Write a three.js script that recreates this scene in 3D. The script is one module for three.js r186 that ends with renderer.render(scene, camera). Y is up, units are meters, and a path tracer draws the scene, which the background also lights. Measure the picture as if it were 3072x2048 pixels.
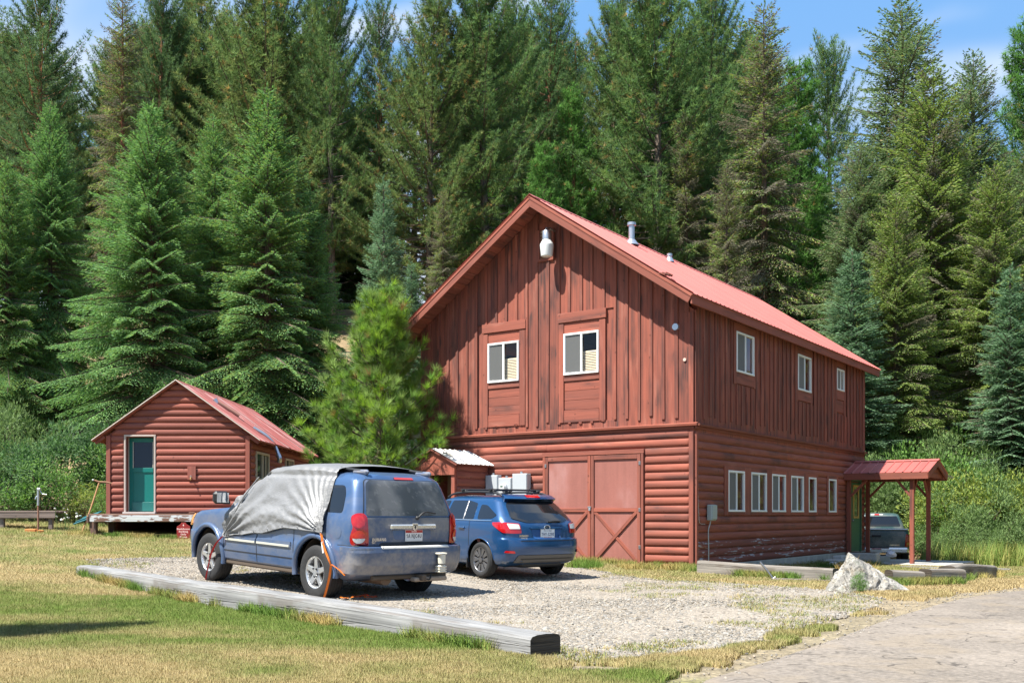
import * as THREE from 'three';
import { mergeGeometries, mergeVertices, toCreasedNormals } from 'three/addons/utils/BufferGeometryUtils.js';
import { FontLoader } from 'three/addons/loaders/FontLoader.js';
import { TextGeometry } from 'three/addons/geometries/TextGeometry.js';
import { Brush, Evaluator, SUBTRACTION } from 'three-bvh-csg';

// ---------------------------------------------------------------- camera, sky, sun, exposure
const FPX = 3070, HZ = 1543, CAMY = 1.2;                 // focal length and horizon in photo pixels (3072 x 2048)
const scene = new THREE.Scene();
const camera = new THREE.PerspectiveCamera(2 * Math.atan(1024 / FPX) * 180 / Math.PI, 3072 / 2048, 0.1, 900);
camera.position.set(0, CAMY, 0);
camera.lookAt(0, CAMY, -10);
camera.setViewOffset(3072, 2048, 0, 1024 - HZ, 3072, 2048);
camera.updateProjectionMatrix();
const SUNDIR = new THREE.Vector3(-0.437, 0.857, 0.273).normalize();
const sun = new THREE.DirectionalLight(new THREE.Color(1, 0.955, 0.86), 5.0);
sun.name = 'sun';
sun.position.copy(SUNDIR).multiplyScalar(120);
sun.target.position.set(0, 0, -20);
sun.position.add(sun.target.position);
sun.castShadow = true;
sun.shadow.radius = 1;
sun.shadow.mapSize.set(4096, 4096);
Object.assign(sun.shadow.camera, { left: -50, right: 50, top: 50, bottom: -50, near: 1, far: 300 });
scene.add(sun, sun.target);
const renderer = new THREE.WebGLRenderer({ antialias: true });
renderer.toneMapping = THREE.LinearToneMapping;
renderer.toneMappingExposure = 2.25;
renderer.shadowMap.enabled = true;

// ---------------------------------------------------------------- noise and random numbers
function rng(seed) { let s = seed | 0; return () => { s = (s + 0x6d2b79f5) | 0; let t = Math.imul(s ^ (s >>> 15), 1 | s); t = (t + Math.imul(t ^ (t >>> 7), 61 | t)) ^ t; return ((t ^ (t >>> 14)) >>> 0) / 4294967296; }; }
const R = rng(7);
const rr = (a, b, r = R) => a + (b - a) * r();
const pick = (a, r = R) => a[Math.floor(r() * a.length)];
const clamp = (x, a = 0, b = 1) => Math.min(b, Math.max(a, x));
const lerp = (a, b, t) => a + (b - a) * t;
const sstep = (a, b, x) => { const t = clamp((x - a) / (b - a)); return t * t * (3 - 2 * t); };
function hash2(x, y, s) { let h = Math.imul(x, 374761393) ^ Math.imul(y, 668265263) ^ Math.imul(s + 1, 1442695041); h = Math.imul(h ^ (h >>> 13), 1274126177); return ((h ^ (h >>> 16)) >>> 0) / 4294967296; }
function vnoise(x, y, s = 0, px = 0, py = 0) {
  const xi = Math.floor(x), yi = Math.floor(y), fx = x - xi, fy = y - yi, u = fx * fx * (3 - 2 * fx), v = fy * fy * (3 - 2 * fy);
  const w = (a, p) => p ? ((a % p) + p) % p : a;
  const a = hash2(w(xi, px), w(yi, py), s), b = hash2(w(xi + 1, px), w(yi, py), s), c = hash2(w(xi, px), w(yi + 1, py), s), d = hash2(w(xi + 1, px), w(yi + 1, py), s);
  return lerp(lerp(a, b, u), lerp(c, d, u), v);
}
function fbm(x, y, s = 0, o = 4, px = 0, py = 0) { let t = 0, a = 0.5, n = 0; for (let i = 0; i < o; i++) { t += a * vnoise(x, y, s + i * 17, px, py); n += a; a *= 0.5; x *= 2; y *= 2; px *= 2; py *= 2; } return t / n; }

// ---------------------------------------------------------------- sky: clear blue with thin cirrus
{
  const W = 1024, H = 512, data = new Float32Array(W * H * 4);
  for (let j = 0; j < H; j++) for (let i = 0; i < W; i++) {
    const el = ((j + 0.5) / H - 0.5) * Math.PI, az = ((i + 0.5) / W - 0.5) * 2 * Math.PI;
    const up = Math.max(0, Math.sin(el)), o = (j * W + i) * 4;
    const t = Math.pow(up, 0.5);
    let r = lerp(0.235, 0.042, t), g = lerp(0.345, 0.172, t), b = lerp(0.46, 0.42, t);
    if (up > 0.01) {
      const x = Math.cos(az) * Math.cos(el), z = Math.sin(az) * Math.cos(el), k = 1 / (up + 0.12);
      const cx = x * k, cz = z * k;
      const wx = fbm(cx * 1.3 + 5, cz * 1.3, 90, 4) * 1.2;
      const s = fbm((cx * 0.86 + cz * 0.5) * 1.1 + wx, (cz * 0.86 - cx * 0.5) * 4.6 + wx * 1.6, 40, 6);
      const m = sstep(0.40, 0.68, s) * sstep(0.28, 0.55, fbm(cx * 0.9, cz * 0.9, 71, 3)) * sstep(0.02, 0.15, up) * 0.75;
      r = lerp(r, 0.50, m); g = lerp(g, 0.52, m); b = lerp(b, 0.55, m);
    }
    if (el < 0) { r *= 0.6; g *= 0.6; b *= 0.55; }
    data[o] = r; data[o + 1] = g; data[o + 2] = b; data[o + 3] = 1;
  }
  const sky = new THREE.DataTexture(data, W, H, THREE.RGBAFormat, THREE.FloatType);
  sky.mapping = THREE.EquirectangularReflectionMapping;
  sky.magFilter = THREE.LinearFilter;
  sky.needsUpdate = true;
  scene.background = sky;
  scene.environment = sky;
}

// ---------------------------------------------------------------- helpers: names, things, parts
const used = {};
function uname(n) { const k = used[n] = (used[n] ?? -1) + 1; return k ? n + '_' + String(k).padStart(3, '0') : n; }
function tag(o, label, category, group, kind) { o.userData = { ...o.userData, label }; if (category) o.userData.category = category; if (group) o.userData.group = group; if (kind) o.userData.kind = kind; return o; }
function shadows(o) { o.castShadow = true; o.receiveShadow = true; return o; }
function thing(name, label, category, pos = [0, 0, 0], turn = 0, group) { const g = new THREE.Group(); g.name = uname(name); g.position.set(...pos); g.rotation.y = turn; scene.add(g); return tag(g, label, category, group); }
function structure(name, geo, mat, label) { const m = shadows(new THREE.Mesh(geo, mat)); m.name = name; m.userData = { kind: 'structure', label }; scene.add(m); return m; }
function P(name, geo, mat, parent, pos, rot) { const m = shadows(new THREE.Mesh(geo, mat)); m.name = parent === scene ? uname(name) : name; if (pos) m.position.set(...pos); if (rot) m.rotation.set(...rot); parent.add(m); return m; }
function G(name, parent, pos, rot) { const g = new THREE.Group(); g.name = name; if (pos) g.position.set(...pos); if (rot) g.rotation.set(...rot); parent.add(g); return g; }

// chamfered box with uv in metres; the grain of a texture (its v) runs along axis ax
function cb(w, h, d, b = 0.004, ax = 'y', jit = 0) {
  const X = w / 2, Y = h / 2, Z = d / 2; b = Math.min(b, X * 0.8, Y * 0.8, Z * 0.8);
  const pos = [], nor = [], uv = [], uo = R() * 7, vo = R() * 7;
  const jx = {}; const J = (k) => jit ? (jx[k] ??= [(R() - 0.5) * jit, (R() - 0.5) * jit, (R() - 0.5) * jit]) : [0, 0, 0];
  const c = (sx, sy, sz, f) => { const j = J(sx + ',' + sy + ',' + sz); return [sx * (f === 0 ? X : X - b) + j[0], sy * (f === 1 ? Y : Y - b) + j[1], sz * (f === 2 ? Z : Z - b) + j[2]]; };
  const A = ax === 'x' ? 0 : ax === 'y' ? 1 : 2;
  const poly = (p) => {
    const e = [0, 1, 2].map((i) => p[1][i] - p[0][i]), f = [0, 1, 2].map((i) => p[2][i] - p[0][i]);
    let n = [e[1] * f[2] - e[2] * f[1], e[2] * f[0] - e[0] * f[2], e[0] * f[1] - e[1] * f[0]];
    const l = Math.hypot(...n) || 1; n = n.map((q) => q / l);
    const m = [0, 1, 2].map((i) => p.reduce((s, q) => s + q[i], 0));
    if (n[0] * m[0] + n[1] * m[1] + n[2] * m[2] < 0) { p.reverse(); n = n.map((q) => -q); }
    const D = n.map(Math.abs), dom = D[0] >= D[1] && D[0] >= D[2] ? 0 : D[1] >= D[2] ? 1 : 2;
    const vA = dom === A ? (A + 1) % 3 : A, uA = 3 - dom - vA;
    for (let i = 1; i + 1 < p.length; i++) for (const q of [p[0], p[i], p[i + 1]]) { pos.push(...q); nor.push(...n); uv.push(q[uA] + uo + dom * 0.31, q[vA] + vo); }
  };
  for (const s of [-1, 1]) {
    poly([c(s, -1, -1, 0), c(s, 1, -1, 0), c(s, 1, 1, 0), c(s, -1, 1, 0)]);
    poly([c(-1, s, -1, 1), c(1, s, -1, 1), c(1, s, 1, 1), c(-1, s, 1, 1)]);
    poly([c(-1, -1, s, 2), c(1, -1, s, 2), c(1, 1, s, 2), c(-1, 1, s, 2)]);
    for (const t of [-1, 1]) {
      poly([c(s, t, -1, 0), c(s, t, 1, 0), c(s, t, 1, 1), c(s, t, -1, 1)]);
      poly([c(s, -1, t, 0), c(s, 1, t, 0), c(s, 1, t, 2), c(s, -1, t, 2)]);
      poly([c(-1, s, t, 1), c(1, s, t, 1), c(1, s, t, 2), c(-1, s, t, 2)]);
      for (const q of [-1, 1]) poly([c(s, t, q, 0), c(s, t, q, 1), c(s, t, q, 2)]);
    }
  }
  const g = new THREE.BufferGeometry();
  g.setAttribute('position', new THREE.Float32BufferAttribute(pos, 3)); g.setAttribute('normal', new THREE.Float32BufferAttribute(nor, 3)); g.setAttribute('uv', new THREE.Float32BufferAttribute(uv, 2));
  return g;
}
function B(name, w, h, d, mat, parent, x, y, z, o = {}) { return P(name, cb(w, h, d, o.b, o.ax ?? (w >= h && w >= d ? 'x' : h >= d ? 'y' : 'z'), o.jit), mat, parent, [x, y, z], o.r); }
// world uv from positions on the two axes that fit each face
function boxUV(g, ax = 'y') {
  g = g.index ? g.toNonIndexed() : g;
  const p = g.attributes.position, n = g.attributes.normal, uv = new Float32Array(p.count * 2), A = 'xyz'.indexOf(ax);
  for (let i = 0; i < p.count; i += 3) {
    const N = [0, 0, 0]; for (let k = 0; k < 3; k++) { N[0] += Math.abs(n.getX(i + k)); N[1] += Math.abs(n.getY(i + k)); N[2] += Math.abs(n.getZ(i + k)); }
    const dom = N[0] >= N[1] && N[0] >= N[2] ? 0 : N[1] >= N[2] ? 1 : 2, vA = dom === A ? (A + 1) % 3 : A, uA = 3 - dom - vA;
    for (let k = 0; k < 3; k++) { uv[(i + k) * 2] = p.getComponent(i + k, uA); uv[(i + k) * 2 + 1] = p.getComponent(i + k, vA); }
  }
  g.setAttribute('uv', new THREE.BufferAttribute(uv, 2)); return g;
}
function grid(nu, nv, f, closeU = false) {     // f(u, v) -> [x, y, z, (uu, vv)]
  const pos = [], uv = [], idx = [];
  for (let j = 0; j <= nv; j++) for (let i = 0; i <= nu; i++) { const q = f(i / nu, j / nv); pos.push(q[0], q[1], q[2]); uv.push(q[3] ?? i / nu, q[4] ?? j / nv); }
  for (let j = 0; j < nv; j++) for (let i = 0; i < nu; i++) { const a = j * (nu + 1) + i, b = a + 1, c = a + nu + 1, d = c + 1; idx.push(a, b, d, a, d, c); }
  const g = new THREE.BufferGeometry();
  g.setAttribute('position', new THREE.Float32BufferAttribute(pos, 3)); g.setAttribute('uv', new THREE.Float32BufferAttribute(uv, 2)); g.setIndex(idx); g.computeVertexNormals(); return g;
}
function cyl(r0, r1, h, n = 12) { return new THREE.CylinderGeometry(r1, r0, h, n); }
function tube(pts, r, n = 6, seg) { return new THREE.TubeGeometry(new THREE.CatmullRomCurve3(pts.map((p) => new THREE.Vector3(...p))), seg ?? pts.length * 5, r, n); }
function barBetween(a, b, w, d, ax = 'y') {    // board from a to b: geometry along y, plus the matrix that puts it there
  const A = new THREE.Vector3(...a), Bv = new THREE.Vector3(...b), L = A.distanceTo(Bv), g = cb(w, L, d, 0.004, 'y');
  const q = new THREE.Quaternion().setFromUnitVectors(new THREE.Vector3(0, 1, 0), Bv.clone().sub(A).normalize());
  g.applyMatrix4(new THREE.Matrix4().compose(A.add(Bv).multiplyScalar(0.5), q, new THREE.Vector3(1, 1, 1))); return g;
}

// ---------------------------------------------------------------- textures and materials
const toS = (x) => { x = clamp(x); return Math.round(255 * (x <= 0.0031308 ? 12.92 * x : 1.055 * Math.pow(x, 1 / 2.4) - 0.055)); };
function tex(W, H, f, { rep = [1, 1], data = false } = {}) {      // f(u, v) -> linear [r, g, b] or one value
  const a = new Uint8Array(W * H * 4);
  for (let j = 0; j < H; j++) for (let i = 0; i < W; i++) {
    let c = f((i + 0.5) / W, (j + 0.5) / H), o = (j * W + i) * 4; if (typeof c === 'number') c = [c, c, c];
    for (let k = 0; k < 3; k++) a[o + k] = data ? Math.round(255 * clamp(c[k])) : toS(c[k]); a[o + 3] = 255;
  }
  const t = new THREE.DataTexture(a, W, H); t.wrapS = t.wrapT = THREE.RepeatWrapping; t.magFilter = THREE.LinearFilter; t.minFilter = THREE.LinearMipmapLinearFilter;
  if (!data) t.colorSpace = THREE.SRGBColorSpace; t.repeat.set(...rep); t.needsUpdate = true; return t;
}
function mix3(a, b, t) { return [lerp(a[0], b[0], t), lerp(a[1], b[1], t), lerp(a[2], b[2], t)]; }
function std(c, rough = 0.8, o = {}) { const col = Array.isArray(c) ? new THREE.Color().setRGB(...c) : new THREE.Color(c); return new THREE.MeshStandardMaterial({ color: col, roughness: rough, ...o }); }
function phys(c, rough, o = {}) { const col = Array.isArray(c) ? new THREE.Color().setRGB(...c) : new THREE.Color(c); return new THREE.MeshPhysicalMaterial({ color: col, roughness: rough, ...o }); }

// stained wood: streaky grain along v, weathered dark patches, knots
function woodTex(stain, dark, pale, wear, seed, W = 512, H = 1024) {
  const knots = []; const kr = rng(seed * 31 + 3); for (let i = 0; i < 14; i++) knots.push([kr(), kr(), 0.006 + kr() * 0.01]);
  return tex(W, H, (u, v) => {
    const g = fbm(u * 48, v * 3, seed, 4, 48, 3), f = fbm(u * 190, v * 8, seed + 5, 2, 190, 8), big = fbm(u * 7, v * 5, seed + 9, 4, 7, 5), st = fbm(u * 26, v * 2, seed + 21, 3, 26, 2);
    let w = sstep(0.60 - 0.3 * wear, 0.85, st * 0.55 + big * 0.45) * (0.4 + 0.6 * wear);
    w = clamp(w + 0.5 * wear * sstep(0.55, 0.75, big) * sstep(0.45, 0.62, g));
    let c = mix3(stain, dark, w), p = sstep(0.62, 0.8, fbm(u * 16, v * 4, seed + 33, 4, 16, 4)) * 0.45; c = mix3(c, pale, p * (1 - w));
    let m = 0.74 + 0.34 * g + 0.22 * (f - 0.5);
    for (const [ku, kv, kr2] of knots) { const du = Math.min(Math.abs(u - ku), 1 - Math.abs(u - ku)), dv = Math.min(Math.abs(v - kv), 1 - Math.abs(v - kv)) * 2; const q = Math.hypot(du, dv * 0.9) / kr2; if (q < 1.6) m *= lerp(0.55, 1, sstep(0.5, 1.6, q)); }
    return c.map((x) => x * m);
  }, { rep: [0.7, 0.35] });
}
const grainBump = tex(512, 512, (u, v) => 0.5 + 0.6 * (fbm(u * 64, v * 3, 61, 4, 64, 3) - 0.5) + 0.3 * (fbm(u * 8, v * 4, 62, 3, 8, 4) - 0.5), { data: true, rep: [0.8, 0.4] });
const barnTexA = woodTex([0.285, 0.078, 0.049], [0.075, 0.032, 0.027], [0.38, 0.15, 0.105], 0.95, 11);
const barnTexB = woodTex([0.295, 0.083, 0.053], [0.10, 0.04, 0.033], [0.37, 0.14, 0.098], 0.55, 12);
const wood = (map, tint, o = {}) => std(tint, 0.82, { map, bumpMap: grainBump, bumpScale: 0.0025, ...o });
const tints = (map, base = 1) => [[1, 1, 1], [0.88, 0.9, 0.92], [1.1, 1.06, 1.02], [0.97, 1.02, 1.05], [0.8, 0.82, 0.84]].map((t) => wood(map, t.map((x) => x * base)));
const barnBoards = tints(barnTexA), barnLogs = tints(barnTexB);
const trimMats = tints(barnTexB, 1.02);
const plainWood = std([0.34, 0.24, 0.15], 0.9);
const whiteVinyl = std([0.78, 0.79, 0.79], 0.45);
const glass = phys([1, 1, 1], 0.02, { transmission: 1, thickness: 0, ior: 1.5 });
const screenMat = phys([0.16, 0.165, 0.165], 0.9, { transmission: 0.45, thickness: 0 });
const blindMat = std([0.62, 0.52, 0.36], 0.7);
const curtainMat = std([0.6, 0.6, 0.58], 0.9);
const galv = std([0.55, 0.57, 0.6], 0.35, { metalness: 0.85 });
const steel = std([0.3, 0.3, 0.31], 0.45, { metalness: 0.9 });
const concreteTex = tex(256, 256, (u, v) => { const n = fbm(u * 10, v * 10, 5, 5, 10, 10), f = fbm(u * 90, v * 90, 6, 2, 90, 90); const m = 0.30 + 0.16 * n + 0.1 * (f - 0.5); return [m, m * 0.98, m * 0.93]; }, { rep: [0.6, 0.6] });
const concrete = std([1, 1, 1], 0.92, { map: concreteTex });
// ---------------------------------------------------------------- terrain
function hgt(x, z) {
  const q = (x + 2.75) * -0.62 + (z + 14.4) * -0.78, qs = 0.5 * (q + Math.sqrt(q * q + 1.2));
  let qq = Math.min(qs, 22);
  let h = 0.036 * qq + 0.0009 * qq * qq;
  const right = sstep(3, 10, x) ;
  h *= 1 - right;
  h += -0.42 * sstep(7, 14, x) * sstep(-24, -35, z) * (1 - sstep(-37, -44, z)); h += -0.15 * sstep(4, 6.2, x) * sstep(-18.3, -21, z) * (1 - sstep(-30, -33, z) * 0);
  const zb = lerp(35.5, 38.5, sstep(-6, 6, x)) + 1.0 * sstep(10, 20, x), s = Math.max(0, -z - zb - 1.2 * Math.sin(x * 0.21));
  const slope = lerp(0.55, 0.42, sstep(0, 22, x)), top = lerp(23, 16, sstep(4, 26, x));
  const hill = top * (1 - Math.exp(-(s * s) / (s + 2.5) * slope / top * 1.15));
  h += hill + (s > 0 ? 0.35 * (fbm(x * 0.25, z * 0.25, 3, 3) - 0.5) * Math.min(1, s / 3) : 0);
  return h;
}
const at = (px, d, lift = 0) => { const x = (px - 1536) / FPX * d; return [x, hgt(x, -d) + lift, -d]; };   // a photo column at a distance, on the ground

const ROADEDGE = [[-0.9, 3], [-0.1, -3], [0.55, -6], [1.15, -7.58], [1.99, -8.73], [2.85, -10.0], [4.11, -11.96], [5.5, -13.9], [6.41, -15.06], [7.46, -16.1], [8.6, -16.95], [11.5, -18.6], [17, -20.6], [30, -23]];
const roadDist = (x, z) => { let b = 99; for (let i = 1; i < ROADEDGE.length; i++) { const [ax, az] = ROADEDGE[i - 1], [bx, bz] = ROADEDGE[i], t = clamp(((x - ax) * (bx - ax) + (z - az) * (bz - az)) / ((bx - ax) ** 2 + (bz - az) ** 2)); b = Math.min(b, Math.hypot(x - lerp(ax, bx, t), z - lerp(az, bz, t))); } return b; };
const verge = (x, z) => z < -7.6 && x > 0.2 ? 1 - sstep(0.9, 1.7, roadDist(x, z)) : 0;
const dry = (x, z) => {        // how straw-coloured the lawn is
  const d = -z, n = fbm(x * 0.55 + 3, z * 0.8, 201, 4), f = fbm(x * 2.2, z * 2.8, 202, 3);
  let t = 0.5;
  t = lerp(0.9, 0.22, sstep(8.3, 9.5, d)); t = lerp(t, 0.85, sstep(12.4, 14.0, d + 0.15 * x)); t = lerp(t, 0.62, sstep(17, 20, d));
  const tim = Math.abs((x - 0.12) * 0.76 - (z + 8.47) * 0.65); if (d < 14) t -= 0.45 * (1 - sstep(0.2, 1.4, tim));
  return clamp(t + (n - 0.5) * 1.15 + (f - 0.5) * 0.7);
};
const gNoise = tex(1024, 1024, (u, v) => {
  const a = fbm(u * 24, v * 24, 300, 5, 24, 24), f = fbm(u * 160, v * 160, 310, 3, 160, 160), m = 0.62 + 0.5 * (a - 0.5) + 0.75 * (f - 0.5);
  return [m * 1.0, m, m * 0.97];
}, { rep: [0.25, 0.25] });
const gBump = tex(512, 512, (u, v) => fbm(u * 40, v * 40, 320, 5, 40, 40), { data: true, rep: [0.4, 0.4] });
const groundMat = std([1, 1, 1], 0.95, { map: gNoise, bumpMap: gBump, bumpScale: 0.03, vertexColors: true });
{
  const xs = [], zs = [];
  for (let x = -150; x < -24; x += 6) xs.push(x); for (let x = -24; x < 26; x += 0.4) xs.push(x); for (let x = 26; x <= 160; x += 6) xs.push(x);
  for (let z = 40; z > 2; z -= 4) zs.push(z); for (let z = 2; z > -48; z -= 0.4) zs.push(z); for (let z = -48; z >= -260; z -= 4) zs.push(z);
  const pos = [], uv = [], col = [], idx = [];
  for (const z of zs) for (const x of xs) {
    const h = hgt(x, z); pos.push(x, h, z); uv.push(x, z);
    const forest = sstep(-29, -34, z - 0.25 * Math.max(0, x)), t = dry(x, z);
    let c = mix3([0.10, 0.125, 0.03], [0.33, 0.26, 0.12], t); c = mix3(c, mix3([0.20, 0.14, 0.075], [0.34, 0.25, 0.14], fbm(x * 0.3, z * 0.3, 77, 3)), forest);
    const vg = Math.abs(x) < 20 && z > -26 && z < 0 ? verge(x, z) : 0; c = mix3(c, [0.27, 0.215, 0.15], vg * 0.85); col.push(...c.map((q) => q * 1.35));
  }
  const n = xs.length;
  for (let j = 0; j + 1 < zs.length; j++) for (let i = 0; i + 1 < n; i++) { const a = j * n + i; idx.push(a, a + 1, a + n + 1, a, a + n + 1, a + n); }
  const g = new THREE.BufferGeometry();
  g.setAttribute('position', new THREE.Float32BufferAttribute(pos, 3)); g.setAttribute('uv', new THREE.Float32BufferAttribute(uv, 2)); g.setAttribute('color', new THREE.Float32BufferAttribute(col, 3)); g.setIndex(idx); g.computeVertexNormals();
  structure('ground', g, groundMat, 'dry lawn and brown wooded hillside rising behind the buildings');
}
// polylines in plan [x, z]
function along(pts, t) { const L = []; let s = 0; for (let i = 1; i < pts.length; i++) { s += Math.hypot(pts[i][0] - pts[i - 1][0], pts[i][1] - pts[i - 1][1]); L.push(s); } let q = t * s, k = 0; while (k < L.length - 1 && L[k] < q) k++; const a = k ? L[k - 1] : 0, f = (q - a) / (L[k] - a); return [lerp(pts[k][0], pts[k + 1][0], f), lerp(pts[k][1], pts[k + 1][1], f)]; }
const LOTNEAR = [[-7.6, -18.6], [-6.9, -16.9], [-5.5, -15.0], [-3.6, -12.75], [-1.8, -10.6], [0.15, -8.6], [0.7, -8.1], [1.25, -8.55], [2.0, -9.2], [2.85, -10.35], [4.1, -12.3], [5.0, -13.75], [5.35, -14.6]];
const LOTFAR = [[-8.3, -19.4], [-7.8, -20.2], [-5.9, -21.6], [-3.6, -23.8], [-1.2, -23.4], [0.4, -22.4], [1.4, -21.4], [2.1, -19.4], [2.7, -18.3], [3.7, -17.9], [4.3, -17.0], [4.8, -16.3], [5.2, -15.5]];
const asphTex = tex(1024, 1024, (u, v) => {
  const a = fbm(u * 6, v * 6, 400, 5, 6, 6), f = fbm(u * 220, v * 220, 410, 2, 220, 220), d = fbm(u * 14, v * 14, 420, 4, 14, 14);
  const cr = Math.abs(fbm(u * 5, v * 5, 430, 5, 5, 5) - 0.5), cr2 = Math.abs(fbm(u * 9, v * 9, 440, 4, 9, 9) - 0.5);
  let m = 0.165 + 0.12 * (a - 0.5) + 0.11 * (f - 0.5); m *= 1.08; let c = [m * 1.18, m * 1.0, m * 0.83];
  c = mix3(c, [0.25, 0.2, 0.145], sstep(0.5, 0.72, d) * 0.45);
  const k = 0.9 * Math.max(1 - sstep(0.0012, 0.005, cr), 0.7 * (1 - sstep(0.001, 0.004, cr2)) * sstep(0.5, 0.6, a)); const sp = sstep(0.74, 0.8, fbm(u * 70, v * 70, 460, 2, 70, 70)); return mix3(mix3(c, [0.09, 0.075, 0.06], sp * 0.6), [0.05, 0.042, 0.035], k * 0.85);
}, { rep: [0.16, 0.16] });
const asphBump = tex(512, 512, (u, v) => fbm(u * 120, v * 120, 450, 3, 120, 120), { data: true, rep: [0.5, 0.5] });
const asphMat = std([1, 1, 1], 0.93, { map: asphTex, bumpMap: asphBump, bumpScale: 0.006 });
structure('asphalt_road', grid(240, 48, (u, v) => {
  const p = along(ROADEDGE, u), q = along(ROADEDGE, Math.min(1, u + 0.002)), p0 = along(ROADEDGE, Math.max(0, u - 0.002)); let tx = q[0] - p0[0], tz = q[1] - p0[1]; const l = Math.hypot(tx, tz); tx /= l; tz /= l;
  const w = v * 9 + (v === 0 ? 0.22 * (fbm(u * 55, 3, 500, 4) - 0.5) * 2 : 0), x = p[0] - tz * w, z = p[1] + tx * w;
  return [x, hgt(x, z) - 0.03 + 0.05 * sstep(0, 0.06, v) + 0.02 * sstep(0, 0.25, v), z, x, z];
}), asphMat, 'worn grey asphalt lane with fine cracks');
const gravTex = tex(1024, 1024, (u, v) => {
  const a = fbm(u * 8, v * 8, 600, 4, 8, 8), f = vnoise(u * 150, v * 150, 610, 150, 150), f2 = fbm(u * 300, v * 300, 620, 2, 300, 300);
  const m = 0.30 + 0.14 * (a - 0.5) + 0.26 * (f - 0.5) + 0.2 * (f2 - 0.5); return [m * 0.92, m * 0.79, m * 0.64];
}, { rep: [0.3, 0.3] });
const gravBump = tex(512, 512, (u, v) => 0.6 * vnoise(u * 64, v * 64, 640, 64, 64) + 0.4 * vnoise(u * 128, v * 128, 650, 128, 128), { data: true, rep: [0.7, 0.7] });
const gravMat = std([1, 1, 1], 0.95, { map: gravTex, bumpMap: gravBump, bumpScale: 0.02 });
const lotPoint = (u, v) => { const a = along(LOTNEAR, u), b = along(LOTFAR, u); return [lerp(a[0], b[0], v), lerp(a[1], b[1], v)]; };
structure('gravel_lot', grid(120, 70, (u, v) => {
  let [x, z] = lotPoint(u, v); const e = (v === 0 || v === 1 || u === 0 || u === 1) ? 1 : 0;
  x += e * 0.5 * (fbm(u * 30, v * 9 + 4, 660, 3) - 0.5); z += e * 0.5 * (fbm(u * 30 + 7, v * 9, 670, 3) - 0.5);
  return [x, hgt(x, z) - 0.03 + 0.046 * sstep(0, 0.05, Math.min(v, 1 - v, u, 1 - u)) + 0.03 * (fbm(x * 0.8, z * 0.8, 680, 3) - 0.5) * Math.min(1, 12 * Math.min(v, 1 - v, u, 1 - u)), z, x, z];
}), gravMat, 'pale crushed gravel parking lot before the red barn');
// ---------------------------------------------------------------- half-round log siding
// a log along x from 0 to len; kl / kr lean the ends in by that many metres per metre of height
function logGeo(len, pitch, bulge, kl = 0, kr = 0, tl = 1, tr = 1) {
  const NP = 7, st = [];
  const e = Math.min(0.06, len * 0.2);
  if (tl) st.push([0, 0.35], [e * 0.3, 0.8]); st.push([tl ? e : 0, 1]); st.push([len - (tr ? e : 0), 1]); if (tr) st.push([len - e * 0.3, 0.8], [len, 0.35]);
  const uo = R() * 7, vo = R() * 7, wob = [0, 0, 0, 0, 0, 0].map(() => (R() - 0.5) * 0.004);
  const pos = [], uv = [], idx = [];
  st.forEach(([x, s], i) => { for (let k = 0; k <= NP; k++) {
    const a = k / NP, y = pitch * a, xx = lerp(y * kl, len - y * kr, x / len), zz = k === 0 || k === NP ? -0.004 : bulge * s * Math.pow(Math.sin(Math.PI * a), 0.5) + wob[i % 6] * s;
    pos.push(xx, y, zz); uv.push(y + zz * 0.8 + uo, xx + vo);
  } });
  const N = NP + 1; for (let i = 0; i + 1 < st.length; i++) for (let k = 0; k < NP; k++) { const a = i * N + k; idx.push(a, a + N, a + N + 1, a, a + N + 1, a + 1); }
  for (const [b, f] of [[0, 1], [(st.length - 1) * N, 0]]) for (let k = 1; k + 1 < N; k++) f ? idx.push(b, b + k, b + k + 1) : idx.push(b, b + k + 1, b + k);
  const g = new THREE.BufferGeometry(); g.setAttribute('position', new THREE.Float32BufferAttribute(pos, 3)); g.setAttribute('uv', new THREE.Float32BufferAttribute(uv, 2)); g.setIndex(idx);
  return toCreasedNormals(g, 1.1);
}
// rows of logs on the plane z = 0 of a parent, from x0 to x1, left out where there are openings; gable = x-range at a height
function logWall(parent, x0, x1, y0, rows, pitch, bulge, holes, mats, o = {}) {
  for (let r = 0; r < rows; r++) {
    const ya = y0 + r * pitch, ym = ya + pitch * 0.5; let seg = [[x0, x1, 0, 0]];
    if (o.gable) { const a = o.gable(ya), b = o.gable(ya + pitch * 0.98); if (a[1] - a[0] < 0.25) continue; const yl = Math.max(0, (b[0] - a[0]) / pitch), yr = Math.max(0, (a[1] - b[1]) / pitch); seg = [[Math.max(x0, a[0]), Math.min(x1, a[1]), a[0] > x0 || b[0] > x0 ? yl : 0, a[1] < x1 || b[1] < x1 ? yr : 0]]; }
    for (const h of holes) if (ym > h.y0 && ym < h.y1) seg = seg.flatMap(([a, b, kl, kr]) => h.x1 <= a || h.x0 >= b ? [[a, b, kl, kr]] : [[a, h.x0, kl, 0], [h.x1, b, 0, kr]].filter((q) => q[1] - q[0] > 0.04));
    if (o.split) seg = seg.flatMap(([a, b, kl, kr]) => { if (b - a < 2.2 || R() > o.split) return [[a, b, kl, kr]]; const m = a + (b - a) * rr(0.3, 0.7); return [[a, m - 0.001, kl, 0, 0], [m + 0.001, b, 0, kr, 1]]; });
    for (const [a, b, kl, kr, j] of seg) P('log', logGeo(b - a, pitch, bulge * rr(0.92, 1.06), kl, kr, j === 1 || kl ? 0 : 1, j === 0 || kr ? 0 : 1), o.flake && r < o.flake && b > 3 ? flaky[0] : pick(mats), parent, [a, ya, 0]);
  }
}
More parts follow.
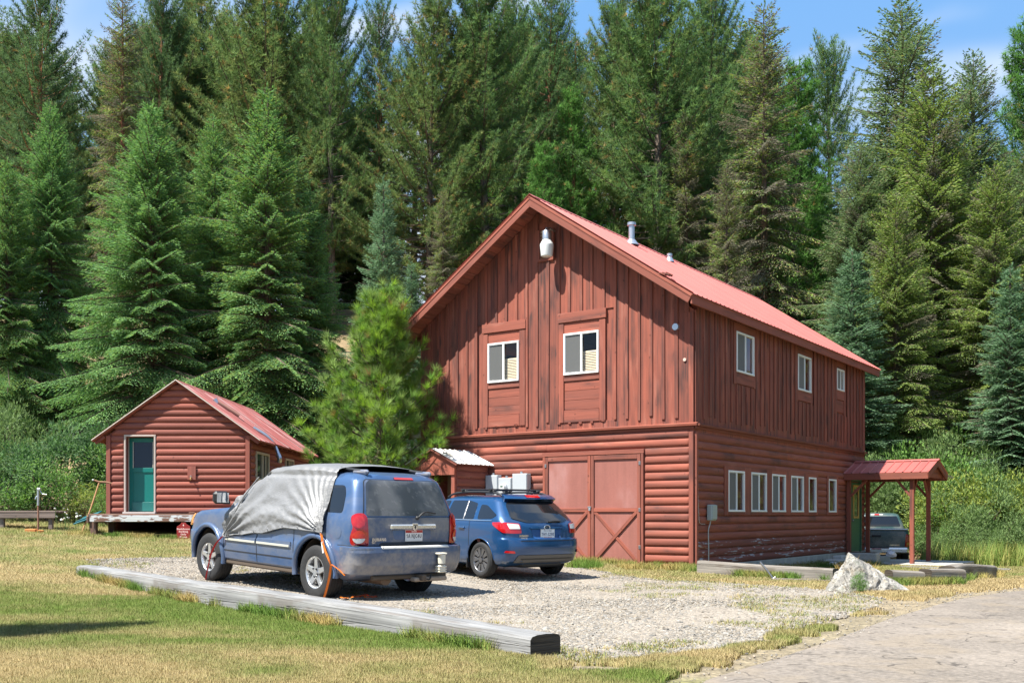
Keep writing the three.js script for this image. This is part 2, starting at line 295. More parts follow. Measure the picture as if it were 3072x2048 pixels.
const flakeTex = tex(512, 512, (u, v) => { const a = fbm(u * 9, v * 3, 851, 4, 9, 3), f = fbm(u * 60, v * 14, 852, 4, 60, 14), g = fbm(u * 48, v * 3, 853, 4, 48, 3), k = sstep(0.61, 0.66, a * 0.5 + f * 0.5); return mix3([0.2 * (0.6 + 0.6 * g), 0.065 * (0.6 + 0.6 * g), 0.05 * (0.6 + 0.6 * g)], [0.36, 0.37, 0.40], k * 0.85); }, { rep: [0.8, 0.3] });
const flaky = [std([1, 1, 1], 0.85, { map: flakeTex })];
function wallSheet(outline, holes, thick) {   // outline and holes in x, y; front face at z = 0, thickness behind
  const s = new THREE.Shape(outline.map((p) => new THREE.Vector2(...p)));
  for (const h of holes) s.holes.push(new THREE.Path([[h.x0, h.y0], [h.x0, h.y1], [h.x1, h.y1], [h.x1, h.y0]].map((p) => new THREE.Vector2(...p))));
  const g = new THREE.ExtrudeGeometry(s, { depth: thick, bevelEnabled: false }); g.translate(0, 0, -thick); return boxUV(g);
}
// sliding window on plane z = 0: white frame, meeting stile, screen on the left half
function slider(parent, x0, x1, y0, y1, o = {}) {
  const w = x1 - x0, h = y1 - y0, f = 0.045, t = 0.05, g = G('window', parent, [(x0 + x1) / 2, (y0 + y1) / 2, o.z ?? 0.03]);
  B('frame', w, f, t, whiteVinyl, g, 0, h / 2 - f / 2, 0); B('frame', w, f, t, whiteVinyl, g, 0, -h / 2 + f / 2, 0.006);
  B('frame', f, h - 2 * f, t, whiteVinyl, g, -w / 2 + f / 2, 0, 0); B('frame', f, h - 2 * f, t, whiteVinyl, g, w / 2 - f / 2, 0, 0);
  const m = o.single ? null : 0;
  if (m === 0) {
    B('stile', 0.05, h - 2 * f, 0.034, whiteVinyl, g, 0.01, 0, 0.004);
    const sw = w / 2 - f, sx = -w / 4 + f * 0.2;
    for (const [a, b, c, d] of [[sw, 0.022, 0, h / 2 - f - 0.012], [sw, 0.022, 0, -h / 2 + f + 0.012], [0.022, h - 2 * f - 0.05, -sw / 2 + 0.012, 0]]) B('sash', a, b, 0.024, whiteVinyl, g, sx + c, d, -0.012);
    if (!o.noScreen) P('screen', new THREE.PlaneGeometry(sw, h - 2 * f), screenMat, g, [sx, 0, 0.0]);
  }
  P('pane', new THREE.PlaneGeometry(w - f, h - f), glass, g, [0, 0, -0.02]);
  if (o.blinds) for (let i = 0, n = Math.round(h * o.blinds / 0.036); i < n; i++) P('blind_slat', new THREE.PlaneGeometry(w - 2 * f, 0.034), blindMat, g, [0, -h / 2 + f + 0.02 + i * 0.036, -0.075], [-0.5, 0, 0]);
  if (o.curtain) P('curtain', grid(24, 1, (u, v) => [(u - 0.5) * (w - 2 * f) * o.curtain, (v - 0.5) * (h - f), 0.02 * Math.sin(u * 38)]), curtainMat, g, [-w * (1 - o.curtain) / 2, 0, -0.13]);
  return g;
}

// ---------------------------------------------------------------- barn
const YAWB = -0.6142, CB = [3.78, 0, -21.2];
const barn = thing('barn', 'two-storey red barn with log siding below, board and batten above and a red metal roof', 'barn', CB, YAWB);
const WB = 7.39, LB = 11.95, RIDX = -3.70, SL = 0.675, RTOP = 8.31, OV = 0.24, OVF = 0.62;
const roofY = (x) => RTOP - SL * Math.abs(x - RIDX);
const gHoles = [{ x0: -5.284, x1: -4.393, y0: 4.30, y1: 5.23 }, { x0: -3.163, x1: -2.255, y0: 4.32, y1: 5.25 }];
const doorH = { x0: -3.70, x1: -1.18, y0: 0.06, y1: 2.62 };
const sHoles = [[1.65, 2.57], [2.96, 3.915], [4.255, 5.18], [5.56, 6.48], [6.865, 7.46], [8.495, 9.15]].map(([a, b]) => ({ x0: a, x1: b, y0: 1.26, y1: 2.18 }));
const uHoles = [[2.11, 3.13, 4.40], [6.07, 7.06, 4.39], [9.22, 9.87, 4.70]].map(([a, b, y]) => ({ x0: a, x1: b, y0: y, y1: 5.31 }));
const backing = wood(barnTexB, [1, 1, 1]);
// gable wall (local z = 0, outward +z)
const front = G('front_wall', barn);
P('wall_core', wallSheet([[-WB + 0.01, 0], [-0.01, 0], [-0.01, 5.45], [RIDX, roofY(RIDX) - 0.22], [-WB + 0.01, 5.45]], gHoles, 0.14), backing, front, [0, 0, -0.002]);
logWall(front, -WB, -0.10, 0.0, 17, 0.1745, 0.042, [{ x0: doorH.x0 - 0.02, x1: doorH.x1 + 0.04, y0: -1, y1: 2.62 }], barnLogs, { split: 0.55 });
// right wall (local x = 0, outward +x): child group turned so that its x runs along the wall away from the corner
const side = G('side_wall', barn, [0, 0, 0], [0, Math.PI / 2, 0]);
P('wall_core', wallSheet([[0.15, 0.12], [LB, 0.12], [LB, 5.62], [0.15, 5.62]], [...sHoles, ...uHoles], 0.14), backing, side, [0, 0, -0.002]);
logWall(side, 0.1, LB, 0.12, 16, 0.1745, 0.042, [{ x0: 1.45, x1: 7.6, y0: 1.19, y1: 2.27 }, { x0: 8.36, x1: 9.3, y0: 1.19, y1: 2.27 }, { x0: 10.42, x1: 11.46, y0: -1, y1: 2.25 }], barnLogs, { split: 0.6, flake: 3 });
P('wall_core', wallSheet([[0, 0], [WB, 0], [WB, 5.45], [WB + RIDX, roofY(RIDX) - 0.22], [0, 5.45]], [], 0.14), backing, barn, [0, 0, -LB], [0, Math.PI, 0]);
P('wall_core', wallSheet([[0.14, 0], [LB - 0.14, 0], [LB - 0.14, 5.6], [0.14, 5.6]], [], 0.14), backing, barn, [-WB, 0, -LB], [0, -Math.PI / 2, 0]);
B('upper_floor', WB - 0.3, 0.2, LB - 0.3, plainWood, barn, -WB / 2, 3.0, -LB / 2);
P('foundation', cb(LB - 0.04, 0.62, 0.16, 0.01, 'x'), concrete, side, [LB / 2 + 0.02, -0.19, -0.06]);
// corner boards and drip ledge
B('corner_board', 0.10, 2.92, 0.055, trimMats[1], front, -0.05, 1.46, 0.03); B('corner_board', 0.055, 2.92, 0.09, trimMats[3], front, 0.025, 1.46, -0.046);
B('corner_board', 0.11, 2.3, 0.03, barnBoards[2], front, -0.055, 4.25, 0.031); B('corner_board', 0.03, 2.35, 0.11, barnBoards[1], front, 0.016, 4.27, -0.056);
B('drip_ledge', WB + 0.16, 0.055, 0.085, trimMats[2], front, -WB / 2 + 0.02, 3.075, 0.06, { r: [0.25, 0, 0] }); B('drip_ledge', LB - 0.02, 0.05, 0.075, trimMats[4], side, LB / 2 + 0.06, 3.07, 0.05, { r: [0.25, 0, 0] });
B('belt_board', WB, 0.06, 0.03, trimMats[4], front, -WB / 2, 3.01, 0.016); B('belt_board', LB, 0.06, 0.03, trimMats[4], side, LB / 2, 3.01, 0.016);
// boards and battens
function boardRow(parent, x0, x1, step, top, bottom, holes) {
  const n = Math.round((x1 - x0) / step), w = (x1 - x0) / n;
  const runs = (xa, xb, yt) => { let s = [[bottom, yt]]; for (const h of holes) if (xb > h.x0 + 0.01 && xa < h.x1 - 0.01) s = s.flatMap(([a, b]) => h.y1 <= a || h.y0 >= b ? [[a, b]] : [[a, h.y0], [h.y1, b]].filter((q) => q[1] - q[0] > 0.05)); return s; };
  for (let i = 0; i < n; i++) {
    const xa = x0 + i * w, xm = xa + w / 2, xb = xa + w;
    for (const [a, b] of runs(xa, xb, Math.min(top(xa), top(xb)))) { const m = B('board', w - 0.004, b - a, 0.022, pick(barnBoards), parent, xm, (a + b) / 2, 0.012 + rr(0, 0.003), { b: 0.003, ax: 'y' }); if (b === Math.min(top(xa), top(xb))) { const k = (top(xb) - top(xa)) / w, p = m.geometry.attributes.position; for (let q = 0; q < p.count; q++) if (p.getY(q) > 0) p.setY(q, p.getY(q) + k * p.getX(q) + Math.abs(k) * w / 2); } }
    if (i) for (const [a, b] of runs(xa - 0.03, xa + 0.03, top(xa))) { const bt = a === bottom ? a + rr(0.09, 0.2) : a; B('batten', rr(0.062, 0.085), b - bt, 0.026, pick(barnBoards), parent, xa + rr(-0.012, 0.012), (bt + b) / 2, 0.038, { b: 0.003, ax: 'y', r: [0, 0, rr(-0.003, 0.003)] }); }
  }
}
const P1 = { x0: -5.43, x1: -4.225, y0: 3.26, y1: 5.69 }, P2 = { x0: -3.30, x1: -2.094, y0: 3.26, y1: 5.71 };
const VENT = { x0: -3.86, x1: -3.44, y0: 7.0, y1: 7.85 };
boardRow(front, -WB, -0.11, 0.288, (x) => roofY(x) - 0.1, 3.1, [P1, P2, VENT]);
const U1 = { x0: 1.98, x1: 3.26, y0: 4.12, y1: 5.6 }, U2 = { x0: 5.94, x1: 7.19, y0: 4.10, y1: 5.6 }, U3 = { x0: 9.08, x1: 10.0, y0: 4.02, y1: 5.6 };
boardRow(side, 0.11, LB, 0.286, () => 5.52, 3.1, [U1, U2, U3]);
// former loft doors around the gable windows: stiles, headers and short planks under each window
for (const [p, h] of [[P1, gHoles[0]], [P2, gHoles[1]]]) {
  const a = G('loft_panel', front), sw = h.x0 - p.x0 - 0.01, se = p.x1 - h.x1 - 0.01;
  B('header', p.x1 - p.x0 + 0.05, 0.21, 0.05, trimMats[0], a, (p.x0 + p.x1) / 2, p.y1 - 0.1, 0.045, { ax: 'x' });
  B('stile', sw, p.y1 - p.y0 - 0.22, 0.04, pick(trimMats), a, p.x0 + sw / 2, (p.y0 + p.y1 - 0.22) / 2, 0.032); B('stile', se, p.y1 - p.y0 - 0.22, 0.04, pick(trimMats), a, p.x1 - se / 2, (p.y0 + p.y1 - 0.22) / 2, 0.032);
  B('rail', h.x1 - h.x0, 0.27, 0.036, trimMats[0], a, (h.x0 + h.x1) / 2, p.y0 + 0.135, 0.03); B('rail', h.x1 - h.x0 + 0.01, 0.13, 0.034, trimMats[3], a, (h.x0 + h.x1) / 2, h.y0 - 0.07, 0.03);
  B('rail', h.x1 - h.x0 + 0.01, p.y1 - 0.22 - h.y1, 0.026, trimMats[2], a, (h.x0 + h.x1) / 2, (p.y1 - 0.22 + h.y1) / 2, 0.02);
  const ya = p.y0 + 0.275, yb = h.y0 - 0.14; for (let i = 0; i < 3; i++) B('plank', h.x1 - h.x0, (yb - ya) / 3 - 0.006, 0.02, pick(trimMats), a, (h.x0 + h.x1) / 2, ya + (i + 0.5) * (yb - ya) / 3, 0.012);
}
slider(front, gHoles[0].x0, gHoles[0].x1, gHoles[0].y0, gHoles[0].y1, { blinds: 0.55, z: 0.05 }); slider(front, gHoles[1].x0, gHoles[1].x1, gHoles[1].y0, gHoles[1].y1, { blinds: 0.5, z: 0.05 });
for (const h of uHoles) slider(side, h.x0, h.x1, h.y0, h.y1, { curtain: 0.5, z: 0.03 });
sHoles.forEach((h, i) => slider(side, h.x0, h.x1, h.y0, h.y1, { single: i > 3, curtain: i < 4 ? 0.45 : 0, z: 0.03 }));
for (const [u, h] of [[U1, uHoles[0]], [U2, uHoles[1]], [U3, uHoles[2]]]) {
  const a = G('window_trim', side), ym = h.y0 - 0.02;
  B('trim_board', h.x0 - u.x0, 5.5 - u.y0, 0.035, trimMats[1], a, (u.x0 + h.x0) / 2, (5.5 + u.y0) / 2, 0.022); B('trim_board', u.x1 - h.x1, 5.5 - u.y0, 0.035, trimMats[1], a, (u.x1 + h.x1) / 2, (5.5 + u.y0) / 2, 0.022);
  B('trim_board', h.x1 - h.x0, 0.26, 0.035, trimMats[3], a, (h.x0 + h.x1) / 2, ym - 0.11, 0.024); B('trim_board', h.x1 - h.x0, 0.19, 0.035, trimMats[3], a, (h.x0 + h.x1) / 2, h.y1 + 0.1, 0.022);
  if (u === U3) { B('plank', h.x1 - h.x0, 0.34, 0.02, trimMats[4], a, (h.x0 + h.x1) / 2, 4.26, 0.014); }
}
{ // trim of the ground floor windows
  const a = G('window_trim', side), y0 = 1.19, y1 = 2.27;
  const edges = [1.45, 1.65, 2.57, 2.96, 3.915, 4.255, 5.18, 5.56, 6.48, 6.865, 7.46, 7.6];
  for (let i = 0; i < edges.length; i += 2) B('trim_board', edges[i + 1] - edges[i], y1 - y0, 0.045, pick(trimMats), a, (edges[i] + edges[i + 1]) / 2, (y0 + y1) / 2, 0.026);
  for (let i = 1; i < edges.length - 1; i += 2) { B('trim_board', edges[i + 1] - edges[i], 0.085, 0.045, pick(trimMats), a, (edges[i] + edges[i + 1]) / 2, 2.226, 0.026); B('trim_board', edges[i + 1] - edges[i], 0.065, 0.05, pick(trimMats), a, (edges[i] + edges[i + 1]) / 2, 1.225, 0.026); }
  for (const [c, w] of [[8.43, 0.13], [9.225, 0.15]]) B('trim_board', w, y1 - y0, 0.045, pick(trimMats), a, c, (y0 + y1) / 2, 0.026);
  B('trim_board', 0.655, 0.085, 0.045, trimMats[1], a, 8.82, 2.226, 0.026); B('trim_board', 0.655, 0.065, 0.05, trimMats[1], a, 8.82, 1.225, 0.026);
}
{ // louvred vent under the peak
  const v = G('gable_vent', front, [(VENT.x0 + VENT.x1) / 2, 7.34, 0.03]);
  B('vent_back', 0.36, 0.66, 0.012, plainWood, v, 0, 0, -0.012);
  for (let i = 0; i < 8; i++) B('louvre', 0.30, 0.012, 0.075, trimMats[4], v, 0, -0.27 + i * 0.075, 0.012, { r: [0.75, 0, 0] });
  B('vent_frame', 0.42, 0.06, 0.06, trimMats[0], v, 0, -0.35, 0.01); for (const s of [-1, 1]) B('vent_frame', 0.05, 0.66, 0.05, trimMats[1], v, s * 0.19, 0.01, 0.01);
}
{ // sliding barn doors: two leaves with frames, mid rails and crossed braces
  const leafTex = tex(512, 512, (u, v) => { const a = fbm(u * 5, v * 3, 801, 4, 5, 3), s = fbm(u * 40, v * 2, 802, 3, 40, 2), f = fbm(u * 120, v * 120, 803, 2, 120, 120); const m = 0.86 + 0.28 * (a - 0.5) + 0.16 * (s - 0.5) + 0.1 * (f - 0.5); return mix3([0.345, 0.125, 0.098], [0.385, 0.185, 0.165], sstep(0.4, 0.75, a)).map((q) => q * m); }, { rep: [0.4, 0.4] });
  const leafMat = std([1, 1, 1], 0.75, { map: leafTex });
  for (const [x0, x1] of [[-3.66, -2.465], [-2.455, -1.23]]) {
    const d = G('barn_door', front, [(x0 + x1) / 2, 0, 0.02]), w = x1 - x0, y0 = 0.1, y1 = 2.5, ym = 1.3;
    B('door_panel', w, y1 - y0, 0.02, leafMat, d, 0, (y0 + y1) / 2, 0, { ax: 'y' });
    for (const s of [-1, 1]) B('stile', 0.075, y1 - y0, 0.03, pick(trimMats), d, s * (w / 2 - 0.038), (y0 + y1) / 2, 0.026);
    B('rail', w - 0.152, 0.1, 0.03, trimMats[1], d, 0, y1 - 0.05, 0.026); B('rail', w - 0.152, 0.085, 0.03, trimMats[2], d, 0, ym, 0.026); B('rail', w - 0.152, 0.09, 0.03, trimMats[0], d, 0, y0 + 0.05, 0.026);
    const xa = w / 2 - 0.09, ya = y0 + 0.1, yb = ym - 0.045;
    P('brace', barBetween([-xa, yb, 0.022], [xa, ya, 0.022], 0.07, 0.022), trimMats[2], d); P('brace', barBetween([xa, yb, 0.027], [-xa, ya, 0.027], 0.07, 0.03), trimMats[0], d);
    if (x0 < -3) { B('hasp', 0.09, 0.035, 0.02, steel, d, w / 2 - 0.02, 1.36, 0.05); P('padlock', cb(0.05, 0.06, 0.025, 0.006), galv, d, [w / 2 - 0.01, 1.31, 0.065]); }
    for (const y of [0.5, 1.3, 2.3]) P('hinge', cb(0.05, 0.08, 0.012, 0.003), steel, d, [(x0 < -3 ? -1 : 1) * (w / 2 - 0.012), y, 0.047]);
  }
  B('door_header', 2.6, 0.09, 0.07, trimMats[1], front, -2.44, 2.555, 0.035); for (const x of [-3.695, -1.185]) B('door_jamb', 0.06, 2.46, 0.065, pick(trimMats), front, x, 1.28, 0.033);
}
// roof
const redTex = tex(512, 512, (u, v) => { const a = fbm(u * 4, v * 4, 820, 4, 4, 4), f = fbm(u * 60, v * 6, 821, 3, 60, 6); const st = sstep(0.58, 0.8, fbm(u * 30, v * 3, 823, 3, 30, 3)), m = (0.95 + 0.26 * (a - 0.5) + 0.12 * (f - 0.5)) * (1 - 0.12 * st); return [0.46 * m, 0.118 * m, 0.1 * m]; }, { rep: [0.25, 0.25] });
const roofMat = std([1, 1, 1], 0.5, { map: redTex, metalness: 0.0 });
const roofMat2 = std([0.95, 0.97, 0.97], 0.5, { map: redTex });
// ribbed sheet: along x its width (with ribs), along y down the slope
function ribSheet(w, len, ribs, hgt2 = 0.02, rw = 0.03) {
  const xs = [[0, 0]]; for (let i = 0; i <= ribs; i++) { const c = i / ribs * w; for (const [dx, h] of [[-rw, 0], [-rw * 0.4, hgt2], [rw * 0.4, hgt2], [rw, 0]]) { const x = c + dx; if (x > 0 && x < w) xs.push([x, h]); else if (x <= 0) xs[0] = [0, hgt2]; } }
  xs.push([w, hgt2]); const pos = [], uv = [], idx = [], uo = R() * 5, vo = R() * 5;
  for (const y of [0, len]) xs.forEach(([x, h]) => { pos.push(x, -y, h); uv.push(x + uo, y + vo); });
  const n = xs.length; for (let i = 0; i + 1 < n; i++) idx.push(i, n + i, n + i + 1, i, n + i + 1, i + 1);
  const g = new THREE.BufferGeometry(); g.setAttribute('position', new THREE.Float32BufferAttribute(pos, 3)); g.setAttribute('uv', new THREE.Float32BufferAttribute(uv, 2)); g.setIndex(idx);
  return toCreasedNormals(g, 0.3);
}
{
  const ang = Math.atan(SL), halfW = -RIDX + OV, slen = halfW / Math.cos(ang) + 0.03, zF = OVF + 0.02, zB = -LB - 0.82, nP = 15, pw = (zF - zB) / nP;
  for (const s of [1, -1]) {
    const roof = G('roof', barn, [RIDX, RTOP, 0]);
    for (let i = 0; i < nP; i++) {
      const m = P('roof_panel', ribSheet(pw + 0.001, slen, 4), i % 2 ? roofMat : roofMat2, roof);
      // sheet axes: width along local z, length down the slope
      const X = new THREE.Vector3(0, 0, s > 0 ? -1 : 1), Y = new THREE.Vector3(-s * Math.cos(ang), Math.sin(ang), 0), Z = new THREE.Vector3().crossVectors(X, Y);
      m.matrixAutoUpdate = true; m.quaternion.setFromRotationMatrix(new THREE.Matrix4().makeBasis(X, Y, Z)); m.position.set(0, 0.0, s > 0 ? zF - i * pw : zB + i * pw).addScaledVector(Z, 0.006 + 0.001 * (i % 2));
    }
    const deck = P('roof_deck', cb(slen - 0.03, 0.03, zF - zB - 0.05, 0.004, 'z'), backing, roof, [0, 0, (zF + zB) / 2]); deck.rotation.z = -s * ang; deck.position.set(s * Math.cos(ang) * slen / 2, -Math.sin(ang) * slen / 2 - 0.025, (zF + zB) / 2);
    const np = 26; for (let i = 0; i < np; i++) { const q = (i + 0.5) / np * (slen - 0.05), m = P('soffit_board', cb((slen - 0.05) / np - 0.006, 0.018, OVF, 0.002, 'z'), pick(barnLogs), roof); m.rotation.z = -s * ang; m.position.set(s * Math.cos(ang) * q - s * 0.04 * Math.sin(ang), -Math.sin(ang) * q - 0.062, OVF / 2 - 0.01); }
    const rk = P('rake_board', cb(slen, 0.17, 0.04, 0.004, 'x'), trimMats[s > 0 ? 4 : 1], roof); rk.rotation.z = -s * ang; rk.position.set(s * (Math.cos(ang) * slen / 2 - 0.12 * Math.sin(ang)), -Math.sin(ang) * slen / 2 - 0.12 * Math.cos(ang), OVF - 0.005);
    const rk1 = P('rake_trim', cb(slen, 0.05, 0.03, 0.004, 'x'), trimMats[2], roof); rk1.rotation.z = -s * ang; rk1.position.set(s * (Math.cos(ang) * slen / 2 - 0.045 * Math.sin(ang)), -Math.sin(ang) * slen / 2 - 0.045 * Math.cos(ang), OVF + 0.012);
    const rb = P('rake_board', cb(slen, 0.17, 0.04, 0.004, 'x'), trimMats[4], roof); rb.rotation.z = -s * ang; rb.position.set(s * (Math.cos(ang) * slen / 2 - 0.12 * Math.sin(ang)), -Math.sin(ang) * slen / 2 - 0.12 * Math.cos(ang), zB + 0.05);
    B('fascia', 0.04, 0.20, zF - zB - 0.06, trimMats[s > 0 ? 0 : 4], roof, s * (halfW - 0.02), -SL * halfW - 0.11, (zF + zB) / 2, { ax: 'z' });
    if (s > 0) for (let i = 0; i < 3; i++) B('loose_block', 0.16, 0.03, 0.09, barnBoards[4], roof, halfW - 0.66 + i * 0.05, roofY(RIDX + halfW - 0.66 + i * 0.05) - RTOP + 0.03 + i * 0.03, OVF - 0.02 - i * 0.04, { r: [0, 0.3 * i, -0.4] });
    const cap = P('ridge_cap', cb(0.18, 0.008, zF - zB + 0.01, 0.002, 'z'), roofMat2, roof); cap.rotation.z = -s * ang; cap.position.set(s * 0.085 * Math.cos(ang), 0.038 - 0.085 * Math.sin(ang), (zF + zB) / 2);
  }
  { const cl = G('ridge_closures', barn), dk = std([0.09, 0.03, 0.03], 0.8), nC = 58; for (const s of [1, -1]) for (let i = 0; i < nC; i++) { const q = 0.18, m = P('foam_closure', cb(0.012, 0.012, 0.09, 0.002), dk, cl); m.rotation.z = -s * ang; m.position.set(RIDX + s * Math.cos(ang) * q, RTOP - Math.sin(ang) * q + 0.032, zF - 0.12 - i * (zF - zB) / nC); } }
  // pipes through the roof
  const pipe = (x, z, r, h) => { const p = G('vent_pipe', barn, [x, roofY(x), z]); P('pipe', cyl(r, r, h, 14), galv, p, [0, h / 2, 0]); P('pipe_cap', cyl(r * 1.45, r * 1.45, 0.07, 14), galv, p, [0, h + 0.01, 0]); P('flashing', cyl(r * 2.6, r * 1.2, 0.14, 14), galv, p, [0, 0.05, 0]); };
  pipe(-3.1, -3.0, 0.075, 0.5); pipe(-3.15, -5.2, 0.05, 0.16);
  for (const x of [-WB - 0.08]) for (const y of [5.3]) B('rafter_tail', 0.34, 0.14, 0.05, trimMats[4], barn, x - 0.02, y, 0.3, { r: [0, 0, 0.594] });
  P('wall_vent', new THREE.CylinderGeometry(0.07, 0.08, 0.06, 18), galv, front, [-0.40, 5.12, 0.05], [Math.PI / 2, 0, 0]);
  P('wall_plug', new THREE.CylinderGeometry(0.035, 0.035, 0.03, 12), std([0.6, 0.45, 0.38], 0.8), front, [-0.20, 4.42, 0.035], [Math.PI / 2, 0, 0]);
}
{ // green entry door under the porch
  const d = G('entry_door', side, [10.94, 0, 0.0]), dm = std([0.035, 0.13, 0.075], 0.5), dg = std([0.035, 0.10, 0.06], 0.5), ym = std([0.50, 0.33, 0.1], 0.6);
  B('door_slab', 0.9, 2.0, 0.045, dm, d, 0, 1.13, 0.02); for (const s of [-1, 1]) B('door_jamb', 0.07, 2.12, 0.09, dg, d, s * 0.485, 1.16, 0.03); B('door_jamb', 1.04, 0.07, 0.09, dg, d, 0, 2.2, 0.03);
  for (const [w, h, x, y] of [[0.06, 0.98, -0.24, 1.58], [0.06, 0.98, 0.24, 1.58], [0.42, 0.06, 0, 2.04], [0.42, 0.06, 0, 1.12]]) B('light_frame', w, h, 0.03, ym, d, x, y, 0.055);
  P('pane', new THREE.PlaneGeometry(0.42, 0.86), phys([0.03, 0.035, 0.03], 0.05, {}), d, [0, 1.58, 0.046]); P('knob', new THREE.SphereGeometry(0.032, 12, 8), steel, d, [-0.37, 1.03, 0.075]);
}
// ---------------------------------------------------------------- small cabin
const cabTex = woodTex([0.30, 0.088, 0.062], [0.17, 0.058, 0.045], [0.38, 0.135, 0.1], 0.22, 41, 512, 512);
const cabLogs = tints(cabTex), cabTrim = tints(cabTex, 0.98);
const sideLogs = cabLogs;
const peelTex = tex(512, 512, (u, v) => {     // white paint flaking off grey-brown boards
  const a = fbm(u * 5, v * 7, 901, 5, 5, 7), g = fbm(u * 60, v * 3, 902, 4, 60, 3), f = fbm(u * 30, v * 12, 903, 3, 30, 12), k = sstep(0.55, 0.61, a * 0.6 + f * 0.4);
  return mix3([0.62 + 0.1 * (g - 0.5), 0.63 + 0.1 * (g - 0.5), 0.64], [0.2 * (0.5 + g), 0.11 * (0.5 + g), 0.08 * (0.5 + g)], k);
}, { rep: [0.8, 0.5] });
const peel = std([1, 1, 1], 0.85, { map: peelTex, bumpMap: grainBump, bumpScale: 0.004 });
const rottenTex = woodTex([0.23, 0.12, 0.085], [0.07, 0.045, 0.035], [0.36, 0.25, 0.19], 0.7, 45, 512, 512), rotten = tints(rottenTex);
const CX = -6.90, CW = 3.78, CZ = -26.93, CF = 1.24, cabYaw = -0.0104;
const cabin = thing('cabin', 'small red log cabin with a teal door and faded red metal roof', 'cabin', [CX, 0, CZ], cabYaw);
{
  const L = 7.3, rx = -1.91, ap = 4.71, sl = 0.712, eaveY = (x) => ap - sl * Math.abs(x - rx), EO = 0.3, FO = 0.17;
  const fw = G('front_wall', cabin), door = { x0: -3.32, x1: -2.48, y0: 0, y1: 3.28 };
  const gb = (y) => { const k = Math.max(0, (ap - 0.06 - y) / sl); return [rx - k, rx + k]; };
  P('wall_core', wallSheet([[-CW + 0.01, 1.16], [-0.01, 1.16], [-0.01, 3.28], [rx, ap - 0.12], [-CW + 0.01, 3.28]], [{ x0: -3.27, x1: -2.53, y0: 1.26, y1: 3.24 }], 0.12), cabTrim[4], fw, [0, 0, -0.003]);
  logWall(fw, -CW + 0.1, -0.1, CF - 0.02, 20, 0.1712, 0.047, [door], cabLogs, { gable: gb, split: 0.3 });
  for (const s of [[-CW + 0.05, 3.27], [-0.05, 3.27]]) B('corner_board', 0.11, s[1] - CF + 0.06, 0.06, cabTrim[0], fw, s[0], (s[1] + CF - 0.06) / 2, 0.032);
  // teal door set back in its frame
  const tealM = std([0.0, 0.155, 0.135], 0.42), dr = G('door', fw, [-2.9, CF, -0.22]), pinkish = std([0.48, 0.40, 0.36], 0.7);
  for (const s of [-1, 1]) B('door_jamb', 0.045, 2.04, 0.3, pinkish, fw, -2.9 + s * 0.395, CF + 1.02, -0.1); B('door_jamb', 0.84, 0.045, 0.3, pinkish, fw, -2.9, CF + 2.035, -0.1); B('threshold', 0.86, 0.06, 0.3, std([0.5, 0.45, 0.42], 0.8), fw, -2.9, CF + 0.0, -0.03);
  for (const s of [-1, 1]) B('stile', 0.10, 1.96, 0.04, tealM, dr, s * 0.32, 1.01, 0); B('rail', 0.54, 0.11, 0.04, tealM, dr, 0, 1.935, 0); B('rail', 0.54, 0.12, 0.05, tealM, dr, 0, 1.14, 0.006); B('panel', 0.54, 1.06, 0.026, tealM, dr, 0, 0.55, -0.004); B('kick_board', 0.62, 0.24, 0.02, std([0.02, 0.15, 0.14], 0.35), dr, 0.02, 0.17, 0.03);
  P('pane', new THREE.PlaneGeometry(0.56, 0.72), phys([0.015, 0.017, 0.03], 0.04), dr, [0, 1.54, 0.002]); for (const s of [-1, 1]) B('light_trim', 0.018, 0.7, 0.02, std([0.55, 0.55, 0.5], 0.6), dr, s * 0.265, 1.54, 0.022);
  P('knob', new THREE.SphereGeometry(0.028, 12, 8), galv, dr, [0.33, 0.98, 0.05]); B('latch', 0.02, 0.1, 0.02, galv, dr, 0.345, 1.08, 0.03);
  { const b = G('faucet_cover', fw, [-1.52, 2.29, 0.06]); B('cover_board', 0.22, 0.35, 0.03, cabTrim[3], b, 0, 0, 0); P('tap', tube([[0.0, -0.13, 0.02], [0.0, -0.13, 0.09], [0.0, -0.19, 0.11]], 0.014), std([0.4, 0.28, 0.1], 0.5, { metalness: 0.7 }), b); P('tap_handle', new THREE.TorusGeometry(0.025, 0.008, 6, 12), steel, b, [0, -0.1, 0.07]); }
  // side wall seen past the corner
  const sw = G('side_wall', cabin, [0, 0, 0], [0, Math.PI / 2, 0]);
  P('wall_core', wallSheet([[0.12, 0.62], [L, 0.62], [L, 3.2], [0.12, 3.2]], [{ x0: 0.5, x1: 1.9, y0: 2.12, y1: 2.9 }, { x0: 3.9, x1: 5.0, y0: 2.2, y1: 2.9 }], 0.12), cabTrim[4], sw, [0, 0, -0.003]);
  logWall(sw, 0.05, L, CF - 0.02, 11, 0.1712, 0.047, [{ x0: 0.45, x1: 1.95, y0: 2.08, y1: 2.94 }, { x0: 3.85, x1: 5.05, y0: 2.16, y1: 2.94 }], sideLogs);
  for (const [a, b, c] of [[0.5, 1.9, 2.12], [3.9, 5.0, 2.2]]) {
    const w = G('window', sw, [(a + b) / 2, (c + 2.9) / 2, 0.02]), fr = std([0.5, 0.46, 0.36], 0.7), W = b - a, H = 2.9 - c;
    for (const s of [-1, 1]) { B('frame', 0.06, H, 0.06, fr, w, s * (W / 2 - 0.03), 0, 0); B('frame', W - 0.12, 0.06, 0.06, fr, w, 0, s * (H / 2 - 0.03), 0); } B('mullion', 0.05, H - 0.12, 0.05, fr, w, 0, 0, 0); B('mullion', 0.03, H - 0.12, 0.04, fr, w, W * 0.25, 0, 0);
